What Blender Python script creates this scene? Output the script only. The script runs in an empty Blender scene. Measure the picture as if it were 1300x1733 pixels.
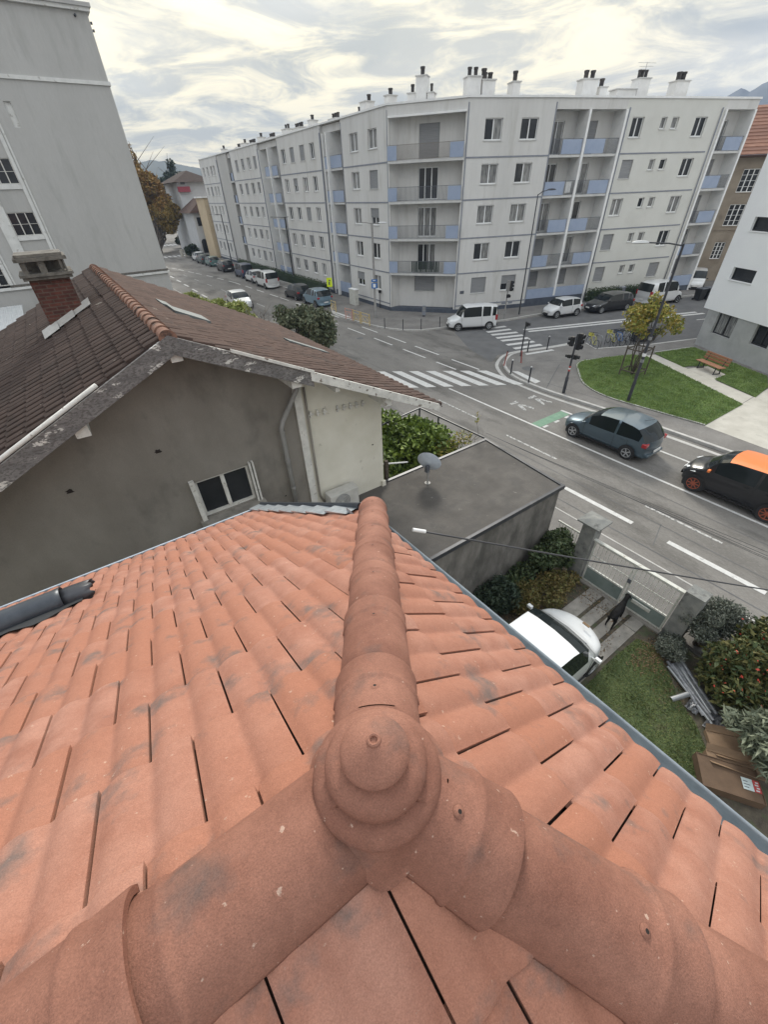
import bpy, bmesh, math, random
import numpy as np
from mathutils import Vector, Matrix
random.seed(7)
rng = np.random.default_rng(7)
S = bpy.context.scene
COL = S.collection
PI = math.pi
R = math.radians

# ------------------------------------------------------------------ camera
CAMZ = 9.6
cF = Vector((0.43533799, 0.65410634, -0.61856749))
cR = Vector((0.81834302, -0.5738971, -0.03093264))
cU = Vector((0.37522732, 0.49273423, 0.78512256))
cd = bpy.data.cameras.new('camera')
cam = bpy.data.objects.new('camera', cd)
COL.objects.link(cam)
cam.matrix_world = Matrix(((cR.x, cU.x, -cF.x, 0), (cR.y, cU.y, -cF.y, 0), (cR.z, cU.z, -cF.z, CAMZ), (0, 0, 0, 1)))
cd.sensor_fit = 'VERTICAL'
cd.sensor_height = 36
cd.sensor_width = 27
cd.lens = 689.962 / 1733 * 36
cd.clip_start = 0.05
cd.clip_end = 20000
S.camera = cam

# ------------------------------------------------------------------ world: overcast sky with brighter yellow break
SUN_AZ, SUN_EL = R(38), R(34)      # azimuth measured from +Y towards +X
w = bpy.data.worlds.new('World')
S.world = w
w.use_nodes = True
nt = w.node_tree
N = nt.nodes
K = nt.links
bg = N['Background']
bg.inputs['Strength'].default_value = 0.1
sky = N.new('ShaderNodeTexSky')
sky.sky_type = 'NISHITA'
sky.sun_disc = False
sky.sun_elevation = SUN_EL
sky.sun_rotation = SUN_AZ
sky.air_density = 1.0
sky.dust_density = 1.5
tc = N.new('ShaderNodeTexCoord')
sep = N.new('ShaderNodeSeparateXYZ')
K.new(tc.outputs['Generated'], sep.inputs[0])


def wm(op, a, b=None, c=None):
    n = N.new('ShaderNodeMath')
    n.operation = op
    for i, v in enumerate((a, b, c)):
        if v is None:
            continue
        if isinstance(v, (int, float)):
            n.inputs[i].default_value = v
        else:
            K.new(v, n.inputs[i])
    return n.outputs[0]


def wmix(f, a, b):
    n = N.new('ShaderNodeMix')
    n.data_type = 'RGBA'
    for i, v in ((0, f), (6, a), (7, b)):
        if isinstance(v, (tuple, list)):
            n.inputs[i].default_value = (*v, 1)
        elif isinstance(v, (int, float)):
            n.inputs[i].default_value = v
        else:
            K.new(v, n.inputs[i])
    return n.outputs[2]


zc = wm('ADD', wm('MAXIMUM', sep.outputs[2], 0.0), 0.10)
px_ = wm('DIVIDE', sep.outputs[0], zc)
py_ = wm('DIVIDE', sep.outputs[1], zc)
cmb = N.new('ShaderNodeCombineXYZ')
K.new(px_, cmb.inputs[0])
K.new(py_, cmb.inputs[1])


def wnoise(scale, detail, rough, dist=0.0, off=0.0):
    n = N.new('ShaderNodeTexNoise')
    n.inputs['Scale'].default_value = scale
    n.inputs['Detail'].default_value = detail
    n.inputs['Roughness'].default_value = rough
    n.inputs['Distortion'].default_value = dist
    m = N.new('ShaderNodeMapping')
    m.inputs['Location'].default_value = (off, off * 0.7, 0)
    K.new(cmb.outputs[0], m.inputs[0])
    K.new(m.outputs[0], n.inputs['Vector'])
    return n.outputs[0]


def wramp(v, a, b):
    n = N.new('ShaderNodeMapRange')
    n.interpolation_type = 'SMOOTHSTEP'
    K.new(v, n.inputs[0])
    n.inputs[1].default_value = a
    n.inputs[2].default_value = b
    return n.outputs[0]


big = wramp(wnoise(0.5, 5, 0.55, 0.4, 3.1), 0.40, 0.60)
fine = wramp(wnoise(1.7, 9, 0.62, 0.7, 9.0), 0.38, 0.64)
# warm glow of the veiled sun: a broad lobe in the direction of the photo's yellow break
dirv = Vector((math.sin(R(26)) * math.cos(R(7)), math.cos(R(26)) * math.cos(R(7)), math.sin(R(7))))
dp = N.new('ShaderNodeVectorMath')
dp.operation = 'DOT_PRODUCT'
K.new(tc.outputs['Generated'], dp.inputs[0])
dp.inputs[1].default_value = dirv
glow = wramp(dp.outputs['Value'], 0.58, 0.96)
cl = wmix(big, (3.5, 4.15, 5.0), (7.8, 7.7, 7.4))
cl = wmix(wm('MULTIPLY', fine, 0.65), cl, (9.9, 9.6, 8.7))
warm = wmix(fine, (6.2, 6.1, 5.2), (13.6, 12.0, 8.0))
cl = wmix(wm('MULTIPLY', glow, 0.75), cl, warm)
cover = wm('SUBTRACT', 1.0, wm('MULTIPLY', wramp(wnoise(0.35, 3, 0.5, 0.0, 21.0), 0.52, 0.72), 0.35))
hz = wramp(sep.outputs[2], 0.0, 0.10)
cl = wmix(wm('MULTIPLY', wm('SUBTRACT', 1.0, hz), 0.5), cl, (8.6, 8.0, 6.6))
skyc = wmix(cover, sky.outputs[0], cl)
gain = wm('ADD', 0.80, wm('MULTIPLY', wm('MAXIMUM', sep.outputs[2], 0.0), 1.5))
skyc = wmix(1.0, skyc, skyc)
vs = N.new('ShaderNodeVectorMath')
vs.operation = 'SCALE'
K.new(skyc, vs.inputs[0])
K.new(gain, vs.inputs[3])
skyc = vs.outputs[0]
gndc = wramp(sep.outputs[2], -0.05, 0.0)
skyc = wmix(gndc, (1.8, 1.75, 1.65), skyc)
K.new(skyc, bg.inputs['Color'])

sl = bpy.data.lights.new('sun', 'SUN')
sun = bpy.data.objects.new('sun', sl)
COL.objects.link(sun)
sl.energy = 2.9
sl.angle = R(12)
sl.color = (1.0, 0.95, 0.86)
sd = Vector((math.sin(SUN_AZ) * math.cos(SUN_EL), math.cos(SUN_AZ) * math.cos(SUN_EL), math.sin(SUN_EL)))
sun.rotation_euler = sd.to_track_quat('Z', 'Y').to_euler()
S.view_settings.view_transform = 'Standard'
S.view_settings.look = 'None'
S.view_settings.gamma = 1
S.view_settings.exposure = 0.20
S.cycles.max_bounces = 5
S.cycles.diffuse_bounces = 3
S.cycles.transparent_max_bounces = 4


# ------------------------------------------------------------------ materials
def mat(name, c1, c2=None, scale=3.0, rough=0.85, bump=0.0, bscale=None, metal=0.0, spots=None, stretch=(1, 1, 1),
        attr=None, spec=0.5, detail=6, coat=0.0, contrast=(0.35, 0.65), bdist=0.02, spots2=None, grain=None):
    m = bpy.data.materials.new(name)
    m.use_nodes = True
    t = m.node_tree
    n = t.nodes
    k = t.links
    b = n['Principled BSDF']
    b.inputs['Roughness'].default_value = rough
    b.inputs['Metallic'].default_value = metal
    b.inputs['Specular IOR Level'].default_value = spec
    b.inputs['Coat Weight'].default_value = coat
    b.inputs['Coat Roughness'].default_value = 0.05
    co = n.new('ShaderNodeTexCoord')
    mp = n.new('ShaderNodeMapping')
    mp.inputs['Scale'].default_value = stretch
    k.new(co.outputs['Object'], mp.inputs[0])

    def noise(sc, dt=detail, off=0, ro=0.6, src=None):
        q = n.new('ShaderNodeTexNoise')
        q.inputs['Scale'].default_value = sc
        q.inputs['Detail'].default_value = dt
        q.inputs['Roughness'].default_value = ro
        if off:
            m2 = n.new('ShaderNodeMapping')
            m2.inputs['Location'].default_value = (off, off, off)
            k.new((src or mp).outputs[0], m2.inputs[0])
            k.new(m2.outputs[0], q.inputs['Vector'])
        else:
            k.new(mp.outputs[0], q.inputs['Vector'])
        return q.outputs[0]

    def rng_(v, a, b2):
        q = n.new('ShaderNodeMapRange')
        k.new(v, q.inputs[0])
        q.inputs[1].default_value = a
        q.inputs[2].default_value = b2
        return q.outputs[0]

    def mix(f, a, b2, bt='MIX'):
        q = n.new('ShaderNodeMix')
        q.data_type = 'RGBA'
        q.blend_type = bt
        for i, v in ((0, f), (6, a), (7, b2)):
            if isinstance(v, (tuple, list)):
                q.inputs[i].default_value = (*v, 1)
            elif isinstance(v, (int, float)):
                q.inputs[i].default_value = v
            else:
                k.new(v, q.inputs[i])
        return q.outputs[2]
    out = None
    if c2 is not None:
        out = mix(rng_(noise(scale), *contrast), c1, c2)
    if attr:
        at = n.new('ShaderNodeAttribute')
        at.attribute_name = 'tv'
        f = at.outputs['Fac']
        out = mix(f, out if out is not None else c1, attr)
    for j, sp in enumerate((spots, spots2)):
        if sp:
            col, sc, th, soft = sp[:4]
            amt = sp[4] if len(sp) > 4 else 1.0
            f = rng_(noise(sc, 5, 7.3 + j * 5), th, th + soft)
            mm = n.new('ShaderNodeMath')
            mm.operation = 'MULTIPLY'
            k.new(f, mm.inputs[0])
            mm.inputs[1].default_value = amt
            out = mix(mm.outputs[0], out if out is not None else c1, col)
    if grain:
        gsc, lo, hi = grain
        q = n.new('ShaderNodeMapRange')
        k.new(noise(gsc, 3, 11.0, 0.75), q.inputs[0])
        q.inputs[1].default_value, q.inputs[2].default_value = 0.32, 0.68
        q.inputs[3].default_value, q.inputs[4].default_value = lo, hi
        q2 = n.new('ShaderNodeMapRange')
        k.new(noise(gsc * .17, 5, 17.0, 0.7), q2.inputs[0])
        q2.inputs[1].default_value, q2.inputs[2].default_value = 0.30, 0.70
        q2.inputs[3].default_value, q2.inputs[4].default_value = 1 - (1 - lo) * .35, 1 + (hi - 1) * .35
        mm = n.new('ShaderNodeMath')
        mm.operation = 'MULTIPLY'
        k.new(q.outputs[0], mm.inputs[0])
        k.new(q2.outputs[0], mm.inputs[1])
        sc_ = n.new('ShaderNodeVectorMath')
        sc_.operation = 'SCALE'
        if out is None:
            sc_.inputs[0].default_value = c1
        else:
            k.new(out, sc_.inputs[0])
        k.new(mm.outputs[0], sc_.inputs[3])
        out = sc_.outputs[0]
    if out is None:
        b.inputs['Base Color'].default_value = (*c1, 1)
    else:
        k.new(out, b.inputs['Base Color'])
    if bump:
        bp = n.new('ShaderNodeBump')
        bp.inputs['Strength'].default_value = bump
        bp.inputs['Distance'].default_value = bdist
        k.new(noise(bscale or scale * 6, 4, 2.0), bp.inputs['Height'])
        k.new(bp.outputs[0], b.inputs['Normal'])
    return m


def brick_mat(name, c1, c2, mortar, bw, bh, mort=0.012, axis='xz'):
    m = bpy.data.materials.new(name)
    m.use_nodes = True
    t = m.node_tree
    n = t.nodes
    k = t.links
    b = n['Principled BSDF']
    b.inputs['Roughness'].default_value = 0.9
    co = n.new('ShaderNodeTexCoord')
    sp = n.new('ShaderNodeSeparateXYZ')
    k.new(co.outputs['Object'], sp.inputs[0])
    ad = n.new('ShaderNodeMath')
    ad.operation = 'ADD'
    k.new(sp.outputs[0], ad.inputs[0])
    k.new(sp.outputs[1], ad.inputs[1])
    cb = n.new('ShaderNodeCombineXYZ')
    k.new(ad.outputs[0], cb.inputs[0])
    k.new(sp.outputs[2], cb.inputs[1])
    br = n.new('ShaderNodeTexBrick')
    k.new(cb.outputs[0], br.inputs['Vector'])
    br.inputs['Color1'].default_value = (*c1, 1)
    br.inputs['Color2'].default_value = (*c2, 1)
    br.inputs['Mortar'].default_value = (*mortar, 1)
    br.inputs['Scale'].default_value = 1
    br.inputs['Brick Width'].default_value = bw
    br.inputs['Row Height'].default_value = bh
    br.inputs['Mortar Size'].default_value = mort
    ns = n.new('ShaderNodeTexNoise')
    ns.inputs['Scale'].default_value = 9
    ns.inputs['Detail'].default_value = 5
    k.new(co.outputs['Object'], ns.inputs['Vector'])
    mx = n.new('ShaderNodeMix')
    mx.data_type = 'RGBA'
    mx.blend_type = 'MULTIPLY'
    mx.inputs[0].default_value = 0.8
    k.new(br.outputs[0], mx.inputs[6])
    k.new(ns.outputs[0], mx.inputs[7])
    k.new(mx.outputs[2], b.inputs['Base Color'])
    bp = n.new('ShaderNodeBump')
    bp.inputs['Strength'].default_value = 0.5
    bp.inputs['Distance'].default_value = 0.01
    bp.invert = True
    k.new(br.outputs['Fac'], bp.inputs['Height'])
    k.new(bp.outputs[0], b.inputs['Normal'])
    return m


MT = {}
MT['terracotta'] = mat('terracotta', (0.300, 0.134, 0.092), (0.390, 0.200, 0.146), 5, 0.88, 0.5, 240, attr=(0.335, 0.146, 0.094),
                       spots=((0.125, 0.108, 0.100), 5.5, 0.555, 0.16, 0.8), spots2=((0.55, 0.40, 0.31), 36, 0.665, 0.05, 0.55), bdist=0.0025, grain=(300, .80, 1.18), spec=0.3)
MT['terracotta_cover'] = mat('terracotta_cover', (0.190, 0.082, 0.056), (0.295, 0.140, 0.098), 3.4, 0.80, 0.5, 260,
                             spots=((0.090, 0.072, 0.066), 5.2, 0.575, 0.17, 0.75), spots2=((0.52, 0.38, 0.30), 46, 0.675, 0.04, 0.65), bdist=0.0025, grain=(320, .76, 1.24), spec=0.3)
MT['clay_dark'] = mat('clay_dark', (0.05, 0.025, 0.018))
MT['hole'] = mat('hole', (0.015, 0.010, 0.008))
MT['zinc'] = mat('zinc', (0.42, 0.46, 0.50), (0.55, 0.59, 0.63), 14, 0.38, 0.1, 60, metal=0.75)
MT['gutter'] = mat('gutter', (0.26, 0.30, 0.33), (0.36, 0.40, 0.43), 7, 0.5, 0.05, 50, metal=0.3)
MT['anthracite'] = mat('anthracite', (0.035, 0.042, 0.052), (0.055, 0.063, 0.075), 8, 0.38, 0.05, 40, metal=0.35)
MT['underlay'] = mat('underlay', (0.02, 0.022, 0.025), rough=0.6)
MT['old_tile'] = mat('old_tile', (0.040, 0.029, 0.025), (0.068, 0.048, 0.041), 3.5, 0.97, 0.4, 40, attr=(0.065, 0.048, 0.042),
                     spots=((0.30, 0.28, 0.24), 9, 0.69, 0.03, 0.7), spots2=((0.035, 0.029, 0.026), 1.0, 0.52, 0.2, 0.5), bdist=0.008, spec=0.2, stretch=(.45, 1, 1))
MT['old_tile_red'] = mat('old_tile_red', (0.062, 0.041, 0.034), (0.105, 0.070, 0.058), 4.0, 0.97, 0.4, 40, attr=(0.105, 0.070, 0.058),
                         spots=((0.30, 0.28, 0.24), 11, 0.69, 0.03, 0.5), spots2=((0.060, 0.048, 0.043), 1.6, 0.52, 0.15, 0.6), bdist=0.008, spec=0.2, stretch=(.45, 1, 1))
MT['old_ridge'] = mat('old_ridge', (0.16, 0.080, 0.055), (0.26, 0.145, 0.105), 4, 0.9, 0.5, 30, attr=(0.22, 0.125, 0.09), spots=((0.05, 0.042, 0.038), 5, 0.52, 0.1, 0.8), spec=0.3)
MT['render_grey'] = mat('render_grey', (0.185, 0.168, 0.146), (0.24, 0.222, 0.196), 0.9, 0.95, 0.35, 45, spots=((0.085, 0.078, 0.070), 1.3, 0.56, 0.16, 0.5), bdist=0.01, grain=(60, .92, 1.08), stretch=(1, 1, .6),
                        spots2=((0.215, 0.20, 0.18), 2.0, 0.62, 0.14, 0.4))
MT['render_cream'] = mat('render_cream', (0.60, 0.575, 0.49), (0.68, 0.655, 0.575), 1.4, 0.93, 0.2, 40, spots=((0.32, 0.30, 0.25), 4.5, 0.66, 0.06, 0.6), bdist=0.008)
MT['peeling'] = mat('peeling', (0.125, 0.12, 0.118), (0.21, 0.20, 0.195), 4, 0.9, 0.5, 25, spots=((0.60, 0.585, 0.55), 3.6, 0.585, 0.03, .95), spots2=((0.10, 0.092, 0.088), 22, 0.50, 0.06, .9), bdist=0.006, grain=(50, .8, 1.2), stretch=(.8, 1, 1.7))
MT['peeling_white'] = mat('peeling_white', (0.50, 0.49, 0.46), (0.66, 0.65, 0.61), 5, 0.85, 0.5, 25, spots=((0.18, 0.15, 0.13), 9, 0.60, 0.03), bdist=0.006)
MT['old_white'] = mat('old_white', (0.52, 0.51, 0.48), (0.66, 0.65, 0.61), 6, 0.7, 0.2, 25, spots=((0.28, 0.25, 0.22), 8, 0.62, 0.05))
MT['tower_grey'] = mat('tower_grey', (0.44, 0.435, 0.42), (0.485, 0.48, 0.465), 0.35, 0.95, 0.15, 12, spots=((0.37, 0.365, 0.35), 1.1, 0.54, 0.16, 0.6), stretch=(1, 1, .2), grain=(9, .96, 1.04))
MT['tower_white'] = mat('tower_white', (0.62, 0.62, 0.60), (0.72, 0.72, 0.70), 2, 0.85, 0.2, 20, spots=((0.35, 0.33, 0.30), 2.5, 0.60, 0.05, 0.6))
MT['block_wall'] = mat('block_wall', (0.56, 0.555, 0.54), (0.62, 0.615, 0.60), 0.5, 0.95, 0.15, 10, spots=((0.45, 0.44, 0.41), 1.5, 0.54, 0.16, 0.6), stretch=(1, 1, .18), grain=(5, .97, 1.03))
MT['block_wall_warm'] = mat('block_wall_warm', (0.565, 0.565, 0.53), (0.615, 0.615, 0.58), 0.5, 0.95, 0.15, 10, spots=((0.50, 0.49, 0.455), 0.7, 0.58, 0.2, 0.5))
MT['block_trim'] = mat('block_trim', (0.20, 0.215, 0.25), (0.24, 0.255, 0.29), 3, 0.8)
MT['block_plinth'] = mat('block_plinth', (0.055, 0.065, 0.09), (0.08, 0.095, 0.12), 2, 0.85, 0.1, 20)
MT['coping'] = mat('coping', (0.72, 0.73, 0.73), (0.80, 0.80, 0.79), 2, 0.6)
MT['panel_blue'] = mat('panel_blue', (0.27, 0.33, 0.45), (0.31, 0.37, 0.49), 1.5, 0.55)
MT['slab'] = mat('slab', (0.50, 0.50, 0.49), (0.58, 0.58, 0.565), 2, 0.9)
MT['rail'] = mat('rail', (0.11, 0.12, 0.14), rough=0.5, metal=0.3)
MT['rail_rust'] = mat('rail_rust', (0.17, 0.145, 0.125), (0.25, 0.225, 0.20), 20, 0.7)
MT['frame_white'] = mat('frame_white', (0.78, 0.79, 0.79), rough=0.45)
MT['glass'] = mat('glass', (0.012, 0.014, 0.017), (0.035, 0.038, 0.042), 0.6, 0.10, spec=0.4)
MT['curtain'] = mat('curtain', (0.07, 0.072, 0.075), (0.34, 0.34, 0.33), 5, 0.15, stretch=(3, 3, 0.3), spec=0.4)
MT['shutter'] = mat('shutter', (0.21, 0.215, 0.225), (0.26, 0.265, 0.27), 25, 0.7, 0.5, 18, stretch=(0.05, 0.05, 1))
MT['chimney_white'] = mat('chimney_white', (0.70, 0.70, 0.69), (0.80, 0.80, 0.79), 2, 0.85)
MT['pot'] = mat('pot', (0.03, 0.03, 0.032), (0.07, 0.06, 0.055), 4, 0.8)
MT['asphalt'] = mat('asphalt', (0.132, 0.124, 0.114), (0.195, 0.184, 0.170), 0.45, 0.93, 0.4, 60, grain=(24, .82, 1.16), stretch=(1, .35, 1), spots=((0.085, 0.079, 0.072), 0.6, 0.50, 0.14, 0.85), bdist=0.01,
                    spots2=((0.235, 0.23, 0.22), 22, 0.60, 0.12, 0.6))
MT['asphalt_dark'] = mat('asphalt_dark', (0.095, 0.094, 0.095), (0.125, 0.124, 0.124), 0.9, 0.92, 0.4, 60, bdist=0.01, spots=((0.16, 0.16, 0.155), 22, 0.60, 0.12, 0.5))
MT['pavement'] = mat('pavement', (0.145, 0.136, 0.127), (0.20, 0.19, 0.178), 0.7, 0.93, 0.3, 50, grain=(22, .85, 1.14), spots=((0.115, 0.11, 0.105), 0.5, 0.54, 0.15, 0.6), bdist=0.008,
                     spots2=((0.25, 0.24, 0.225), 20, 0.62, 0.1, 0.5))
MT['kerb'] = mat('kerb', (0.36, 0.35, 0.33), (0.46, 0.45, 0.43), 4, 0.9, 0.2, 40)
MT['paint'] = mat('paint', (0.47, 0.465, 0.45), (0.57, 0.565, 0.55), 5, 0.8, spots=((0.25, 0.245, 0.235), 7, 0.60, 0.07, 0.75), spots2=((0.30, 0.29, 0.28), 30, 0.62, 0.06, 0.6))
MT['paint_worn'] = mat('paint_worn', (0.36, 0.355, 0.34), (0.52, 0.515, 0.5), 6, 0.85, spots=((0.18, 0.178, 0.17), 9, 0.50, 0.06), )
MT['paint_green'] = mat('paint_green', (0.13, 0.24, 0.165), (0.18, 0.29, 0.205), 4, 0.85, spots=((0.16, 0.17, 0.155), 10, 0.6, 0.08, 0.6))
MT['ground'] = mat('ground', (0.12, 0.115, 0.10), (0.17, 0.16, 0.14), 0.05, 0.95)
MT['lawn'] = mat('lawn', (0.06, 0.11, 0.026), (0.11, 0.17, 0.042), 1.4, 0.95, 0.8, 30, spots=((0.13, 0.12, 0.07), 1.7, 0.60, 0.1, 0.5), bdist=0.05)
MT['lawn_yard'] = mat('lawn_yard', (0.05, 0.075, 0.026), (0.08, 0.105, 0.036), 2.0, 0.95, 0.8, 50, spots=((0.10, 0.085, 0.05), 1.6, 0.58, 0.1, 0.7), bdist=0.03)
MT['blade'] = mat('blade', (0.10, 0.18, 0.034), (0.19, 0.29, 0.06), 1.2, 0.8, attr=(0.20, 0.24, 0.08))
MT['blade_yard'] = mat('blade_yard', (0.065, 0.10, 0.025), (0.12, 0.16, 0.045), 1.6, 0.8, attr=(0.15, 0.155, 0.06))
MT['soil'] = mat('soil', (0.055, 0.045, 0.034), (0.10, 0.085, 0.06), 6, 0.95, 0.8, 40, spots=((0.06, 0.08, 0.035), 3, 0.52, 0.1, 0.7))
MT['path'] = mat('path', (0.40, 0.38, 0.335), (0.48, 0.46, 0.41), 1.5, 0.93, 0.2, 60, spots=((0.31, 0.295, 0.26), 2, 0.6, 0.1, 0.5))
MT['concrete'] = mat('concrete', (0.20, 0.185, 0.165), (0.29, 0.27, 0.24), 3, 0.93, 0.4, 50, spots=((0.12, 0.115, 0.09), 2.2, 0.57, 0.1, 0.7))
MT['garage_roof'] = mat('garage_roof', (0.072, 0.066, 0.060), (0.108, 0.099, 0.090), 1.3, 0.95, 0.5, 30, spots=((0.075, 0.07, 0.065), 1.9, 0.52, 0.1, 0.7), spots2=((0.21, 0.195, 0.175), 5, 0.66, 0.06, 0.6), bdist=0.01)
MT['garage_wall'] = mat('garage_wall', (0.105, 0.098, 0.088), (0.20, 0.188, 0.172), 2.2, 0.95, 0.6, 25, spots=((0.07, 0.068, 0.06), 1.5, 0.50, 0.12, 0.8), bdist=0.02, stretch=(1, 1, 0.45))
MT['pillar'] = mat('pillar', (0.15, 0.155, 0.15), (0.24, 0.24, 0.225), 4, 0.95, 0.4, 30, spots=((0.08, 0.08, 0.075), 3, 0.56, 0.1, 0.8))
MT['gate_white'] = mat('gate_white', (0.46, 0.46, 0.42), (0.58, 0.58, 0.54), 6, 0.7, 0.2, 40, spots=((0.26, 0.22, 0.17), 9, 0.62, 0.05, 0.7))
MT['gate_green'] = mat('gate_green', (0.15, 0.19, 0.18), (0.20, 0.24, 0.225), 3, 0.7, spots=((0.10, 0.115, 0.10), 5, 0.6, 0.08, 0.6))
MT['bark'] = mat('bark', (0.07, 0.055, 0.042), (0.12, 0.10, 0.08), 8, 0.95, 0.6, 40)
MT['bark_grey'] = mat('bark_grey', (0.13, 0.115, 0.10), (0.20, 0.18, 0.16), 8, 0.95, 0.4, 40)
MT['pole'] = mat('pole', (0.035, 0.038, 0.045), (0.06, 0.062, 0.07), 4, 0.45, metal=0.3)
MT['pole_grey'] = mat('pole_grey', (0.22, 0.215, 0.205), (0.29, 0.285, 0.275), 4, 0.6)
MT['black'] = mat('black', (0.012, 0.012, 0.013), rough=0.5)
MT['rubber'] = mat('rubber', (0.018, 0.018, 0.019), rough=0.85)
MT['lamp_glass'] = mat('lamp_glass', (0.55, 0.56, 0.56), rough=0.3)
MT['red'] = mat('red', (0.42, 0.06, 0.05), rough=0.6)
MT['red_dim'] = mat('red_dim', (0.28, 0.08, 0.07), (0.36, 0.13, 0.11), 9, 0.6)
MT['white'] = mat('white', (0.75, 0.75, 0.74), rough=0.5)
MT['yellow_rail'] = mat('yellow_rail', (0.45, 0.33, 0.12), (0.55, 0.42, 0.20), 6, 0.6)
MT['pink_rail'] = mat('pink_rail', (0.50, 0.25, 0.20), (0.58, 0.33, 0.27), 6, 0.6)
MT['sign_yellow'] = mat('sign_yellow', (0.72, 0.88, 0.02), rough=0.45)
MT['blue_sign'] = mat('blue_sign', (0.02, 0.14, 0.42), rough=0.4)
MT['bench_wood'] = mat('bench_wood', (0.27, 0.12, 0.065), (0.36, 0.17, 0.09), 6, 0.6, 0.2, 30, stretch=(1, 6, 6))
MT['white_facade'] = mat('white_facade', (0.80, 0.81, 0.82), (0.84, 0.85, 0.855), 0.5, 0.85, 0.05, 20)
MT['grey_facade'] = mat('grey_facade', (0.34, 0.345, 0.34), (0.42, 0.425, 0.42), 0.9, 0.92, 0.2, 20, spots=((0.27, 0.27, 0.265), 1.2, 0.58, 0.15, 0.6))
MT['frame_black'] = mat('frame_black', (0.02, 0.021, 0.023), rough=0.4)
MT['brown_wall'] = mat('brown_wall', (0.25, 0.21, 0.165), (0.31, 0.265, 0.21), 1, 0.95, 0.3, 20, spots=((0.18, 0.15, 0.12), 1, 0.55, 0.15, 0.6))
MT['brown_tile'] = mat('brown_tile', (0.24, 0.115, 0.075), (0.33, 0.175, 0.12), 2, 0.9, 0.2, 20, attr=(0.20, 0.10, 0.07))
MT['beige_wall'] = mat('beige_wall', (0.50, 0.40, 0.27), (0.56, 0.46, 0.32), 1, 0.95)
MT['house_white'] = mat('house_white', (0.46, 0.47, 0.48), (0.54, 0.55, 0.56), 0.5, 0.9)
MT['crimson'] = mat('crimson', (0.28, 0.05, 0.07), rough=0.7)
MT['cardboard'] = mat('cardboard', (0.20, 0.13, 0.08), (0.26, 0.175, 0.11), 3, 0.85, 0.1, 30)
MT['cardboard_dark'] = mat('cardboard_dark', (0.085, 0.052, 0.031), (0.12, 0.075, 0.046), 3, 0.85, 0.1, 30)
MT['scrap'] = mat('scrap', (0.15, 0.155, 0.17), (0.28, 0.285, 0.30), 12, 0.5, 0.2, 40, metal=0.6)
MT['scrap_bright'] = mat('scrap_bright', (0.55, 0.56, 0.57), (0.7, 0.7, 0.7), 12, 0.35, metal=0.7)
MT['dish'] = mat('dish', (0.46, 0.52, 0.60), (0.55, 0.60, 0.67), 5, 0.5, spots=((0.35, 0.38, 0.42), 9, 0.62, 0.05, 0.5))
MT['ac'] = mat('ac', (0.42, 0.41, 0.38), (0.52, 0.51, 0.48), 5, 0.7)
MT['skylight'] = mat('skylight', (0.10, 0.115, 0.117), (0.15, 0.165, 0.165), 3, 0.7)
MT['corrugated'] = mat('corrugated', (0.55, 0.57, 0.58), (0.65, 0.66, 0.66), 3, 0.5, metal=0.2)
MT['brick'] = brick_mat('brick', (0.20, 0.065, 0.045), (0.12, 0.045, 0.035), (0.17, 0.11, 0.085), 0.235, 0.075)
MT['cap_stone'] = mat('cap_stone', (0.10, 0.092, 0.08), (0.19, 0.175, 0.152), 5, 0.95, 0.6, 20, spots=((0.07, 0.06, 0.05), 4, 0.55, 0.08, 0.8))
MT['cable'] = mat('cable', (0.045, 0.045, 0.05), rough=0.6)
MT['hill'] = mat('hill', (0.025, 0.040, 0.035), (0.05, 0.06, 0.05), 0.03, 0.95)
MT['rock'] = mat('rock', (0.025, 0.035, 0.045), (0.06, 0.07, 0.08), 0.02, 0.95)
MT['bike_yellow'] = mat('bike_yellow', (0.50, 0.47, 0.12), rough=0.4)
MT['steel'] = mat('steel', (0.30, 0.31, 0.32), rough=0.4, metal=0.6)
MT['rim'] = mat('rim', (0.42, 0.43, 0.44), rough=0.35, metal=0.5)
MT['rim_orange'] = mat('rim_orange', (0.30, 0.075, 0.04), rough=0.45)
MT['light_lens'] = mat('light_lens', (0.70, 0.72, 0.74), rough=0.12, spec=0.8)
MT['tail'] = mat('tail', (0.32, 0.015, 0.02), rough=0.15, spec=0.8)
MT['plate'] = mat('plate', (0.72, 0.72, 0.70), rough=0.5)
MT['dog'] = mat('dog', (0.005, 0.005, 0.005), (0.010, 0.009, 0.009), 20, 0.8, spec=0.2)
MT['label_red'] = mat('label_red', (0.40, 0.05, 0.05), rough=0.6)
MT['label_white'] = mat('label_white', (0.48, 0.55, 0.56), rough=0.6)


def leafmat(name, a, b, c):
    m = mat(name, a, b, 1.6, 0.65, attr=c, spec=0.35)
    return m


MT['leaf_ivy'] = leafmat('leaf_ivy', (0.028, 0.048, 0.022), (0.05, 0.08, 0.03), (0.08, 0.10, 0.045))
MT['leaf_laurel'] = leafmat('leaf_laurel', (0.04, 0.075, 0.02), (0.10, 0.15, 0.03), (0.20, 0.27, 0.04))
MT['leaf_red'] = leafmat('leaf_red', (0.030, 0.055, 0.02), (0.06, 0.085, 0.028), (0.13, 0.115, 0.035))
MT['leaf_grey'] = leafmat('leaf_grey', (0.045, 0.058, 0.042), (0.085, 0.10, 0.075), (0.17, 0.18, 0.15))
MT['leaf_autumn'] = leafmat('leaf_autumn', (0.10, 0.08, 0.03), (0.19, 0.13, 0.045), (0.10, 0.11, 0.03))
MT['leaf_olive'] = leafmat('leaf_olive', (0.06, 0.085, 0.05), (0.11, 0.13, 0.075), (0.17, 0.17, 0.10))
MT['leaf_bamboo'] = leafmat('leaf_bamboo', (0.14, 0.19, 0.04), (0.24, 0.28, 0.07), (0.33, 0.33, 0.10))
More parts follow.
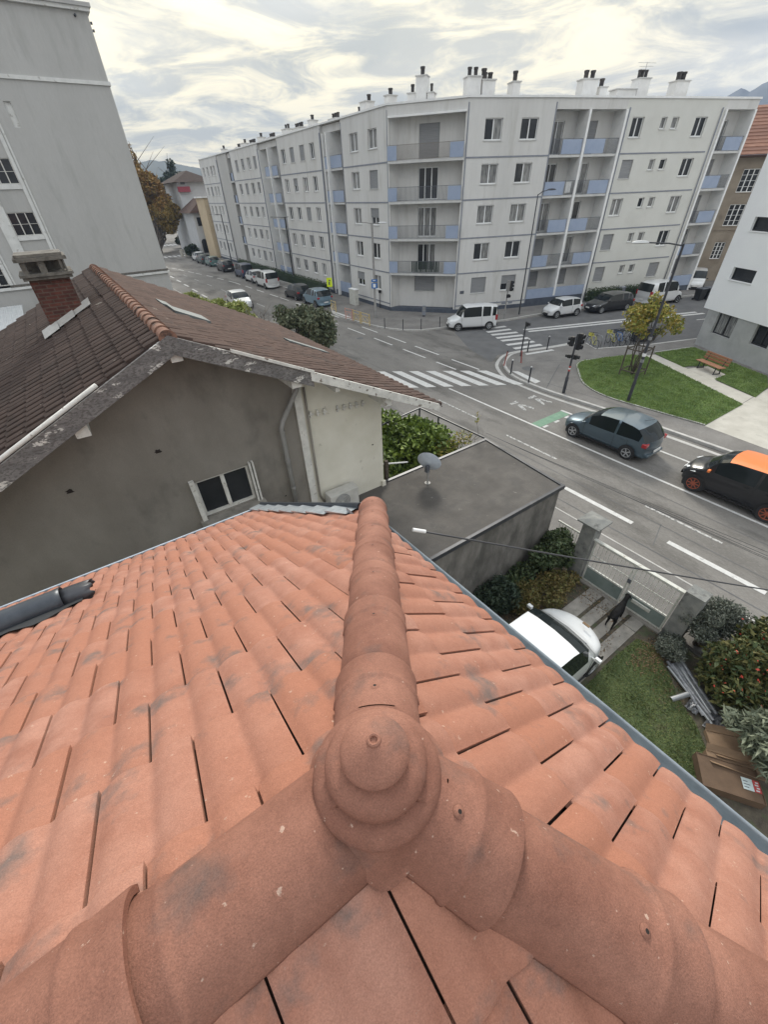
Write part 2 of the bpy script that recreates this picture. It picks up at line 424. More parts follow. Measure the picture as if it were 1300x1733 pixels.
MT['leaf_plane'] = leafmat('leaf_plane', (0.20, 0.10, 0.03), (0.30, 0.17, 0.045), (0.26, 0.19, 0.05))
MT['leaf_plane_y'] = leafmat('leaf_plane_y', (0.17, 0.13, 0.035), (0.27, 0.20, 0.05), (0.30, 0.19, 0.05))
MT['leaf_young'] = leafmat('leaf_young', (0.11, 0.16, 0.03), (0.24, 0.26, 0.045), (0.36, 0.25, 0.05))
MT['leaf_dark'] = leafmat('leaf_dark', (0.015, 0.030, 0.018), (0.03, 0.05, 0.028), (0.045, 0.06, 0.035))
MT['leaf_hedge'] = leafmat('leaf_hedge', (0.022, 0.045, 0.018), (0.04, 0.07, 0.025), (0.06, 0.085, 0.03))
MT['leaf_silver'] = leafmat('leaf_silver', (0.10, 0.125, 0.085), (0.16, 0.185, 0.13), (0.24, 0.26, 0.18))
MT['leaf_dead'] = leafmat('leaf_dead', (0.16, 0.10, 0.05), (0.24, 0.16, 0.08), (0.10, 0.07, 0.04))
MT['flower'] = mat('flower', (0.50, 0.06, 0.04), rough=0.6)
MT['car_glass'] = mat('car_glass', (0.012, 0.016, 0.017), rough=0.08, spec=0.35)
PAINTS = {}


def car_paint(name, c, metal=0.0, rough=0.28):
    if name not in PAINTS:
        PAINTS[name] = mat('car_' + name, c, rough=rough, metal=metal, coat=0.7, spec=0.5)
    return PAINTS[name]


# ------------------------------------------------------------------ mesh helpers
class MB:
    def __init__(s):
        s.v = []
        s.f = []
        s.mi = []

    def add(s, vs, fs, mi=0):
        o = len(s.v)
        s.v += [tuple(q) for q in vs]
        s.f += [tuple(i + o for i in q) for q in fs]
        s.mi += [mi] * len(fs)
        return s

    def box(s, x0, x1, y0, y1, z0, z1, mi=0, M=None):
        vs = [(x0, y0, z0), (x1, y0, z0), (x1, y1, z0), (x0, y1, z0), (x0, y0, z1), (x1, y0, z1), (x1, y1, z1), (x0, y1, z1)]
        if M is not None:
            vs = [M @ Vector(q) for q in vs]
        return s.add(vs, [(0, 3, 2, 1), (4, 5, 6, 7), (0, 1, 5, 4), (1, 2, 6, 5), (2, 3, 7, 6), (3, 0, 4, 7)], mi)

    def tube(s, pts, r, n=8, mi=0, cap=True):
        pts = [Vector(p) for p in pts]
        rs = r if isinstance(r, (list, tuple)) else [r] * len(pts)
        rings = []
        up0 = None
        for i, p in enumerate(pts):
            d = (pts[min(i + 1, len(pts) - 1)] - pts[max(i - 1, 0)]).normalized()
            a = Vector((0, 0, 1)) if abs(d.z) < 0.92 else Vector((1, 0, 0))
            if up0 is not None:
                a = up0
            u = d.cross(a)
            if u.length < 1e-5:
                u = d.cross(Vector((0, 1, 0.1)))
            u.normalize()
            q = u.cross(d).normalized()
            up0 = q
            rings.append([p + (u * math.cos(t) + q * math.sin(t)) * rs[i] for t in [2 * PI * j / n for j in range(n)]])
        vs = [x for rg in rings for x in rg]
        fs = []
        for i in range(len(pts) - 1):
            for j in range(n):
                fs.append((i * n + j, i * n + (j + 1) % n, (i + 1) * n + (j + 1) % n, (i + 1) * n + j))
        if cap:
            fs.append(tuple(range(n - 1, -1, -1)))
            fs.append(tuple((len(pts) - 1) * n + j for j in range(n)))
        return s.add(vs, fs, mi)

    def prism(s, poly, z0, z1, mi=0):
        n = len(poly)
        vs = [(p[0], p[1], z0) for p in poly] + [(p[0], p[1], z1) for p in poly]
        fs = [tuple(range(n - 1, -1, -1)), tuple(range(n, 2 * n))] + [(i, (i + 1) % n, n + (i + 1) % n, n + i) for i in range(n)]
        return s.add(vs, fs, mi)

    def lathe(s, prof, c=(0, 0, 0), n=32, mi=0, M=None):
        vs = []
        for r, z in prof:
            for j in range(n):
                t = 2 * PI * j / n
                q = Vector((c[0] + r * math.cos(t), c[1] + r * math.sin(t), c[2] + z))
                vs.append(M @ q if M is not None else q)
        fs = []
        for i in range(len(prof) - 1):
            for j in range(n):
                fs.append((i * n + j, i * n + (j + 1) % n, (i + 1) * n + (j + 1) % n, (i + 1) * n + j))
        return s.add(vs, fs, mi)

    def quad(s, a, b, c, d, mi=0):
        return s.add([a, b, c, d], [(0, 1, 2, 3)], mi)

    def build(s, name, mats, parent=None, smooth=False, local=False, recalc=True, sharp=None, tv=None):
        if not isinstance(mats, (list, tuple)):
            mats = [mats]
        off = Vector((0, 0, 0))
        if parent is not None and not local:
            p = parent
            while p is not None:
                off += p.location
                p = p.parent
        me = bpy.data.meshes.new(name)
        me.from_pydata([(q[0] - off.x, q[1] - off.y, q[2] - off.z) for q in s.v], [], s.f)
        if tv is not None:
            at = me.attributes.new('tv', 'FLOAT', 'POINT')
            at.data.foreach_set('value', tv)
        for m in mats:
            me.materials.append(MT[m] if isinstance(m, str) else m)
        me.polygons.foreach_set('material_index', s.mi)
        if recalc:
            bm = bmesh.new()
            bm.from_mesh(me)
            bmesh.ops.recalc_face_normals(bm, faces=bm.faces)
            bm.to_mesh(me)
            bm.free()
        if smooth:
            me.shade_smooth()
            if sharp:
                me.set_sharp_from_angle(angle=R(sharp))
        me.update()
        o = bpy.data.objects.new(name, me)
        COL.objects.link(o)
        if parent is not None:
            o.parent = parent
        return o


def bevel(o, wd=0.01, seg=2):
    m = o.modifiers.new('bevel', 'BEVEL')
    m.width = wd
    m.segments = seg
    m.limit_method = 'ANGLE'
    return o


def tag(o, label=None, cat=None, group=None, kind=None):
    if label:
        o['label'] = label
    if cat:
        o['category'] = cat
    if group:
        o['group'] = group
    if kind:
        o['kind'] = kind
    return o


def thing(name, label, cat, loc=(0, 0, 0), rz=0, group=None):
    o = bpy.data.objects.new(name, None)
    o.empty_display_size = 0.2
    COL.objects.link(o)
    o.location = loc
    o.rotation_euler = (0, 0, rz)
    return tag(o, label, cat, group)


def kids(o):
    return [c for c in bpy.data.objects if c.parent == o]


def copy_tree(o, parent=None):
    c = o.copy()
    COL.objects.link(c)
    c.parent = parent
    for ch in kids(o):
        copy_tree(ch, c)
    return c


def mark_tv(o, step=None):
    """per-island random attribute for colour variation of tiles / leaves"""
    me = o.data
    if 'tv' not in me.attributes:
        me.attributes.new('tv', 'FLOAT', 'POINT')
    return o


def leaves(name, mt, clumps, size, parent=None, asp=1.7, seed=1, flat=0.0, shell=0.75, local=False, droop=0.0):
    """clumps: (cx,cy,cz, rx,ry,rz, n). many leaf-sized bent quads spread through the clump volumes"""
    g = np.random.default_rng(seed)
    V = []
    T = []
    for (x, y, z, rx, ry, rz, n) in clumps:
        n = int(n)
        d = g.normal(size=(n, 3))
        d /= np.linalg.norm(d, axis=1)[:, None]
        rad = shell + (1 - shell) * g.random(n) ** 0.5
        inner = g.random(n) < 0.35
        rad[inner] *= g.random(inner.sum()) ** 0.4
        rad *= 1 + 0.10 * g.normal(size=n)
        c = np.stack([x + d[:, 0] * rx * rad, y + d[:, 1] * ry * rad, z + d[:, 2] * rz * rad], 1)
        a = g.normal(size=(n, 3))
        a += d * 0.7
        a[:, 2] -= droop
        a /= np.linalg.norm(a, axis=1)[:, None]
        b = g.normal(size=(n, 3))
        b[:, 2] *= (1 - flat)
        b -= (b * a).sum(1)[:, None] * a
        b /= np.linalg.norm(b, axis=1)[:, None]
        sz = size * (0.6 + 0.8 * g.random(n))[:, None]
        v = np.stack([c - a * sz * 0.5 * asp, c + b * sz * 0.4, c + a * sz * 0.5 * asp, c - b * sz * 0.4], 1)
        V.append(v.reshape(-1, 3))
        t = g.random(n) ** 1.5
        T.append(np.repeat(t, 4))
    V = np.concatenate(V)
    T = np.concatenate(T)
    off = np.zeros(3)
    if parent is not None and not local:
        p = parent
        while p is not None:
            off += np.array(p.location)
            p = p.parent
    V = V - off
    nf = len(V) // 4
    me = bpy.data.meshes.new(name)
    me.vertices.add(len(V))
    me.vertices.foreach_set('co', V.astype(np.float32).ravel())
    me.loops.add(nf * 4)
    me.loops.foreach_set('vertex_index', np.arange(nf * 4, dtype=np.int32))
    me.polygons.add(nf)
    me.polygons.foreach_set('loop_start', np.arange(0, nf * 4, 4, dtype=np.int32))
    me.polygons.foreach_set('loop_total', np.full(nf, 4, dtype=np.int32))
    at = me.attributes.new('tv', 'FLOAT', 'POINT')
    at.data.foreach_set('value', T.astype(np.float32))
    me.materials.append(MT[mt])
    me.update(calc_edges=True)
    o = bpy.data.objects.new(name, me)
    COL.objects.link(o)
    if parent is not None:
        o.parent = parent
    return o


def branches(name, mt, base, tips, r0, parent, seed=0, wob=0.12, fork=None):
    g = random.Random(seed)
    mb = MB()
    b = Vector(base)
    for t in tips:
        t = Vector(t)
        pts = []
        for i in range(5):
            f = i / 4
            p = b.lerp(t, f)
            k = (t - b).length * wob * math.sin(PI * f)
            pts.append(p + Vector((g.uniform(-k, k), g.uniform(-k, k), g.uniform(0, k))))
        mb.tube(pts, [r0 * (1 - 0.85 * i / 4) for i in range(5)], 6)
        for _ in range(3):
            i = g.randint(2, 3)
            q = pts[i]
            L = (t - b).length * 0.3
            mb.tube([q, q + Vector((g.uniform(-L, L), g.uniform(-L, L), g.uniform(0.1 * L, L)))], [r0 * 0.3, r0 * 0.08], 5)
    return mb.build(name, mt, parent, smooth=True)


def grass(name, poly, z, n, h, mt, seed=3, label=''):
    """countless blades inside a convex or simple polygon"""
    g = np.random.default_rng(seed)
    P = np.array(poly)
    lo = P.min(0)
    hi = P.max(0)
    pts = []
    need = n
    while need > 0:
        q = lo + g.random((need * 2, 2)) * (hi - lo)
        ins = np.zeros(len(q), bool)
        j = len(P) - 1
        for i in range(len(P)):
            cnd = ((P[i, 1] > q[:, 1]) != (P[j, 1] > q[:, 1])) & (q[:, 0] < (P[j, 0] - P[i, 0]) * (q[:, 1] - P[i, 1]) / (P[j, 1] - P[i, 1] + 1e-12) + P[i, 0])
            ins ^= cnd
            j = i
        q = q[ins][:need]
        pts.append(q)
        need -= len(q)
    q = np.concatenate(pts)
    n = len(q)
    a = g.random(n) * 2 * PI
    wd = h * 0.22
    hh = h * (0.5 + g.random(n))
    # clumpy height
    hh *= 0.6 + 0.5 * (np.sin(q[:, 0] * 3.1 + np.sin(q[:, 1] * 2.3)) * np.sin(q[:, 1] * 2.7)) ** 2
    lean = g.normal(size=(n, 2)) * 0.5 * h
    v0 = np.stack([q[:, 0] - np.cos(a) * wd, q[:, 1] - np.sin(a) * wd, np.full(n, z)], 1)
    v1 = np.stack([q[:, 0] + np.cos(a) * wd, q[:, 1] + np.sin(a) * wd, np.full(n, z)], 1)
    v2 = np.stack([q[:, 0] + lean[:, 0], q[:, 1] + lean[:, 1], z + hh], 1)
    V = np.stack([v0, v1, v2], 1).reshape(-1, 3)
    me = bpy.data.meshes.new(name)
    me.vertices.add(len(V))
    me.vertices.foreach_set('co', V.astype(np.float32).ravel())
    me.loops.add(n * 3)
    me.loops.foreach_set('vertex_index', np.arange(n * 3, dtype=np.int32))
    me.polygons.add(n)
    me.polygons.foreach_set('loop_start', np.arange(0, n * 3, 3, dtype=np.int32))
    me.polygons.foreach_set('loop_total', np.full(n, 3, dtype=np.int32))
    at = me.attributes.new('tv', 'FLOAT', 'POINT')
    at.data.foreach_set('value', np.repeat(g.random(n) ** 2, 3).astype(np.float32))
    me.materials.append(MT[mt])
    me.update(calc_edges=True)
    o = bpy.data.objects.new(name, me)
    COL.objects.link(o)
    return tag(o, label, 'grass', kind='stuff')


PZ = 0.12                       # pavement top
PK = (CAMZ - PZ) / CAMZ         # plan correction for points measured on the road level


def pv(x, y, z=None):
    return (x * PK, y * PK)


def struct(mb, name, mt, **k):
    return tag(mb.build(name, mt, **k), kind='structure')



# ================================================================== SETTING: ground, roads, pavements
mb = MB()
mb.box(-440, 1990, -840, 1490, -0.5, -0.05)
struct(mb, 'ground', 'ground')
mb = MB()
mb.quad((9.75, -60, 0), (120, -60, 0), (120, 320, 0), (9.75, 320, 0))
struct(mb, 'road', 'asphalt')
mb = MB()
mb.add([(25.6, 26.6, .004), (23.5, 22.8, .004), (22.4, 19.4, .004), (23.9, 20.2, .004), (27.9, 19.0, .004), (31, 18.2, .004), (30.1, 16.4, .004), (34, 14.5, .004), (60, 5.4, .004),
        (62, 17.5, .004), (44, 23, .004), (31.6, 26.2, .004), (28, 27.2, .004)], [tuple(range(13))])
struct(mb, 'side_street', 'asphalt_dark')


def offset_line(pts, d):
    out = []
    for i, p in enumerate(pts):
        a = Vector(pts[max(i - 1, 0)])
        b = Vector(pts[min(i + 1, len(pts) - 1)])
        t = (b - a).normalized()
        out.append((p[0] + t.y * d, p[1] - t.x * d))
    return out


def smooth_line(pts, n=4):
    P = [Vector(p) for p in pts]
    out = []
    for i in range(len(P) - 1):
        p0, p1, p2, p3 = P[max(i - 1, 0)], P[i], P[i + 1], P[min(i + 2, len(P) - 1)]
        for j in range(n):
            t = j / n
            q = 0.5 * ((2 * p1) + (-p0 + p2) * t + (2 * p0 - 5 * p1 + 4 * p2 - p3) * t * t + (-p0 + 3 * p1 - 3 * p2 + p3) * t ** 3)
            out.append((q.x, q.y))
    out.append((P[-1].x, P[-1].y))
    return out


def strip(mb, pts, w0, w1, z, zb=None, mi=0):
    a = offset_line(pts, w0)
    b = offset_line(pts, w1)
    for i in range(len(pts) - 1):
        mb.quad((*a[i], z), (*a[i + 1], z), (*b[i + 1], z), (*b[i], z), mi)
        if zb is not None:
            mb.quad((*a[i], zb), (*a[i + 1], zb), (*a[i + 1], z), (*a[i], z), mi)
            mb.quad((*b[i], zb), (*b[i + 1], zb), (*b[i + 1], z), (*b[i], z), mi)


outer = [(20.8, -60), (20.85, -10), (20.86, 3.8), (20.84, 7.4), (20.72, 10), (20.5, 13.2), (20.55, 15.2), (20.8, 16.55), (21.4, 17.74), (22.3, 18.83), (23.7, 19.68), (24.7, 19.94), (25.85, 19.77), (27.99, 19.08), (30.2, 18.55), (31.0, 18.1)]
outer = outer[:3] + smooth_line(outer[3:], 4)
inner = offset_line(outer, 0.42)
bay = [(30.0, 16.45), (34.0, 14.45), (37.5, 13.15), (60, 5.2), (60, -60)]
plaza = [(x, y) for x, y in inner if y > -61] + bay
mb = MB()
mb.prism(plaza, -0.02, PZ)
ne_k = [(24.6, 118), (24.2, 105), (23.9, 80), (23.6, 60), (23.4, 45), (22.3, 42.2), (21.1, 39.5), (21.0, 37), (21.25, 34.5), (21.5, 32.8), (21.9, 31.3), (22.75, 29.7), (23.9, 28.75), (25.1, 28.3), (28, 27.45), (31.6, 26.35), (36, 25.6), (44, 23.1), (52, 20.7), (64, 17)]
ne_s = smooth_line(ne_k, 3)
mb.prism(ne_s[::-1] + [(24.6, 119), (70, 119), (80, 20)][0:0] + [(26, 118), (60, 118), (75, 30), (66, 17.5)][0:4], -0.02, PZ)
struct(mb, 'pavement', 'pavement')
mb = MB()
mb.prism([(9.8, -60), (12.0, -60), (12.0, 96), (9.8, 96)], -0.02, PZ - 0.03)
struct(mb, 'west_pavement', 'pavement')
mb = MB()
strip(mb, outer, -0.10, 0.12, 0.006)
strip(mb, inner, -0.004, 0.17, PZ + 0.006, 0.0)
strip(mb, [(31.0, 18.1), (30.0, 16.45), (34.0, 14.45), (37.5, 13.15), (60, 5.2)], -0.004, 0.16, PZ + 0.006, 0.0)
strip(mb, ne_s, 0.004, -0.16, PZ + 0.006, 0.0)
strip(mb, [(12.0, -60), (12.0, 96)], 0.004, -0.05, PZ - 0.024, 0.0)
struct(mb, 'kerb', 'kerb')

# lawns and light paving of the small square
G1 = [pv(*p) for p in smooth_line([(28.46, 15.2), (27.3, 15.6), (26.4, 15.45), (25.5, 14.8), (24.5, 13.95), (23.68, 13.14), (23.1, 12.0), (22.9, 10.9), (22.95, 9.9), (23.35, 6.18)], 3)] + [pv(*p) for p in [(27.44, 6.09), (31.3, 13.4), (30.86, 14.2)]]
G2 = [pv(*p) for p in [(32.4, 13.4), (35.66, 12.25), (34.6, 10.3), (33.0, 6.9), (31.06, 6.2), (28.98, 6.05), (30.2, 8.62), (31.5, 8.5), (32.3, 9.9), (31.3, 10.7), (30.95, 10.75), (32.2, 13.1)]]
mb = MB()
mb.prism(G1, 0.05, PZ + 0.035)
mb.prism(G2, 0.05, PZ + 0.035)
struct(mb, 'lawn', 'lawn')
mb = MB()
strip(mb, G1[:len(G1) - 3], 0.0, -0.09, PZ + 0.045, 0.0)
strip(mb, [pv(*p) for p in [(32.4, 13.45), (35.7, 12.3)]], 0, -0.08, PZ + 0.045, 0.0)
struct(mb, 'lawn_edging', 'kerb')
mb = MB()
mb.prism([pv(*p) for p in [(23.3, 6.15), (23.0, 3.4), (22.7, -2), (22.7, -60), (59, -60), (59, 6.0)]], 0.05, PZ + 0.008)
mb.prism([pv(*p) for p in [(31.46, 13.5), (27.48, 6.16), (28.95, 6.16), (32.1, 13.2)]], 0.05, PZ + 0.012)
mb.prism([pv(*p) for p in [(29.9, 8.5), (31.55, 8.35), (32.3, 9.9), (30.75, 10.5)]], 0.05, PZ + 0.016)
struct(mb, 'path', 'path')

# painted markings ---------------------------------------------------------
mk = MB()
wn = MB()


def bar(mb, x0, x1, ya, yb, z=0.008):
    mb.quad((x0, ya, z), (x1, ya, z), (x1, yb, z), (x0, yb, z))


def seg(mb, a, b, wd, z=0.008):
    a = Vector((a[0], a[1], 0))
    b = Vector((b[0], b[1], 0))
    t = (b - a).normalized()
    n = Vector((t.y, -t.x, 0)) * wd / 2
    mb.add([(*(a - n).xy, z), (*(b - n).xy, z), (*(b + n).xy, z), (*(a + n).xy, z)], [(0, 1, 2, 3)])


for i in range(-3, 7):
    x = 15.1 + 0.885 * i
    t0, t1 = 23.1 - (x - 15.1) * 0.80, 19.35 - (x - 15.1) * 0.70
    mk.add([(x, t0, .008), (x + .5, t0 - .4, .008), (x + .5, t1 - .35, .008), (x, t1, .008)], [(0, 1, 2, 3)])
for x, sgs in ((19.52, ((34.05, 31.2), (29.8, 27.2), (25.8, 23.1), (21.9, 19.9), (38.6, 35.8))), (20.70, ((33.5, 31.0), (29.5, 27.0), (25.8, 23.0), (21.6, 18.9)))):
    for a, b in sgs:
        bar(mk, x - .065, x + .065, b, a)
bar(mk, 16.86, 16.98, -40, 17.7)
for k in range(-8, 3):
    bar(mk, 13.36, 13.56, 4.23 + 4.02 * k, 7.02 + 4.02 * k) if k < 1 else None
for a in ((15.3, 16.8, 13.6), (15.05, 11.5, 8.6), (14.8, 4.5, 1.9), (14.75, -0.5, -3)):
    bar(wn, a[0] - .05, a[0] + .05, a[2], a[1])
for k in range(7):
    y0 = 48 + 5.0 * k
    x = 13.6 + (y0 - 48) * 0.028
    bar(mk, x - .11, x + .11, y0, y0 + 2.6)
pl = [(20.9, 38), (20.7, 45), (20.55, 52), (20.3, 60), (20.1, 66), (19.3, 74), (18.3, 81), (17.2, 88), (15.6, 98), (14.4, 106)]
acc = 0
for i in range(len(pl) - 1):
    a = Vector(pl[i])
    b = Vector(pl[i + 1])
    L = (b - a).length
    k = 0
    while k < L - 1:
        seg(mk, a.lerp(b, k / L), a.lerp(b, min(1, (k + 2.3) / L)), 0.16)
        k += 4.1
for k in range(7):
    seg(wn, (17.4 - k * .16, 42 + k * 6), (17.35 - k * .16, 44.2 + k * 6), 0.12)
for i in range(9):
    x = 15.8 + i * 0.95
    bar(mk, x, x + .55, 108 + (i % 2) * .3, 111)
    bar(mk, x + 5, x + 5.55, 137, 141.5)
for a in ((17.1, 17.45), (18.0, 18.35), (18.85, 19.2)):
    bar(mk, a[0], a[1], 10.84, 10.98)
bar(mk, 19.4, 19.55, 10.85, 11.6)
seg(mk, (19.25, 6.3), (19.25, 3.9), 0.12)
zl = [(28.05, 25.7), (27.67, 24.87), (27.35, 24.06), (26.98, 23.17), (26.7, 22.4), (26.2, 21.4), (25.9, 20.43)]
zr = [(30.2, 25.1), (29.81, 24.2), (29.5, 23.2), (29.2, 22.35), (28.9, 21.55), (28.45, 20.64), (28.2, 19.76)]
for a, b in zip(zl, zr):
    seg(mk, a, b, 0.42)
seg(mk, (30.35, 22.75), (46.5, 16.35), 0.34)
seg(mk, (30.5, 23.35), (46.5, 17.0), 0.34)
seg(mk, (43.7, 15.7), (46.2, 14.7), 0.14)
mk.add([pv(22.08, 17.29) + (PZ + .006,), pv(22.37, 17.04) + (PZ + .006,), pv(22.05, 14.98) + (PZ + .006,), pv(21.52, 14.95) + (PZ + .006,)], [(0, 1, 2, 3)])
seg(mk, pv(25.5, 19.0), pv(27.8, 18.38), 0.30, PZ + .009)
bar(mk, 21.3, 21.6, 36.8, 40.2, PZ + .009)
struct(mk, 'road_markings', 'paint')
for (x, y) in ((19.3, 12.6), (17.9, 12.7)):
    wn.add([(x, y, .008), (x + .18, y + .05, .008), (x + .5, y + .75, .008), (x + .3, y + .9, .008)], [(0, 1, 2, 3)])
    wn.add([(x + .55, y - .1, .008), (x + .72, y + .0, .008), (x + .62, y + .7, .008), (x + .45, y + .7, .008)], [(0, 1, 2, 3)])
    wn.add([(x + .1, y + 1.0, .008), (x + .7, y + 1.0, .008), (x + .7, y + 1.25, .008), (x + .1, y + 1.2, .008)], [(0, 1, 2, 3)])
struct(wn, 'worn_markings', 'paint_worn')
mb = MB()
bar(mb, 16.99, 19.38, 11.02, 11.56, .006)
struct(mb, 'cycle_box', 'paint_green')
# tar seams and covers in the asphalt
mb = MB()
for a, b, wd in (((17.6, 17.2), (18.9, 16.2), .05), ((18.9, 16.2), (20.3, 15.9), .05), ((15.9, 40), (15.7, 18), .04), ((14.2, 16), (14.0, -20), .035), ((15.9, 8), (15.75, -15), .03), ((18.9, 1), (19.05, -14), .04),
                 ((12.9, 3.2), (14.2, 3.6), .03), ((17.8, 26), (22.6, 22.2), .05), ((22.3, 19.5), (23.5, 22.8), .05), ((23.5, 22.8), (25.5, 26.2), .05), ((12.6, 20), (12.7, -20), .05)):
    seg(mb, a, b, wd, .0055)
mb.lathe([(0, .006), (.33, .006)], (24.35, 21.9, 0), 16)
mb.lathe([(0, .006), (.3, .006)], (18.6, 30.5, 0), 16)
struct(mb, 'tar_seam', 'asphalt_dark')
mb = MB()
mb.lathe([(0, PZ + .006), (.42, PZ + .006)], (*pv(23.3, 16.95), 0), 20)
for a, b in (((21.3, 14.0), (25.6, 16.2)), ((24.2, 17.9), (27.0, 16.2)), ((22.6, 8.0), (22.1, 14.5))):
    seg(mb, pv(*a), pv(*b), .05, PZ + .005)
struct(mb, 'pavement_cover', 'asphalt_dark')

# yard ---------------------------------------------------------------------
mb = MB()
mb.quad((-12, -20, 0), (9.75, -20, 0), (9.75, 8.3, 0), (-12, 8.3, 0))
mb.quad((-20, 8.3, 0), (9.75, 8.3, 0), (9.75, 96, 0), (-20, 96, 0))
struct(mb, 'yard_soil', 'soil')
LY = [(3.5, 1.45), (7.9, 1.62), (9.0, 1.58), (9.15, 1.2), (8.7, .6), (8.2, 0.15), (7.9, -.4), (7.5, -.8), (6.6, -1.4), (3.0, -5), (2.0, -5)]
mb = MB()
mb.prism(LY, -0.01, 0.012)
struct(mb, 'yard_lawn', 'lawn_yard')
mb = MB()
for (y0, y1, xa, xb) in ((2.92, 3.36, 4.5, 9.6), (2.5, 2.86, 4.5, 9.62), (2.12, 2.44, 4.5, 9.62), (1.68, 2.06, 4.5, 9.62)):
    x = xa
    while x < xb - .2:
        x1 = min(x + 1.55, xb)
        mb.box(x, x1 - .02, y0 + .02, y1 - .02, 0.0, .03)
        x = x1
struct(mb, 'driveway', 'concrete')
grass('grass_blades', G1, PZ + .03, 42000, 0.075, 'blade', 3, 'green lawn grass of the small square')
bpy.data.objects['grass_blades'].name = 'lawn_grass'
grass('lawn_grass', G2, PZ + .03, 16000, 0.075, 'blade', 4, 'green lawn grass around the bench')
grass('yard_grass', LY, .012, 42000, 0.05, 'blade_yard', 5, 'short grass of the yard beside the white car')

# ================================================================== OUR HOUSE: new clay roof under the camera
AP = Vector((0.1643623, 0.31572433, 8.5396))
SLP, SRP = math.tan(R(28.3719)), math.tan(R(40.5464))
TW, TL = 0.2535, 0.37
house = thing('house', 'house right below the camera with a new orange clay tile roof and hip finial', 'house', (0, 0, 0))


def zL(y):
    return AP.z - SLP * (y - AP.y)


mb = MB()
mb.box(-8, 1.18, -3.9, 4.55, 0, 6.02)
for yy0, yy1, q0, q1 in ((-2.1, 2.3, 7.2, 7.2), (2.3, 4.55, 7.2, 6.0), (-3.9, -2.1, 6.0, 7.2)):
    mb.add([(1.18, yy0, 5.9), (1.18, yy1, 5.9), (1.18, yy1, q1), (1.18, yy0, q0), (.98, yy0, 5.9), (.98, yy1, 5.9), (.98, yy1, q1), (.98, yy0, q0)],
           [(0, 1, 2, 3), (4, 7, 6, 5), (0, 3, 7, 4), (1, 5, 6, 2), (2, 6, 7, 3)])
mb.build('wall', 'render_cream', house)

HP = [(0.0, .0030), (.05, .0070), (.11, .0150), (.18, .0200), (.26, .0215), (.34, .0185), (.42, .0110), (.475, .0045), (.51, .0030), (.55, .0055), (.61, .0140), (.68, .0200), (.77, .0225), (.86, .0195), (.925, .0130), (.974, .0090)]


def clip(me_obj, planes):
    bm = bmesh.new()
    bm.from_mesh(me_obj.data)
    for co, no in planes:
        bmesh.ops.bisect_plane(bm, geom=bm.verts[:] + bm.edges[:] + bm.faces[:], plane_co=co, plane_no=no, clear_outer=True, dist=1e-5)
    bm.to_mesh(me_obj.data)
    bm.free()


def tile_field(name, U, D, Nn, u0, v0, ir, jr, planes, under):
    U, D, Nn = Vector(U), Vector(D), Vector(Nn)
    g = random.Random(11)
    mb = MB()
    tv = []
    vs_ = [-0.05, 0.0, .12, .25, .345, TL + .004]
    for j in range(*jr):
        for i in range(*ir):
            uu = u0 + (i + (0.5 if j % 2 else 0)) * TW
            vv = v0 + j * TL
            r1, r2 = g.uniform(-.0015, .0015), g.uniform(-.004, .004)
            o = len(mb.v)
            nu, nv = len(HP), len(vs_)
            V = []
            for b in vs_:
                lift = .003 + .021 * max(0, b) / TL + (-.0035 if b > .36 else 0) + r1
                for a, h in HP:
                    V.append(AP + U * (uu + a * TW + r2 * b) + D * (vv + b + g.uniform(-.0008, .0008)) + Nn * (h + lift - .004))
            F = [(q * nu + p, q * nu + p + 1, (q + 1) * nu + p + 1, (q + 1) * nu + p) for q in range(nv - 1) for p in range(nu - 1)]
            # right side and nose drop
            k = len(V)
            for q in range(nv):
                V.append(V[q * nu + nu - 1] - Nn * .030)
            F += [(q * nu + nu - 1, (q + 1) * nu + nu - 1, k + q + 1, k + q) for q in range(nv - 1)]
            k = len(V)
            for p in range(nu):
                V.append(V[(nv - 1) * nu + p] - Nn * .019)
            F += [((nv - 1) * nu + p, (nv - 1) * nu + p + 1, k + p + 1, k + p) for p in range(nu - 1)]
            mb.add(V, F)
            tv += [g.random() ** 1.2] * len(V)
    o = mb.build(name, 'terracotta', house, smooth=False, recalc=False, tv=tv)
    clip(o, planes)
    o.data.shade_smooth()
    o.data.set_sharp_from_angle(angle=R(40))
    o.modifiers.new('sub', 'SUBSURF').levels = 0
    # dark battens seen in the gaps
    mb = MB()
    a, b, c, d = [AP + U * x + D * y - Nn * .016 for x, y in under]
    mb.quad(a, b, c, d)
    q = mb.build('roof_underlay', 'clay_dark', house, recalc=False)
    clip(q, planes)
    return o


hipL = Vector((1, SRP / SLP, 0))          # plan direction of the far hip
nh = Vector((hipL.y, -hipL.x, 0)).normalized()
hipR = Vector((1, -SRP / SLP, 0))
nh2 = Vector((hipR.y, -hipR.x, 0)).normalized()
cosL, sinL = math.cos(R(28.3719)), math.sin(R(28.3719))
cosR, sinR = math.cos(R(40.5464)), math.sin(R(40.5464))
v1, v2 = Vector((1.39, 2.5, 0)), Vector((1.11, 4.85, 0))
vn = Vector(((v2 - v1).y, -(v2 - v1).x, 0)).normalized()
tile_field('roof_slope', (1, 0, 0), (0, cosL, -sinL), (0, sinL, cosL), -.234, .5735, (-22, 7), (-2, 13),
           [((AP.x, AP.y, 0), nh), (v1, vn), ((0, 4.83, 0), (0, 1, 0)), ((0, AP.y + .02, 0), (0, -1, 0))], [(-6, 0), (2, 0), (2, 5.3), (-6, 5.3)])
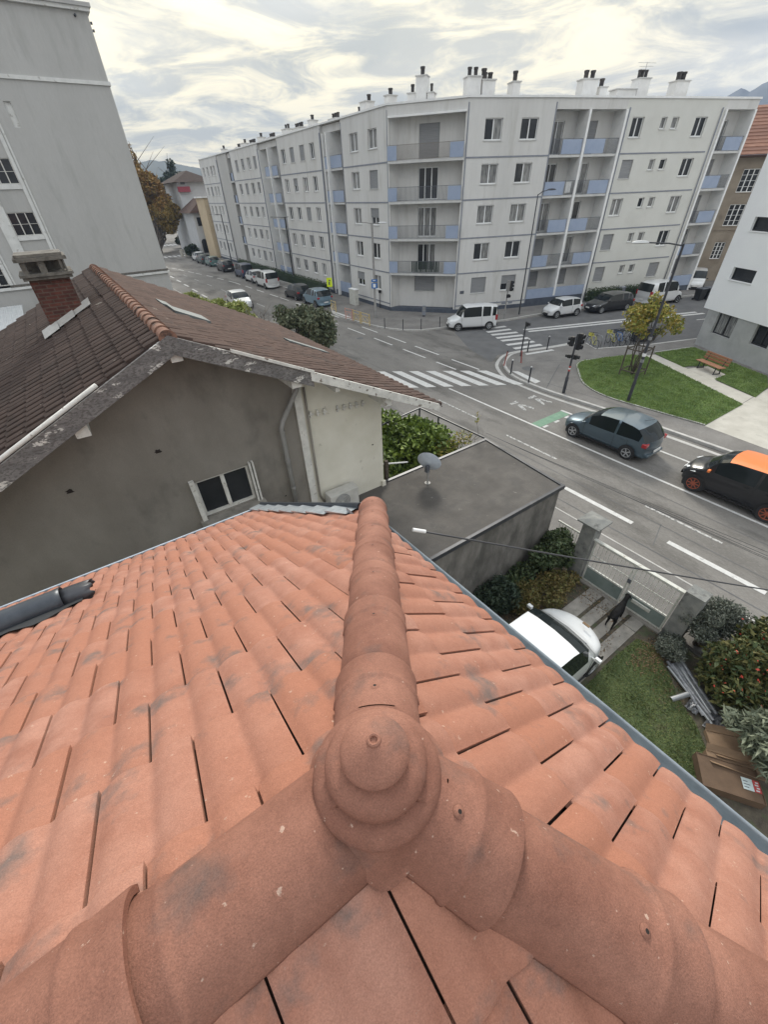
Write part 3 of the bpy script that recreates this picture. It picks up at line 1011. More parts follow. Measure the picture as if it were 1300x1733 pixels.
tile_field('roof_slope', (0, -1, 0), (cosR, 0, -sinR), (sinR, 0, cosR), .1438, .6822, (-12, 13), (-2, 4),
           [((AP.x, AP.y, 0), -nh), ((AP.x, AP.y, 0), nh2), ((1.345, 2.54, 0), (1, .032, 0))], [(-3, 0), (3.2, 0), (3.2, 1.9), (-3, 1.9)])
tile_field('roof_slope', (-1, 0, 0), (0, -cosL, -sinL), (0, -sinL, cosL), .086, .06, (-6, 14), (-1, 8),
           [((AP.x, AP.y, 0), -nh2), ((0, AP.y - .02, 0), (0, 1, 0))], [(-2, 0), (4, 0), (4, 3.2), (-2, 3.2)])


def cover(name, p0, p1, ra=.118, rb=.126, group=None, hole=True, seed=0, arc=104, smooth_end=False):
    """one half-round cover, collar at the p1 end"""
    p0, p1 = Vector(p0), Vector(p1)
    arc = 77 if name == 'ridge_cover' else 84
    a = (p1 - p0).normalized()
    L = (p1 - p0).length
    up = Vector((0, 0, 1))
    up = (up - a * up.dot(a)).normalized()
    sd_ = a.cross(up)
    g = random.Random(seed)
    prof = [(0, 0), (L * .3, .25), (L * .6, .55), (L - .115, .9)]
    pr = [(s, ra + (rb - ra) * f) for s, f in prof]
    pr += [(L - .108, rb + .001), (L - .102, rb + .0055), (L - .092, rb + .0055), (L - .086, rb + .0015), (L - .03, rb + .0055), (L - .006, rb + .0075), (L, rb + .005), (L, rb - .010), (L - .05, rb - .012)]
    mb = MB()
    n = 40
    V = []
    for s, r in pr:
        for j in range(n + 1):
            t = R(-arc + 2 * arc * j / n)
            rr = r * (1 + .004 * math.sin(3 * t + seed))
            V.append(p0 + a * s + up * (rr * math.cos(t)) + sd_ * (rr * math.sin(t)))
    m = n + 1
    F = [(q * m + j, q * m + j + 1, (q + 1) * m + j + 1, (q + 1) * m + j) for q in range(len(pr) - 1) for j in range(n)]
    mb.add(V, F)
    # rounded lower lips
    o = mb.build(name, 'terracotta_cover', house, smooth=True, sharp=38)
    sf = o.modifiers.new('thick', 'SOLIDIFY')
    sf.thickness = .012
    sf.offset = -1
    if hole:
        h = MB()
        c = p0 + a * (L - .15) + up * (rb - .003)
        M_ = Matrix((sd_, a, up)).transposed().to_4x4()
        M_.translation = c
        h.lathe([(0, .0058), (.0045, .0058)], n=12, mi=1, M=M_)
        h.lathe([(.0045, .0058), (.006, .0055), (.010, .0035), (.013, .001)], n=16, mi=0, M=M_)
        h.build('screw_hole', ['terracotta_cover', 'hole'], o, smooth=True, recalc=False)
    return o


hd3 = Vector((1, SRP / SLP, -SRP)).normalized()
hr3 = Vector((1, -SRP / SLP, -SRP)).normalized()
lift = Vector((0, 0, -.022))
ss = [-.06, .34, .745, 1.15, 1.555, 1.96, 2.365, 2.74]
for k in range(len(ss) - 1):
    cover('hip_cover', AP + lift + hd3 * (ss[k] - .05), AP + lift + hd3 * ss[k + 1] + Vector((0, 0, .004)), .117, .120, seed=k)
ss = [-.05, .30, .745, 1.17, 1.6, 2.0]
for k in range(len(ss) - 1):
    cover('hip_cover', AP + lift + hr3 * (ss[k] - .05), AP + lift + hr3 * ss[k + 1] + Vector((0, 0, .008)), .118, .130, seed=20 + k)
# horizontal ridge, laid towards the apex
ss = [-2.2, -1.75, -1.28, -.80, -.332]
for k in range(len(ss) - 1):
    cover('ridge_cover', (ss[k] - .05, AP.y, AP.z - .072), (ss[k + 1], AP.y, AP.z - .062), .130, .140, seed=40 + k)
cover('ridge_cover', (.12, AP.y, AP.z - .074), (-.385, AP.y, AP.z - .070), .132, .126, hole=False, seed=50)
# finial cap -----------------------------------------------------------------
fb = MB()
dome = [(0.0, .2200), (.0065, .2200), (.0075, .2265), (.0105, .2290), (.0135, .2265), (.0150, .2195), (.028, .2100), (.042, .1985), (.054, .1880), (.0630, .1795), (.0690, .1725), (.0720, .1650), (.0710, .1590), (.0670, .1545), (.0640, .1440),
        (.0670, .1405), (.075, .1390), (.088, .1350), (.099, .1275), (.1060, .1185), (.1090, .1110), (.1085, .1050), (.1040, .1000), (.1005, .0900), (.1040, .0870), (.113, .0850), (.124, .0800), (.1335, .0720), (.1395, .0630), (.1415, .0560), (.1400, .0490), (.1350, .0440)]
fb.lathe([(r, z if z < .165 else .165 + (z - .165) * .80) for r, z in dome], (AP.x, AP.y, AP.z), 64)
# skirt that saddles the three covers
n = 64
dirs = [R(180), math.atan2(hipR.y, hipR.x), math.atan2(hipL.y, hipL.x)]
base = len(fb.v) - 64
for ring, (rr, w_) in enumerate(((.137, .0), (.142, .33), (.149, .70), (.156, 1.0), (.153, 1.03))):
    for j in range(n):
        t = 2 * PI * j / n
        b = max(math.exp(-((((t - d + PI) % (2 * PI)) - PI) / R(40)) ** 2) for d in dirs)
        zt = .040
        zb = -.066 + .135 * b
        z = zt + (zb - zt) * w_
        vly = max(math.exp(-((((t - d + PI) % (2 * PI)) - PI) / R(15)) ** 2) for d in (R(-119), R(0), R(119)))
        rq = rr + (.010 * (1 - b) + .016 * vly) * w_
        zb -= .006 * vly
        fb.v.append((AP.x + rq * math.cos(t), AP.y + rq * math.sin(t), AP.z + min(z, .042)))
for q in range(5):
    for j in range(n):
        a_ = base + q * n
        fb.f.append((a_ + j, a_ + (j + 1) % n, a_ + n + (j + 1) % n, a_ + n + j))
        fb.mi.append(0)
o = fb.build('finial', 'terracotta_cover', house, smooth=True, sharp=35)
mb = MB()
for (dx, dy, dz, r) in ((-.062, -.128, -.028, .006), (.055, -.135, -.040, .009), (-.055, -.137, -.045, .004), (.062, -.138, -.035, .006), (.048, -.148, -.05, .005)):
    mb.lathe([(0, r), (r * .8, r * .5), (r, 0), (r * .6, -r * .5)], (AP.x + dx, AP.y + dy, AP.z + dz), 7)
mb.build('mortar_crumb', 'terracotta', o, local=False)

# gutters and flashings --------------------------------------------------------


def half_gutter(name, p0, p1, r, mt):
    p0, p1 = Vector(p0), Vector(p1)
    a = (p1 - p0).normalized()
    s = Vector((a.y, -a.x, 0)).normalized()
    if s.x < -.5:
        s = -s
    u = Vector((0, 0, 1))
    prof = [(-r, .03)] + [(r * math.cos(t), r * math.sin(t)) for t in [PI + PI * k / 12 for k in range(13)]]
    prof += [(r + .004, .008), (r + .014, .012), (r + .018, .002), (r + .012, -.008), (r + .002, -.006)]
    mb = MB()
    V = []
    for p in (p0, p0.lerp(p1, .5), p1):
        for x, z in prof:
            V.append(p + s * x + u * z)
    m = len(prof)
    mb.add(V, [(q * m + j, q * m + j + 1, (q + 1) * m + j + 1, (q + 1) * m + j) for q in range(2) for j in range(m - 1)])
    return mb.build(name, mt, house, smooth=True, sharp=50, recalc=False)


gx = lambda y: 1.455 + .032 * (2.54 - y)
g = half_gutter('gutter', (gx(2.55) - .085, 2.55, 7.405), (gx(-2.2) - .085, -2.2, 7.405), .070, 'gutter')
g = half_gutter('gutter', (1.1, 4.835, 6.105), (-6, 4.835, 6.105), .03, 'zinc')
# dark upstand and zinc soakers along the short verge
d = (v2 - v1)
t = d.normalized()
mb = MB()
V = []
for k in range(2):
    p = (v1, v2)[k]
    z = zL(p.y)
    for dx, dz in ((.0, -.10), (.0, .085), (.012, .098), (.03, .098), (.034, .085), (.034, -.25)):
        q = p + Vector((vn.x, vn.y, 0)) * dx
        V.append((q.x, q.y, z + dz))
mb.add(V, [(j, j + 1, 6 + j + 1, 6 + j) for j in range(5)] + [(0, 5, 4, 3, 2, 1), (6, 7, 8, 9, 10, 11)])
mb.build('verge_upstand', 'anthracite', house)
for k in range(7):
    a0 = .02 + k * .335
    p = v1 + t * a0
    q = v1 + t * (a0 + .36)
    mb = MB()
    wd = .15 if k else .12
    za, zb_ = zL(p.y) + .050, zL(q.y) + .078
    pi_, qi = p - vn * wd, q - vn * wd
    mb.add([(p.x, p.y, za), (q.x, q.y, zb_), (qi.x, qi.y, zb_), (pi_.x, pi_.y, za), (q.x, q.y, zb_ - .022), (qi.x, qi.y, zb_ - .022)],
           [(0, 1, 2, 3), (1, 4, 5, 2), (3, 2, 5)])
    mb.build('zinc_soaker', 'zinc', house, recalc=False)
# dark metal ridge piece lying across the lower left of the slope
pc = thing('metal_ridge_piece', 'dark grey metal ridge piece with a weathered end lying on the tiles at left', 'roof piece', (-1.2, 4.0, zL(4.0) + .03))
yc = 3.56
zc_ = zL(yc) + .085
mb = MB()
V = []
xs = [-4.2, -3.2, -2.2, -1.08, -1.02]
nn_ = 18
for x in xs:
    r = .122 if x < -1.05 else .126
    for j in range(nn_ + 1):
        tt = R(-30 + 240 * j / nn_)
        V.append((x, yc - r * math.cos(tt), zc_ + r * math.sin(tt)))
m = nn_ + 1
mb.add(V, [(q * m + j, q * m + j + 1, (q + 1) * m + j + 1, (q + 1) * m + j) for q in range(4) for j in range(nn_)])
o = mb.build('metal_cover', 'anthracite', pc, smooth=True, sharp=50)
sf = o.modifiers.new('t', 'SOLIDIFY')
sf.thickness = .006
mb = MB()
V = []
for i, x in enumerate([-1.03, -.96, -.88, -.80]):
    for j in range(nn_ + 1):
        tt = R(-40 + 250 * j / nn_)
        r = .105 + .006 * math.sin(j * 2.1 + i)
        V.append((x + (.02 * math.sin(j * 1.7) if i == 3 else 0), yc - r * math.cos(tt), zc_ + r * math.sin(tt) * (.95 - .05 * i)))
mb.add(V, [(q * m + j, q * m + j + 1, (q + 1) * m + j + 1, (q + 1) * m + j) for q in range(3) for j in range(nn_)])
o = mb.build('weathered_end', 'pole', pc, smooth=True, sharp=60)
sf = o.modifiers.new('t', 'SOLIDIFY')
sf.thickness = .012
mb = MB()
V = []
k = 40
for i in range(k + 1):
    x = -4.2 + 3.32 * i / k
    y_in = 3.53 + .05 * math.sin(x * 7) + .03 * math.sin(x * 17) + (.10 * max(0, (x + 1.5)) * 2) - .25
    V += [(x, yc + .02, zL(yc) + .05), (x, (yc + y_in) / 2, zL((yc + y_in) / 2) + .062), (x, y_in, zL(y_in) + .046 + .008 * math.sin(x * 12.4))]
mb.add(V, [(3 * i + j, 3 * i + 3 + j, 3 * i + 4 + j, 3 * i + 1 + j) for i in range(k) for j in range(2)])
mb.build('sealing_strip', 'underlay', pc, smooth=True, recalc=False)
# cable from the eave across the yard to the street
cb = MB()
pts = []
A_, B_ = Vector((1.53, 1.9, 7.50)), Vector((8.6, -1.85, 4.75))
for i in range(25):
    f = i / 24
    p = A_.lerp(B_, f)
    p.z -= .05 * 4 * f * (1 - f)
    pts.append(p)
cb.tube(pts, .0075, 6)
cable = thing('overhead_cable', 'thick dark cable with a white sleeve running from the roof edge over the gate', 'cable', tuple(A_))
cb.build('cable', 'cable', cable, smooth=True)
cb = MB()
cb.tube([A_, A_.lerp(B_, .013)], .015, 8)
cb.build('white_sleeve', 'white', cable)

# ================================================================== facade helpers


class Fac:
    def __init__(s, A, B, flip=False, d=0.0):
        s.A = Vector((A[0], A[1], 0))
        s.t = (Vector((B[0], B[1], 0)) - s.A).normalized()
        s.L = (Vector((B[0], B[1], 0)) - s.A).length
        s.n = Vector((s.t.y, -s.t.x, 0)) * (-1 if flip else 1)
        s.A = s.A + s.n * d

    def pt(s, a, z, d=0.0):
        p = s.A + s.t * a + s.n * d
        return (p.x, p.y, z)

    def inset(s, d):
        f = Fac((0, 0), (1, 0))
        f.A, f.t, f.L, f.n = s.A - s.n * d, s.t, s.L, s.n
        return f


def fbox(mb, f, s0, s1, z0, z1, d0, d1, mi=0):
    vs = [f.pt(a, z, d) for z in (z0, z1) for a, d in ((s0, d0), (s1, d0), (s1, d1), (s0, d1))]
    return mb.add(vs, [(0, 3, 2, 1), (4, 5, 6, 7), (0, 1, 5, 4), (1, 2, 6, 5), (2, 3, 7, 6), (3, 0, 4, 7)], mi)


def wall(mb, f, s0, s1, z0, z1, ops, dep=0.2, mi=0):
    ss = sorted({s0, s1} | {round(q, 4) for o in ops for q in o[:2]})
    zz = sorted({z0, z1} | {round(q, 4) for o in ops for q in o[2:4]})
    for i in range(len(ss) - 1):
        for j in range(len(zz) - 1):
            a, b, c, d = ss[i], ss[i + 1], zz[j], zz[j + 1]
            m, k = (a + b) / 2, (c + d) / 2
            if any(o[0] < m < o[1] and o[2] < k < o[3] for o in ops):
                continue
            mb.quad(f.pt(a, c), f.pt(b, c), f.pt(b, d), f.pt(a, d), mi)
    for o in ops:
        a, b, c, d = o[:4]
        for (p, q) in (((a, c), (b, c)), ((b, c), (b, d)), ((b, d), (a, d)), ((a, d), (a, c))):
            mb.quad(f.pt(*p), f.pt(*q), f.pt(*q, -dep), f.pt(*p, -dep), mi)


def window(par, f, s0, s1, z0, z1, dep=0.18, style=0, name='window', fm='frame_white', leafs=2, sill=True, bars=0, wallsill='slab'):
    """style 0 dark glass, 1 curtain, 2 rolled shutter down, 3 shutter half down, 4 half curtain"""
    fw = .055
    mb = MB()
    g = .004
    fbox(mb, f, s0 + g, s0 + fw, z0 + g, z1 - g, -dep - .01, -dep + .05)
    fbox(mb, f, s1 - fw, s1 - g, z0 + g, z1 - g, -dep - .01, -dep + .05)
    fbox(mb, f, s0 + fw, s1 - fw, z1 - fw, z1 - g, -dep - .008, -dep + .048)
    fbox(mb, f, s0 + fw, s1 - fw, z0 + g, z0 + fw * 1.3, -dep - .008, -dep + .048)
    for i in range(1, leafs):
        c = s0 + (s1 - s0) * i / leafs
        fbox(mb, f, c - fw * .75, c + fw * .75, z0 + fw, z1 - fw, -dep - .006, -dep + .055)
    for i in range(bars):
        c = z0 + (z1 - z0) * (i + 1) / (bars + 1)
        fbox(mb, f, s0 + fw, s1 - fw, c - .015, c + .015, -dep - .004, -dep + .035)
    w_ = mb.build(name, fm, par)
    mb = MB()
    if style == 4:
        c = s0 + (s1 - s0) * .5
        mb.quad(f.pt(s0 + .01, z0 + .01, -dep), f.pt(c, z0 + .01, -dep), f.pt(c, z1 - .01, -dep), f.pt(s0 + .01, z1 - .01, -dep), 0)
        mb.quad(f.pt(c, z0 + .01, -dep), f.pt(s1 - .01, z0 + .01, -dep), f.pt(s1 - .01, z1 - .01, -dep), f.pt(c, z1 - .01, -dep), 1)
    else:
        mb.quad(f.pt(s0 + .01, z0 + .01, -dep), f.pt(s1 - .01, z0 + .01, -dep), f.pt(s1 - .01, z1 - .01, -dep), f.pt(s0 + .01, z1 - .01, -dep), 1 if style == 1 else 0)
    mb.build('pane', ['glass', 'curtain'], w_, recalc=False)
    if style in (2, 3):
        mb = MB()
        zb = z0 + .02 if style == 2 else z0 + (z1 - z0) * .45
        fbox(mb, f, s0 + .02, s1 - .02, zb, z1 - .01, -dep + .062, -dep + .085)
        mb.build('shutter', 'shutter', w_)
    if sill:
        mb = MB()
        fbox(mb, f, s0 - .05, s1 + .05, z0 - .06, z0 - .002, -.10, .05)
        mb.build('sill', wallsill, w_)
    return w_


def railing(name, par, f, s0, s1, z, h, d0, panels=(), bar='rail', step=.11, slab=True, curve=0.0):
    """balcony: slab + rail with bars + solid panels given as (sa, sb)"""
    b = MB()
    if slab:
        fbox(b, f, s0, s1, z - .16, z, d0 - 1.2, d0)
        o = b.build(name, 'slab', par)
    else:
        o = par
    r = MB()
    zt = z + h
    fbox(r, f, s0, s1, zt - .03, zt, d0 - .045, d0 - .005)
    fbox(r, f, s0, s1, z + .07, z + .10, d0 - .04, d0 - .01)
    a = s0 + .03
    while a < s1 - .02:
        if not any(p[0] < a < p[1] for p in panels):
            fbox(r, f, a, a + .024, z + .08, zt - .02, d0 - .034, d0 - .016)
        a += step
    r.build('railing', bar, o)
    for p in panels:
        q = MB()
        fbox(q, f, p[0], p[1], z + .04, zt - .05, d0 - .002, d0 + .022)
        q.build('panel', 'panel_blue', o)
    return o


# ================================================================== GREY HOUSE with old tiled roof
gh = thing('old_house', 'old house with grey rendered gable, mossy brown tile roof and peeling bargeboards', 'house', (0.5, 8.2, 0))
F = Fac((-4.3, 8.2), (5.45, 8.2))
sx = lambda x: x + 4.3
mb = MB()
wall(mb, F, 0, sx(5.45), 0, 5.25, [(sx(.68), sx(1.86), 3.97, 4.90)], .16)
mb.add([(-4.3, 8.2, 5.25), (5.45, 8.2, 5.25), (5.45, 8.2, 5.72), (1.02, 8.2, 7.80), (-4.3, 8.2, 5.32)], [(0, 1, 2, 3, 4)])
mb.quad((5.45, 8.2, 0), (5.45, 17.8, 0), (5.45, 17.8, 5.72), (5.45, 8.2, 5.72))
mb.quad((-4.3, 8.2, 0), (-4.3, 17.8, 0), (-4.3, 17.8, 5.32), (-4.3, 8.2, 5.32))
mb.add([(-4.3, 17.8, 0), (5.45, 17.8, 0), (5.45, 17.8, 5.72), (1.02, 17.8, 7.8), (-4.3, 17.8, 5.32)], [(0, 1, 2, 3, 4)])
wl = mb.build('wall', 'render_grey', gh, recalc=False)
mb = MB()
mb.box(3.36, 5.47, 8.165, 8.195, 2.7, 5.2)
mb.add([(3.36, 8.165, 5.2), (5.47, 8.165, 5.2), (5.47, 8.165, 5.72), (3.36, 8.165, 6.60)], [(0, 1, 2, 3)])
mb.box(5.38, 5.50, 8.10, 8.16, 2.7, 3.05)
mb.build('cream_wall', 'render_cream', gh, recalc=False)
mb = MB()
mb.box(3.18, 3.355, 8.14, 8.195, 0, 6.45)
mb.build('corner_strip', 'old_white', gh)
mb = MB()
mb.tube([(3.43, 8.12, 6.3), (3.43, 8.12, 3.4), (3.55, 8.1, 3.1)], .028, 8)
mb.build('conduit', 'render_grey', gh, smooth=True)
# rusty wall ties / insulators on the cream wall
for k in range(9):
    x = 3.5 + k * .175
    if k in (3,):
        continue
    mb = MB()
    z = 5.66 - (x - 3.5) * .09
    mb.box(x - .02, x + .02, 8.10, 8.165, z - .07, z + .07)
    mb.box(x - .055, x + .055, 8.08, 8.10, z - .012, z + .012)
    mb.build('wall_bracket', 'peeling_white', gh)
# holes in the render
for x, z, r in ((.284, 5.80, .05), (-1.294, 5.54, .045), (2.55, 3.75, .02), (5.15, 4.3, .02)):
    mb = MB()
    V = [(x, 8.16 if x > 3 else 8.196, z)]
    for j in range(14):
        a = 2 * PI * j / 14
        rr = r * random.uniform(.6, 1.3)
        V.append((x + rr * math.cos(a) * 1.4, 8.158 if x > 3 else 8.194, z + rr * math.sin(a)))
    mb.add(V, [(0, j + 1, (j + 1) % 14 + 1) for j in range(14)])
    mb.build('wall_hole', 'hole', gh, recalc=False)
# window
wd = window(gh, F, sx(.68), sx(1.86), 3.97, 4.90, .10, 0, 'window', 'old_white', 2, False)
mb = MB()
mb.box(.52, 2.02, 7.98, 8.22, 3.84, 3.955)
mb.build('sill', 'concrete', wd)
for a_, b_ in ((.58, .68), (1.86, 1.90), (1.93, 1.97)):
    mb = MB()
    mb.box(a_, b_, 8.11, 8.197, 3.95, 4.98)
    mb.build('shutter_rail', 'old_white', wd)


def old_roof(name, par, ox, oz, y0, y1, sgn, run, slope, mt, rib=.235, crs=.36):
    a = math.atan(slope)
    D = Vector((sgn * math.cos(a), 0, -math.sin(a)))
    Nn = Vector((sgn * math.sin(a), 0, math.cos(a)))
    O = Vector((ox, 0, oz))
    mb = MB()
    tv = []
    g = random.Random(5)
    nr = int((y1 - y0) / rib)
    rib = (y1 - y0) / nr
    nc = int(run / math.cos(a) / crs) + 1
    P = [(0, -.040), (.13, -.040), (.19, .028), (.50, .050), (.81, .028), (.88, -.040), (1, -.040)]
    for j in range(nc):
        for i in range(nr):
            o = len(P)
            dz = g.uniform(-.004, .006)
            dd = g.uniform(-.012, .012)
            V = []
            for b in (0, crs * .9 + dd, crs + .01 + dd):
                l_ = .004 + .040 * b / crs + dz - (.006 if b > crs * .95 else 0)
                for q, h in P:
                    V.append(O + D * (j * crs + b) + Vector((0, y0 + (i + q) * rib, 0)) + Nn * (h + l_))
            k = len(V)
            for q in range(o):
                V.append(V[2 * o + q] - Nn * .03)
            F_ = [(r_ * o + p, r_ * o + p + 1, (r_ + 1) * o + p + 1, (r_ + 1) * o + p) for r_ in range(2) for p in range(o - 1)]
            F_ += [(2 * o + p, 2 * o + p + 1, k + p + 1, k + p) for p in range(o - 1)]
            mb.add(V, F_)
            tv += [g.random() ** 2 * .6] * len(V)
    ob = mb.build(name, mt, par, smooth=True, sharp=45, recalc=False, tv=tv)
    return ob


old_roof('roof', gh, 1.02, 7.92, 7.42, 18.25, -1, 5.9, .47, 'old_tile')
old_roof('roof', gh, 1.02, 7.92, 7.42, 18.25, 1, 5.75, .47, 'old_tile_red')
mb = MB()   # boarding under the tiles
for sg, xe in ((-1, -4.85), (1, 6.72)):
    ze = 7.87 - .47 * abs(xe - 1.02)
    mb.add([(1.02, 7.44, 7.87), (xe, 7.44, ze), (xe, 18.2, ze), (1.02, 18.2, 7.87), (1.02, 7.44, 7.80), (xe, 7.44, ze - .07), (xe, 18.2, ze - .07), (1.02, 18.2, 7.80)],
           [(0, 1, 2, 3), (7, 6, 5, 4), (0, 4, 5, 1), (1, 5, 6, 2), (2, 6, 7, 3)])
mb.build('roof_boarding', 'peeling', gh)
y = 7.40
k = 0
while y < 18.1:
    mb = MB()
    V = []
    for yy, r in ((y - .02, .135), (y + .10, .125), (y + .36, .108), (y + .41, .10)):
        for j in range(13):
            t_ = R(-10 + 200 * j / 12)
            V.append((1.02 + r * math.cos(t_), yy, 7.905 + r * .95 * math.sin(t_)))
    mb.add(V, [(q * 13 + j, q * 13 + j + 1, (q + 1) * 13 + j + 1, (q + 1) * 13 + j) for q in range(3) for j in range(12)] + [tuple(range(12, -1, -1))])
    mb.build('ridge_tile', 'old_ridge', gh, smooth=True, sharp=50, tv=[random.random()] * len(V))
    y += .365
    k += 1


def slant_board(name, x0, x1, dtop, h, y0, y1, mt, z0=7.97, par=None):
    mb = MB()
    zz = [z0 + dtop - .47 * abs(x - 1.02) for x in (x0, x1)]
    mb.add([(x0, y0, zz[0] - h), (x1, y0, zz[1] - h), (x1, y0, zz[1]), (x0, y0, zz[0]), (x0, y1, zz[0] - h), (x1, y1, zz[1] - h), (x1, y1, zz[1]), (x0, y1, zz[0])],
           [(0, 1, 2, 3), (7, 6, 5, 4), (0, 4, 5, 1), (1, 5, 6, 2), (2, 6, 7, 3), (3, 7, 4, 0)])
    return mb.build(name, mt, par or gh)


slant_board('bargeboard', 1.02, -5.0, -.02, .30, 7.36, 7.415, 'peeling')
slant_board('bargeboard', 1.022, 3.35, -.02, .29, 7.36, 7.415, 'peeling')
slant_board('bargeboard', 3.30, 6.72, -.005, .19, 7.33, 7.40, 'peeling_white')
slant_board('bargeboard_trim', 1.9, 3.38, .03, .055, 7.325, 7.358, 'peeling_white')
mb = MB()
mb.tube([(-.16, 7.37, 7.46), (-1.7, 7.37, 6.735), (-3.4, 7.37, 5.93)], .034, 8)
mb.build('verge_pipe', 'old_white', gh, smooth=True)
for x, z, sz in ((-.62, 6.82, .10), (1.05, 7.62, .09), (3.02, 6.72, .11), (5.2, 5.72, .09), (3.9, 6.35, .05)):
    mb = MB()
    mb.box(x - sz, x + sz, 7.43, 8.21, z - sz, z + sz)
    mb.build('purlin_end', 'old_white', gh)
mb = MB()
mb.tube([(3.28, 8.05, 6.42), (3.22, 8.05, 6.30), (2.80, 8.06, 5.72), (2.74, 8.07, 5.55), (2.74, 8.07, 2.9)], .052, 10)
for z in (5.48, 4.75, 4.0):
    mb.lathe([(.062, -.03), (.064, 0), (.062, .03)], (2.74, 8.07, z), 12)
mb.build('downpipe', 'pole_grey', gh, smooth=True)
mb = MB()
mb.tube([(2.78, 8.13, 4.9), (2.80, 8.13, 3.0)], .014, 6)
mb.build('pipe_wire', 'pole_grey', gh)
for k, (x0, x1, y0, y1) in enumerate(((1.80, 2.50, 10.75, 11.55), (1.72, 1.92, 11.56, 12.3), (4.75, 6.0, 11.75, 12.15))):
    mb = MB()
    z = lambda x: 7.97 - .47 * (x - 1.02)
    mb.add([(x0, y0, z(x0) + .07), (x1, y0, z(x1) + .06), (x1, y1, z(x1) + .06), (x0, y1, z(x0) + .07), (x0, y0, z(x0) - .02), (x1, y0, z(x1) - .02), (x1, y1, z(x1) - .02), (x0, y1, z(x0) - .02)],
           [(0, 1, 2, 3), (0, 4, 5, 1), (1, 5, 6, 2), (2, 6, 7, 3), (3, 7, 4, 0)])
    mb.build('skylight', 'skylight', gh)
# chimney
mb = MB()
mb.box(-.60, .18, 12.9, 13.75, 6.6, 8.28)
ch = mb.build('chimney', 'brick', gh)
mb = MB()
mb.box(-.68, .26, 12.82, 13.83, 8.28, 8.34)
mb.box(-.72, .30, 12.78, 13.87, 8.345, 8.40)
mb.box(-.70, .28, 12.80, 13.85, 8.63, 8.70)
mb.box(-.66, .22, 12.86, 13.80, 8.705, 8.76)
mb.build('chimney_cap', 'cap_stone', ch)
mb = MB()
for x, w_ in ((-.62, .10), (-.30, .13), (.10, .05), (.18, .03)):
    mb.box(x, x + w_, 12.86, 13.0, 8.40, 8.63)
mb.box(-.62, .2, 13.4, 13.7, 8.40, 8.63)
mb.build('cap_support', 'cap_stone', ch)
mb = MB()
for x0, x1, y0 in ((-.82, -.45, 12.62), (-.45, -.05, 12.70), (-.05, .36, 12.78)):
    z0_, z1_ = 7.97 - .47 * (1.02 - x0) + .05, 7.97 - .47 * (1.02 - x1) + .05
    mb.add([(x0, y0, z0_), (x1, y0, z1_), (x1, y0 + .10, z1_ + .035), (x0, y0 + .10, z0_ + .035)], [(0, 1, 2, 3)])
    mb.add([(x0, y0 + .10, z0_ + .035), (x1, y0 + .10, z1_ + .035), (x1, 12.92, z1_ + .12), (x0, 12.92, z0_ + .12)], [(0, 1, 2, 3)])
mb.build('chimney_flashing', 'kerb', gh, recalc=False)

# AC unit, dish ----------------------------------------------------------------
ac = thing('air_conditioner', 'weathered white air conditioner unit at the foot of the cream wall', 'air conditioner', (3.95, 7.9, 2.93))
mb = MB()
mb.box(-.42, .42, -.16, .16, .05, .58)
o = bevel(mb.build('casing', 'ac', ac, local=True), .02)
mb = MB()
for r in (.05, .09, .13, .17, .21):
    mb.lathe([(r, 0), (r + .008, .006), (r + .016, 0)], n=24, M=Matrix.Translation((-.08, -.163, .31)) @ Matrix.Rotation(R(90), 4, 'X'))
mb.build('fan_grille', 'rail', ac, local=True)
for x in (-.3, .3):
    mb = MB()
    mb.box(x - .03, x + .03, -.15, .15, 0, .05)
    mb.build('foot', 'rail', ac, local=True)

# GARAGE -------------------------------------------------------------------------
ga = thing('garage', 'low garage with a stained flat dark roof and mouldy rendered wall', 'garage', (6, 5, 0))
mb = MB()
mb.prism([(2.4, 5.03), (9.41, 5.03), (9.70, 8.2), (2.4, 8.14)], 0, 2.82)
mb.build('wall', 'garage_wall', ga)
mb = MB()
mb.prism([(2.35, 4.97), (9.46, 4.97), (9.75, 8.27), (2.35, 8.16)], 2.822, 2.885)
mb.build('roof', 'garage_roof', ga)
mb = MB()
mb.prism([(2.35, 4.95), (9.48, 4.95), (9.48, 5.03), (2.35, 5.03)], 2.80, 2.925)
mb.prism([(9.40, 5.034), (9.482, 5.034), (9.775, 8.30), (9.695, 8.30)], 2.80, 2.92)
mb.prism([(5.48, 8.20), (9.69, 8.20), (9.69, 8.29), (5.48, 8.29)], 2.80, 2.915)
mb.build('roof_edge', 'pole', ga)
ds = thing('satellite_dish', 'pale blue grey satellite dish on a short post on the flat garage roof', 'satellite dish', (6.52, 7.45, 2.886))
mb = MB()
mb.tube([(0, 0, 0), (0, 0, .42)], .025, 8)
mb.lathe([(.09, 0), (.09, .012), (0, .012)], n=12)
mb.build('post', 'pole_grey', ds, local=True, smooth=True, sharp=40)
Md = Matrix.Translation((.06, .06, .62)) @ Vector((.80, .50, .30)).to_track_quat('Z', 'Y').to_matrix().to_4x4()
mb = MB()
prof = [(0, 0), (.10, .007), (.20, .028), (.31, .062), (.345, .077), (.35, .071), (.31, .053), (.20, .018), (.0, -.010)]
mb.lathe(prof, n=36, M=Md)
mb.build('reflector', 'dish', ds, local=True, smooth=True, sharp=50)
mb = MB()
mb.box(-.05, .05, -.02, .09, .36, .56)
mb.build('mount', 'rail', ds, local=True)
mb = MB()
mb.tube([Md @ Vector((0, -.33, .05)), Md @ Vector((0, -.13, .38))], .011, 6)
mb.tube([Md @ Vector((0, -.13, .33)), Md @ Vector((0, -.13, .42))], .03, 8)
mb.build('receiver_arm', 'pole_grey', ds, local=True)

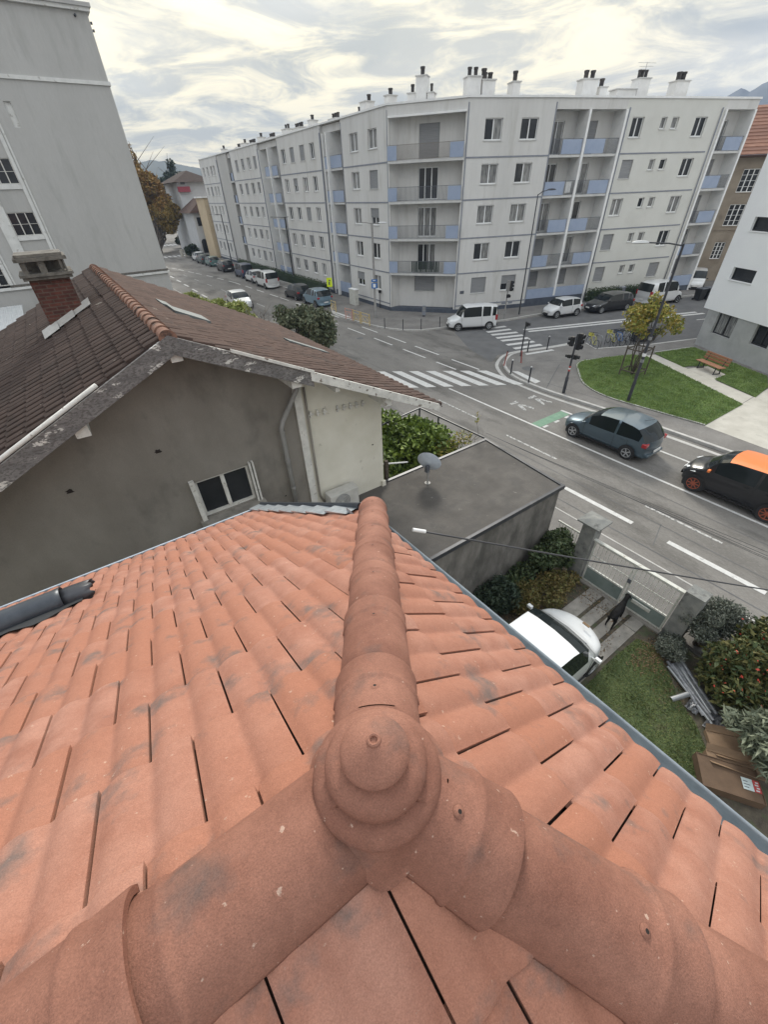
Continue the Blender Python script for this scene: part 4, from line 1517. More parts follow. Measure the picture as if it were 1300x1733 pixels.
pg = thing('pergola', 'bare dark metal frame of bars behind the flat garage roof', 'frame', (9.6, 9, 0))
for a, b in (((9.77, 8.35, 2.9), (9.60, 11.6, 2.9)), ((9.60, 11.6, 2.9), (5.6, 11.0, 2.95)), ((9.64, 10.55, 0), (9.64, 10.55, 2.88)), ((9.60, 11.62, 0), (9.60, 11.62, 2.9))):
    mb = MB()
    mb.tube([a, b], .032, 6)
    mb.build('bar', 'pole', pg)
mb = MB()
mb.tube([(5.62, 8.6, 3.3), (6.9, 8.9, 2.75)], .025, 6)
tag(mb.build('white_rod', 'white'), 'short white rod sticking out beside the cream wall over the laurel', 'rod')
mb = MB()
mb.box(5.5, 5.62, 8.4, 8.5, 0, 3.6)
mb.box(5.75, 5.85, 8.45, 8.55, 0, 3.4)
tag(mb.build('wooden_post', 'bark'), 'brown wooden posts beside the cream wall corner', 'post')

# ================================================================== TALL GREY TOWER at the left
tw = thing('tall_building', 'tall grey rendered building with white pilasters at the left edge', 'building', (2, 53.5, 0))
F = Fac((-14, 53.5), (9.5, 53.5))
sx = lambda x: x + 14
ops = []
for bay in (0, 1, 2):
    x0, x1 = -1.72 - 4.2 * bay, .22 - 4.2 * bay
    for zt in (5.6, 9.12, 12.64, 16.16, 19.7):
        ops.append((sx(x0), sx(x1), zt - 1.66, zt))
ops.append((sx(1.52), sx(1.97), 14.5, 16.0))
mb = MB()
wall(mb, F, 0, 23.5, 0, 21.3, ops, .14)
mb.quad((9.5, 53.5, 0), (9.5, 66, 0), (9.5, 66, 21.3), (9.5, 53.5, 21.3))
mb.quad((-14, 53.5, 0), (-14, 66, 0), (-14, 66, 21.3), (-14, 53.5, 21.3))
mb.quad((-14, 66, 0), (9.5, 66, 0), (9.5, 66, 21.3), (-14, 66, 21.3))
mb.build('wall', 'tower_grey', tw, recalc=False)
mb = MB()
fbox(mb, F, sx(1.52) - .0, sx(1.97), 14.5, 16.0, -.16, -.13)
mb.build('blind_niche', 'tower_white', tw)
for o in ops[:-1]:
    w_ = window(tw, F, o[0], o[1], o[2], o[3], .10, 0, 'window', 'old_white', 3, False, 1)
    mb = MB()
    fbox(mb, F, o[0] - .0, o[1] + .0, o[2] - .32, o[2] - .003, -.04, .10)
    mb.build('sill', 'tower_white', w_)
for bay in range(3):
    for a, b in ((.235, .50), (.56, .70), (-2.55, -1.735)):
        mb = MB()
        fbox(mb, F, sx(a - 4.2 * bay), sx(b - 4.2 * bay), 3.95, 17.25, .0, .12 if a != .56 else .06)
        mb.build('pilaster', 'tower_white', tw)
for z0, z1, d, mt in ((3.55, 3.74, .16, 'tower_white'), (3.78, 3.94, .10, 'cap_stone'), (17.26, 17.50, .10, 'tower_white'), (21.30, 21.52, .22, 'tower_white'), (21.525, 21.75, .34, 'tower_grey')):
    mb = MB()
    mb.box(-14.1, 9.5 + d, 53.5 - d, 66, z0, z1)
    mb.build('cornice', mt, tw)
for z in (20.3, 20.7):
    mb = MB()
    mb.box(9.55, 9.68, 53.6, 53.75, z, z + .14)
    mb.build('wall_bracket', 'pole', tw)
mb = MB()
mb.tube([(8.55, 53.42, 21.0), (8.6, 53.3, 21.05)], .08, 8)
mb.build('vent', 'pole', tw)
mb = MB()
V = []
for i in range(60):
    x = -9 + i * .09
    for yy, zz in ((44, 1.95), (51.5, 2.6)):
        V.append((x, yy, zz + (.03 if i % 2 else 0)))
mb.add(V, [(2 * i, 2 * i + 2, 2 * i + 3, 2 * i + 1) for i in range(59)])
sh = thing('shed', 'shed with a pale corrugated roof beyond the dark tiled roof at left', 'shed', (-6, 48, 0))
mb.build('roof', 'corrugated', sh, recalc=False)
mb = MB()
mb.box(-8.9, -3.9, 44.2, 51.3, 0, 1.9)
mb.build('wall', 'tower_grey', sh)

# ================================================================== APARTMENT BLOCK
P0, P1, P2, P3, PD = (26.0, 36.4), (29.83, 31.28), (36.75, 28.58), (55.37, 22.1), (27.873, 96.81)
ab = thing('apartment_block', 'long five storey pale grey apartment block with light blue balcony panels on the street corner', 'apartment block', (30, 36, 0))
HT = 14.9
LV = [0.74, 3.42, 6.10, 8.78, 11.46]        # floor lines
rs = random.Random(12)


def zt(k, top=13.73):
    return top - 2.68 * (4 - k)


# --- F1: the plain facade at the corner
F1 = Fac(P1, P2)
ops = []
for k in range(5):
    for a, b in ((1.50, 2.98), (4.56, 6.02)):
        ops.append((a, b, zt(k) - 1.28, zt(k)))
mb = MB()
wall(mb, F1, 0, F1.L, .45, HT, ops, .22)
mb.build('facade', 'block_wall', ab, recalc=False)
st = {0: (2, 3), 1: (4, 0), 2: (1, 1), 3: (1, 4), 4: (4, 0)}
for i, o in enumerate(ops):
    k = i // 2
    window(ab, F1, *o, .16, st[k][i % 2], leafs=2)


def bands(f, s0, s1, name='floor_band', zs=LV[1:] + [LV[0]], mt='block_trim', vert=True):
    for z in zs:
        mb = MB()
        fbox(mb, f, s0, s1, z - .05, z + .05, .0, .025)
        mb.build(name, mt, ab)


bands(F1, .10, F1.L - .05)
for s in (.02, F1.L - .10):
    mb = MB()
    fbox(mb, F1, s, s + .09, .45, 14.6, 0, .03)
    mb.build('corner_trim', 'block_trim', ab)
mb = MB()
fbox(mb, F1, 0, F1.L, -.02, .448, -.2, .06)
mb.build('plinth', 'block_plinth', ab)
for s, z in ((1.6, .58), (2.4, .60), (4.9, .60), (5.6, .6)):
    mb = MB()
    fbox(mb, F1, s, s + .42, z - .07, z + .11, .0, .02)
    mb.build('vent_grille', 'block_trim', ab)
mb = MB()
fbox(mb, F1, .45, .85, 1.75, 2.0, .0, .02)
mb.build('name_plate', 'rail', ab)

# --- F0: the balcony bay across the corner
F0 = Fac(P0, P1)
L0 = F0.L
F0i = F0.inset(.85)
mb = MB()
dops = [(2.42, 4.12, zt(k, 13.72) - 2.15, zt(k, 13.72)) for k in range(1, 5)] + [(2.2, 4.2, 1.83, 3.10)]
wall(mb, F0i, 0.30, L0 - .30, .45, 14.2, dops, .18)
for z0_, z1_ in ((.45, 14.2),):
    mb.quad(F0.pt(.12, z0_), F0i.pt(.30, z0_), F0i.pt(.30, z1_), F0.pt(.12, z1_))
    mb.quad(F0.pt(L0 - .12, z0_), F0i.pt(L0 - .30, z0_), F0i.pt(L0 - .30, z1_), F0.pt(L0 - .12, z1_))
mb.quad(F0.pt(0, .45), F0.pt(.12, .45), F0.pt(.12, HT), F0.pt(0, HT))
mb.quad(F0.pt(L0 - .12, .45), F0.pt(L0, .45), F0.pt(L0, HT), F0.pt(L0 - .12, HT))
mb.build('facade', 'block_wall', ab, recalc=False)
mb = MB()
fbox(mb, F0, .12, L0 - .12, 14.15, HT, -.95, 0)
mb.build('header', 'block_wall', ab)
mb = MB()
fbox(mb, F0, .05, L0 - .05, 14.10, 14.22, .0, .14)
mb.build('header_lip', 'coping', ab)
for k, o in enumerate(dops):
    window(ab, F0i, *o, .14, (0, 4, 1, 0, 2)[(k + 1) % 5] if k < 4 else 2, 'balcony_door' if k < 4 else 'window', leafs=3 if k < 4 else 2, sill=(k == 4))
for k in range(1, 5):
    z = LV[k]
    b = railing('balcony', ab, F0, .06, L0 - .06, z + .02, 1.0, .28, ((.04, .84), (5.24, L0 - .08)), 'rail_rust' if k == 4 else 'rail', .085 if k == 4 else .11)
    if k == 1:
        q = MB()
        a = 2.2
        while a < 4.7:
            fbox(q, F0, a, a + .10, z + .15, z + 1.0, .19, .215)
            a += .145
        q.build('bamboo_screen', 'leaf_dark', b)
mb = MB()
fbox(mb, F0, 0, L0, -.02, .448, -.8, .02)
mb.build('plinth', 'block_plinth', ab)

# --- F2: facade along the side street
F2 = Fac(P2, P3)
F2i = F2.inset(1.25)
mb = MB()
ops = []
for k in range(5):
    t_ = zt(k, 13.74)
    ops += [(7.30, 8.45, t_ - 1.26, t_), (10.18, 10.76, t_ - .74, t_), (11.32, 11.98, t_ - .74, t_), (13.72, 14.96, t_ - 1.26, t_)]
wall(mb, F2, 6.5, 16.55, .40, HT, ops, .24)
mb.quad(F2.pt(6.5, 0), F2i.pt(6.5, 0), F2i.pt(6.5, HT), F2.pt(6.5, HT))
mb.quad(F2.pt(16.55, 0), F2i.pt(16.55, 0), F2i.pt(16.55, HT), F2.pt(16.55, HT))
mb.build('facade', 'block_wall_warm', ab, recalc=False)
for i, o in enumerate(ops):
    k, j = divmod(i, 4)
    sty = {0: (2, 1, 1, 2), 1: (2, 1, 1, 0), 2: (1, 0, 1, 1), 3: (2, 1, 0, 0), 4: (0, 1, 1, 0)}[k][j]
    window(ab, F2, *o, .18, sty, 'window' if j in (0, 3) else 'bathroom_window', leafs=2 if j in (0, 3) else 1)
bands(F2, 6.72, 15.9)
mb = MB()
dops = []
for k in range(5):
    t_ = zt(k, 13.66)
    h = 2.15 if k else 1.35
    dops += [(.55, 1.75, t_ - h, t_), (3.6, 4.95, t_ - h, t_), (17.5, 18.7, t_ - h, t_)]
wall(mb, F2i, 0, 6.5, 0, 14.25, [o for o in dops if o[0] < 7], .2)
mb.build('loggia_wall', 'block_wall', ab, recalc=False)
mb = MB()
wall(mb, F2i, 16.55, 20.0, 0, 14.25, [o for o in dops if o[0] > 7], .2)
mb.build('loggia_wall', 'block_wall', ab, recalc=False)
for i, o in enumerate(dops):
    window(ab, F2i, *o, .14, rs.choice((0, 0, 1, 2, 4)) if i > 2 else 2, 'balcony_door', leafs=2, sill=False)
mb = MB()
fbox(mb, F2, 0, 6.5, 14.2, HT, -1.4, -.001)
fbox(mb, F2, 16.55, 20.0, 14.2, HT, -1.4, .0)
mb.build('header', 'block_wall', ab)
for s in (2.95, 6.42, 16.55, 19.75):
    mb = MB()
    fbox(mb, F2, s, s + .20, 0.0 if s > 6 else .9, 14.2, -1.3, .12)
    mb.build('fin_wall', 'coping', ab)
pan = {4: [((1.05, 2.9), 0, 2.95), ((3.25, 5.1), 3.15, 6.42)], 3: [((.05, 1.95), 0, 2.95), ((4.4, 6.35), 3.15, 6.42)], 2: [((1.05, 2.9), 0, 2.95), ((3.25, 5.1), 3.15, 6.42)],
       1: [((.05, 1.6), 0, 2.95), ((4.4, 6.35), 3.15, 6.42)]}
for k in range(1, 5):
    for p, a, b in pan[k]:
        railing('balcony', ab, F2, a + .01, b - .01, LV[k] + .02, 1.0, .0, (p,))
    p = ((17.7, 19.6), (16.8, 18.7))[k % 2]
    railing('balcony', ab, F2, 16.76, 19.74, LV[k] + .02, 1.0, .0, (p,))
mb = MB()
fbox(mb, F2, -.02, 6.41, .80, 1.62, -.04, .06)
mb.build('ground_floor_panel', 'panel_blue', ab)
mb = MB()
fbox(mb, F2, 16.76, 19.74, .62, 1.58, -.04, .06)
mb.build('ground_floor_panel', 'panel_blue', ab)
mb = MB()
fbox(mb, F2, -.02, 6.60, -.02, .798, -.3, .04)
fbox(mb, F2, 16.60, 19.96, -.02, .60, -.3, .04)
fbox(mb, F2, 6.61, 16.59, -.02, .395, -.3, .03)
mb.build('plinth', 'block_plinth', ab)
# small belongings on the loggias
for s, z, w_ in ((2.35, LV[3], .5),):
    mb = MB()
    for i in range(6):
        fbox(mb, F2, s - .25 + i * .09, s - .21 + i * .09, z + .2, z + .95, .03, .05)
    mb.build('white_airer', 'frame_white', ab)

# --- left facade along the main street
FL = Fac(P0, PD, flip=True)
WZ = [(1.64, 3.05), (4.80, 6.24)]
secs = [((0, 7.8), WZ), ((12.0, 23.65), [(13.68, 14.75), (16.14, 17.35), (18.88, 20.02), (21.38, 22.6)]),
        ((30.2, 42.2), [(31.33, 32.4), (33.66, 34.95), (36.4, 37.55), (39.1, 40.3)]), ((49.5, 60.4), [(51.3, 52.4), (53.0, 54.1), (55.4, 56.6), (57.9, 59.1)])]
wk = [o for o in ()]
nwin = 0
for (a, b), ws in secs:
    mb = MB()
    ops = [(p, q, zt(k) - 1.27, zt(k)) for k in range(5) for p, q in ws]
    wall(mb, FL, a, b, .45, HT, ops, .24)
    for s in (a, b):
        mb.quad(FL.pt(s, 0), FL.pt(s, 0, -1.4), FL.pt(s, HT, -1.4), FL.pt(s, HT))
    mb.build('facade', 'block_wall', ab, recalc=False)
    for o in ops:
        window(ab, FL, *o, .17, rs.choice((0, 1, 1, 2, 3, 4)), leafs=2, sill=True)
    for z in LV[1:] + [LV[0]]:
        mb = MB()
        fbox(mb, FL, a + .1, b - .1, z - .05, z + .05, 0, .025)
        mb.build('floor_band', 'block_trim', ab)
    for s in (a + .02, b - .10):
        mb = MB()
        fbox(mb, FL, s, s + .08, .45, 14.6, 0, .02)
        mb.build('corner_trim', 'block_trim', ab)
    mb = MB()
    fbox(mb, FL, a, b, -.02, .447, -.3, .05)
    mb.build('plinth', 'block_plinth', ab)
for (a, b), dr in (((7.8, 12.0), ((7.95, 8.6),)), ((23.65, 30.2), ((24.6, 25.7), (27.3, 28.6))), ((42.2, 49.5), ((42.8, 43.6),))):
    fi = FL.inset(1.3)
    mb = MB()
    ops = [(p, q, zt(k, 13.65) - (2.15 if k else 1.3), zt(k, 13.65)) for k in range(5) for p, q in dr]
    wall(mb, fi, a, b, 0, 14.3, ops, .15)
    mb.build('loggia_wall', 'block_wall', ab, recalc=False)
    for o in ops:
        window(ab, fi, *o, .12, rs.choice((0, 1, 2)), 'balcony_door', leafs=2, sill=False)
    mb = MB()
    fbox(mb, FL, a, b, 14.2, HT - .15, -1.4, -.25)
    mb.build('header', 'block_wall', ab)
for s, d in ((10.35, .30), (11.6, .02), (26.3, .25), (30.0, .02)):
    mb = MB()
    fbox(mb, FL, s, s + .16, .2, 14.2, -1.3, d)
    mb.build('fin_wall', 'coping', ab)
mb = MB()
fbox(mb, FL, 44.2, 49.4, 0, HT - .1, -1.3, -.05)
mb.build('stair_tower', 'tower_grey', ab)
for k in range(1, 5):
    railing('balcony', ab, FL, 7.95, 10.34, LV[k] + .02, 1.0, .0, ((8.0, 10.3),))
    railing('balcony', ab, FL, 10.6, 11.58, LV[k] + .02, 1.0, -.02, ((10.65, 11.5),))
    railing('balcony', ab, FL, 24.3, 26.28, LV[k] + .02, 1.0, .0, ((24.4, 26.2),))
    railing('balcony', ab, FL, 26.5, 28.7, LV[k] + .02, 1.0, .0, ((26.6, 28.5),))
    railing('balcony', ab, FL, 42.25, 44.1, LV[k] + .02, 1.0, .02, ((42.4, 43.2),))
for a, b in ((7.95, 10.34), (24.3, 28.7)):
    mb = MB()
    fbox(mb, FL, a, b, .62, 1.6, -.1, .0)
    mb.build('ground_floor_panel', 'panel_blue', ab)
mb = MB()
fbox(mb, FL, 7.8, 12.0, 0, .6, -.4, -.02)
mb.build('plinth', 'block_plinth', ab)
# rain pipes and streaks
for f_, s_ in ((FL, 12.05), (FL, 30.15), (FL, 49.45), (F2, 6.75), (F2, 16.2)):
    mb = MB()
    mb.tube([f_.pt(s_, .1, .09), f_.pt(s_, 14.3, .09)], .05, 6)
    mb.build('rain_pipe', 'block_trim', ab, smooth=True)
# roof with white coping
back = 11.0
FB2, FBL = F2.pt(20.0, 0), FL.pt(60.4, 0)
poly = [FL.pt(60.4, 0)[:2], P0, P1, P2, F2.pt(20.0, 0)[:2], (F2.pt(20.0, 0, -back))[:2], (39.5, 41.0), (37.2, 44.0), FL.pt(60.4, 0, -back)[:2]]
mb = MB()
mb.prism([FL.pt(60.2, 0, -.3)[:2], (26.35, 36.5), (30.05, 31.6), (36.9, 28.9), F2.pt(19.7, 0, -.3)[:2], F2.pt(19.7, 0, -back)[:2], (39.4, 40.6), (37.0, 43.8), FL.pt(60.2, 0, -back + .2)[:2]], 14.62, HT - .02)
mb.build('roof', 'concrete', ab)
mb = MB()
line = [FL.pt(60.4, 0)[:2], P0, P1, P2, F2.pt(20.05, 0)[:2], F2.pt(20.05, 0, -back)[:2]]
a_ = offset_line(line, .0)
# outward side of the line is its right-hand side
strip(mb, line, -.32, .08, HT + .07, HT - .06)
mb.build('coping', 'coping', ab)
mb = MB()
bk = [F2.pt(19.98, 0, -.02)[:2], F2.pt(19.98, 0, -back)[:2], (39.5, 41.0), (37.2, 44.0), FL.pt(60.38, 0, -back)[:2], FL.pt(60.38, 0, -.02)[:2]]
for i in range(len(bk) - 1):
    mb.quad((*bk[i], 0), (*bk[i + 1], 0), (*bk[i + 1], 14.62), (*bk[i], 14.62))
mb.build('rear_wall', 'block_wall', ab, recalc=False)


def chimney(f, s0, s1, h, d, pots, depth=.9, r=.20, ph=.75):
    h, ph, r = h * .68, ph * .66, r * .85
    mb = MB()
    fbox(mb, f, s0, s1, HT - .03, HT + h, -d - depth, -d)
    mb.tube([f.pt(s0 - .05, HT + h + .03, -d - depth / 2), f.pt(s1 + .05, HT + h + .03, -d - depth / 2)], .001, 3)
    c = mb.build('chimney', 'chimney_white', ab)
    q = MB()
    fbox(q, f, s0 - .06, s1 + .06, HT + h + .002, HT + h + .07, -d - depth - .06, -d + .06)
    q.build('cap', 'slab', c)
    for s in pots:
        q = MB()
        p = f.pt(s, 0, -d - depth / 2)
        q.lathe([(r * .8, 0), (r * .85, ph * .75), (r, ph * .78), (r, ph), (0, ph)], (p[0], p[1], HT + h + .07), 12)
        q.build('chimney_pot', 'pot', c, smooth=True, sharp=40)


chimney(F1, .35, 1.40, 1.75, 1.2, (.60, 1.10))
chimney(F1, 1.55, 2.60, 1.5, 1.2, (1.85, 2.3), r=.24, ph=.6)
chimney(F1, 2.0, 2.75, 2.0, 2.6, (2.38,), r=.26)
chimney(F1, 4.35, 5.0, 1.5, 1.8, (4.68,), r=.24, ph=.9)
chimney(F2, 3.1, 4.45, 1.75, 1.6, (3.5, 4.1), r=.24)
chimney(F2, 4.75, 5.45, 1.1, 1.6, (5.1,), r=.24)
chimney(F2, 6.4, 8.3, .95, 1.6, ())
chimney(F2, 8.35, 9.45, 1.9, 1.6, (8.55, 8.85, 9.2), r=.17)
chimney(F2, 12.0, 13.3, 1.7, 1.4, (12.4, 12.85), r=.27, ph=.8)
chimney(F0, 1.9, 2.75, 2.3, 1.6, (2.32,), r=.22)
chimney(F0, 1.2, 1.85, 1.0, 1.7, (1.5,), r=.18)
chimney(F0, 2.8, 3.3, .9, 1.7, (3.05,), r=.14)
for s, h, pots, w_ in ((1.9, 1.1, (0,), .55), (5.6, 1.2, (-.35,), 1.0), (6.7, .35, (-.2, .25), .9), (11.5, .5, (-.5, 0, .5), 1.5), (16.7, 1.1, (0,), .6), (20.2, .7, (-.8, -.3, .3, .8), 2.2),
                       (23.6, 1.0, (-.4, .3), 1.4), (28.5, .5, (-.6, 0, .6), 1.6), (32.4, 1.0, (0,), .7), (36, .5, (-.9, -.3, .3, .9), 2.4), (39.5, .9, (-.4,), 1.2), (42, .5, (-.3, .3), 1.0), (49.6, 1.0, (0,), .6)):
    chimney(FL, s - w_ / 2, s + w_ / 2, h, 1.2, [s + p for p in pots], r=.17 if len(pots) > 1 else .22, ph=.6)
an = MB()
p = Vector(F2.pt(9.0, HT + 2.0, -2.0))
p.z -= 1.2
an.tube([p, p + Vector((0, 0, 1.5))], .018, 5)
for dz, l in ((1.45, .8), (1.25, .5)):
    an.tube([p + Vector((-l, .3, dz)), p + Vector((l, -.3, dz))], .010, 4)
an.build('roof_aerial', 'steel', ab)

# ================================================================== OTHER BUILDINGS
W0, W1 = (36.14, 12.5), (33.02, 6.87)
wb = thing('white_building', 'modern building with a white upper storey over a grey ground floor at the right edge', 'building', (36, 8, 0))
FW = Fac(W0, W1)
FWo = FW.inset(-.05)
GH = 2.46
mb = MB()
ops = [(.95, 2.62, 1.15, GH - .02), (4.15, 5.45, 1.30, GH - .02), (8.3, 9.9, 1.15, GH - .02)]
wall(mb, FW, 0, 14, 0, GH, ops, .28)
nside = Vector((.945, -.33, 0))
b0 = Vector((*W0, 0))
b1 = b0 + Vector((.945, -.33, 0)) * 16
mb.quad(tuple(b0), tuple(b1), (b1.x, b1.y, GH), (b0.x, b0.y, GH))
mb.build('ground_floor_wall', 'grey_facade', wb, recalc=False)
for o in ops:
    window(wb, FW, *o, .20, 1 if o[0] < 1 else 0, fm='frame_black', leafs=2, sill=False)
mb = MB()
ops2 = [(.62, 2.42, 4.36, 5.06), (.60, 2.4, 6.98, 7.68), (5.0, 6.8, 4.36, 5.06), (5.0, 6.8, 6.98, 7.68), (.6, 2.4, 9.6, 10.3)]
wall(mb, FWo, -.45, 14, GH, 11.8, ops2, .25)
c0 = Vector(FWo.pt(-.45, 0))
c1 = c0 + nside * 16
mb.quad((c0.x, c0.y, GH), (c1.x, c1.y, GH), (c1.x, c1.y, 11.8), (c0.x, c0.y, 11.8))
e0 = Vector(FWo.pt(14, 0))
mb.add([(c0.x, c0.y, GH), (c1.x, c1.y, GH), (e0.x + 14, e0.y - 5, GH), (e0.x, e0.y, GH), (c0.x, c0.y, 11.8), (c1.x, c1.y, 11.8), (e0.x + 14, e0.y - 5, 11.8), (e0.x, e0.y, 11.8)], [(0, 1, 2, 3), (7, 6, 5, 4)])
mb.build('upper_wall', 'white_facade', wb, recalc=False)
for o in ops2:
    w_ = window(wb, FWo, *o, .20, 0, fm='frame_black', leafs=1, sill=False)
    q = MB()
    fbox(q, FWo, o[0] - .03, o[1] + .03, o[2] - .05, o[2] - .003, -.22, .04)
    q.build('sill', 'frame_white', w_)
mb = MB()
fbox(mb, FW, 0, 14, 0, .10, .0, .10)
mb.build('base_strip', 'kerb', wb)

bb = thing('brown_building', 'older brown rendered building with a red tile roof behind the white one', 'building', (64, 22, 0))
FBn = Fac((58.5, 27.2), (66, 18.8))
mb = MB()
ops = []
for k, zt_ in enumerate((10.2, 7.3, 3.9)):
    for s in (2.2, 5.0, 8.0):
        ops.append((s, s + (1.5 if k < 2 else 1.05), zt_ - (1.9 if k < 2 else 1.6), zt_))
wall(mb, FBn, 0, 16, 0, 11.3, ops, .2)
q0 = Vector(FBn.pt(0, 0))
q1 = Vector(FBn.pt(0, 0, -12))
mb.quad(tuple(q0), tuple(q1), (q1.x, q1.y, 11.3), (q0.x, q0.y, 11.3))
mb.build('wall', 'brown_wall', bb, recalc=False)
for o in ops:
    w_ = window(bb, FBn, *o, .12, 0, leafs=3, bars=3, sill=True, wallsill='brown_wall')
mb = MB()
fbox(mb, FBn, 0, 16, 5.0, 5.15, 0, .06)
mb.build('string_course', 'brown_wall', bb)
mb = MB()
tv = []
for i in range(14):
    f0, f1 = i / 14, (i + 1) / 14
    for a, b in ((0, 16),):
        d0, d1 = .7 - 7 * f0, .7 - 7 * f1
        z0_, z1_ = 11.3 + 4.2 * f0, 11.3 + 4.2 * f1
        s0_, s1_ = -.6 + 5.5 * f0, -.6 + 5.5 * f1
        mb.quad(FBn.pt(s0_, z0_ + .07, d0), FBn.pt(17, z0_ + .07, d0), FBn.pt(17, z1_, d1), FBn.pt(s1_, z1_, d1))
        mb.quad(FBn.pt(s0_, z0_ - .0, d0), FBn.pt(17, z0_ - .0, d0), FBn.pt(17, z0_ + .07, d0), FBn.pt(s0_, z0_ + .07, d0))
        tv += [random.random()] * 8
mb.quad(FBn.pt(-.6, 11.32, .7), FBn.pt(4.9, 15.5, -6.3), FBn.pt(4.9, 15.5, -6.31), FBn.pt(-.6, 11.32, -13))
tv += [.3] * 4
mb.build('roof', 'brown_tile', bb, recalc=False, tv=tv)
mb = MB()
mb.tube([FBn.pt(-.6, 11.45, .7), FBn.pt(4.9, 15.62, -6.3)], .13, 6)
mb.build('hip_trim', 'slab', bb)
mb = MB()
fbox(mb, FBn, -.6, 16, 11.1, 11.28, -.1, .7)
mb.build('eaves', 'clay_dark', bb)
mb = MB()
p = FBn.pt(2.4, 0, -5)
mb.box(p[0] - .35, p[0] + .35, p[1] - .35, p[1] + .35, 12.5, 15.2)
mb.build('chimney', 'brick', bb)

hs = thing('white_house', 'white house with a crimson balcony and hipped slate roof far down the street', 'house', (29, 118, 0))
mb = MB()
mb.box(27.2, 34, 113.5, 126, 0, 12.6)
mb.build('wall', 'house_white', hs)
mb = MB()
mb.add([(26.2, 112.3, 12.3), (35.2, 112.3, 12.3), (35.2, 127, 12.3), (26.2, 127, 12.3), (30.6, 117, 14.3), (30.6, 122, 14.3)], [(0, 1, 4), (1, 2, 5, 4), (2, 3, 5), (3, 0, 4, 5), (0, 3, 2, 1)])
mb.build('roof', 'old_tile', hs)
mb = MB()
mb.box(27.0, 29.4, 112.9, 113.49, 10.7, 11.6)
mb.build('balcony', 'crimson', hs)
Fh = Fac((27.2, 113.48), (34, 113.48))
for s, z in ((.6, 11.95), (2.6, 8.4), (4.0, 8.4), (2.6, 5.4)):
    mb = MB()
    fbox(mb, Fh, s, s + .9, z, z + (.55 if z > 11 else 1.2), .0, .03)
    mb.build('window', 'glass', hs)
hs2 = thing('gabled_house', 'small pale house with a brown roof and arched openings beside the beige building', 'house', (28, 104, 0))
mb = MB()
mb.box(26.2, 31, 103.5, 111, 0, 7.5)
mb.build('wall', 'house_white', hs2)
mb = MB()
mb.add([(25.4, 102.7, 7.3), (32, 102.7, 7.3), (32, 112, 7.3), (25.4, 112, 7.3), (29.2, 104.5, 9.9), (29.2, 110, 9.9)], [(0, 1, 4), (1, 2, 5, 4), (2, 3, 5), (3, 0, 4, 5), (0, 3, 2, 1)])
mb.build('roof', 'old_tile_red', hs2)
Fh = Fac((26.2, 103.48), (31, 103.48))
for s in (.5, 2.0, 3.3):
    mb = MB()
    fbox(mb, Fh, s, s + .8, 5.2, 6.6, 0, .03)
    mb.build('window', 'glass', hs2)
for s in (.3, 1.9, 3.4):
    mb = MB()
    V = [Fh.pt(s, .6, .03), Fh.pt(s + 1.2, .6, .03)] + [Fh.pt(s + .6 + .6 * math.cos(t_), 2.4 + .6 * math.sin(t_), .03) for t_ in [PI * i / 8 for i in range(9)]]
    mb.add(V, [tuple(range(11))])
    mb.build('arched_opening', 'glass', hs2, recalc=False)
hs3 = thing('beige_building', 'narrow beige gabled building at the end of the apartment block', 'building', (28.5, 99, 0))
mb = MB()
mb.box(27.2, 38, 97.3, 102.3, 0, 9.6)
mb.build('wall', 'beige_wall', hs3)
mb = MB()
mb.box(26.9, 38.2, 97.1, 102.5, 9.602, 9.85)
mb.build('roof', 'coping', hs3)

# ================================================================== CARS
CARP = {
    #            L     W     H    hood   cowl  screen-top  roof-rear  tail-top  belt
    'hatch': dict(L=4.25, W=1.78, H=1.50, hz=.68, cz=.94, xc=.25, xr=.43, xe=.85, xt=.975, belt=.92, tz=.96),
    'small': dict(L=3.5, W=1.63, H=1.47, hz=.74, cz=1.0, xc=.21, xr=.37, xe=.90, xt=.99, belt=.95, tz=.98),
    'suv': dict(L=4.35, W=1.84, H=1.62, hz=.86, cz=1.08, xc=.25, xr=.40, xe=.86, xt=.985, belt=1.06, tz=1.05),
    'mpv': dict(L=4.1, W=1.72, H=1.58, hz=.76, cz=1.02, xc=.213, xr=.39, xe=.93, xt=.99, belt=1.0, tz=.95),
    'wagon': dict(L=4.75, W=1.83, H=1.48, hz=.72, cz=.95, xc=.28, xr=.42, xe=.90, xt=.985, belt=.93, tz=.95),
    'sedan': dict(L=4.5, W=1.8, H=1.46, hz=.72, cz=.95, xc=.28, xr=.43, xe=.76, xt=.90, belt=.93, tz=.98),
    'van': dict(L=4.25, W=1.74, H=1.82, hz=.82, cz=1.10, xc=.20, xr=.33, xe=.97, xt=.995, belt=1.06, tz=1.1),
}


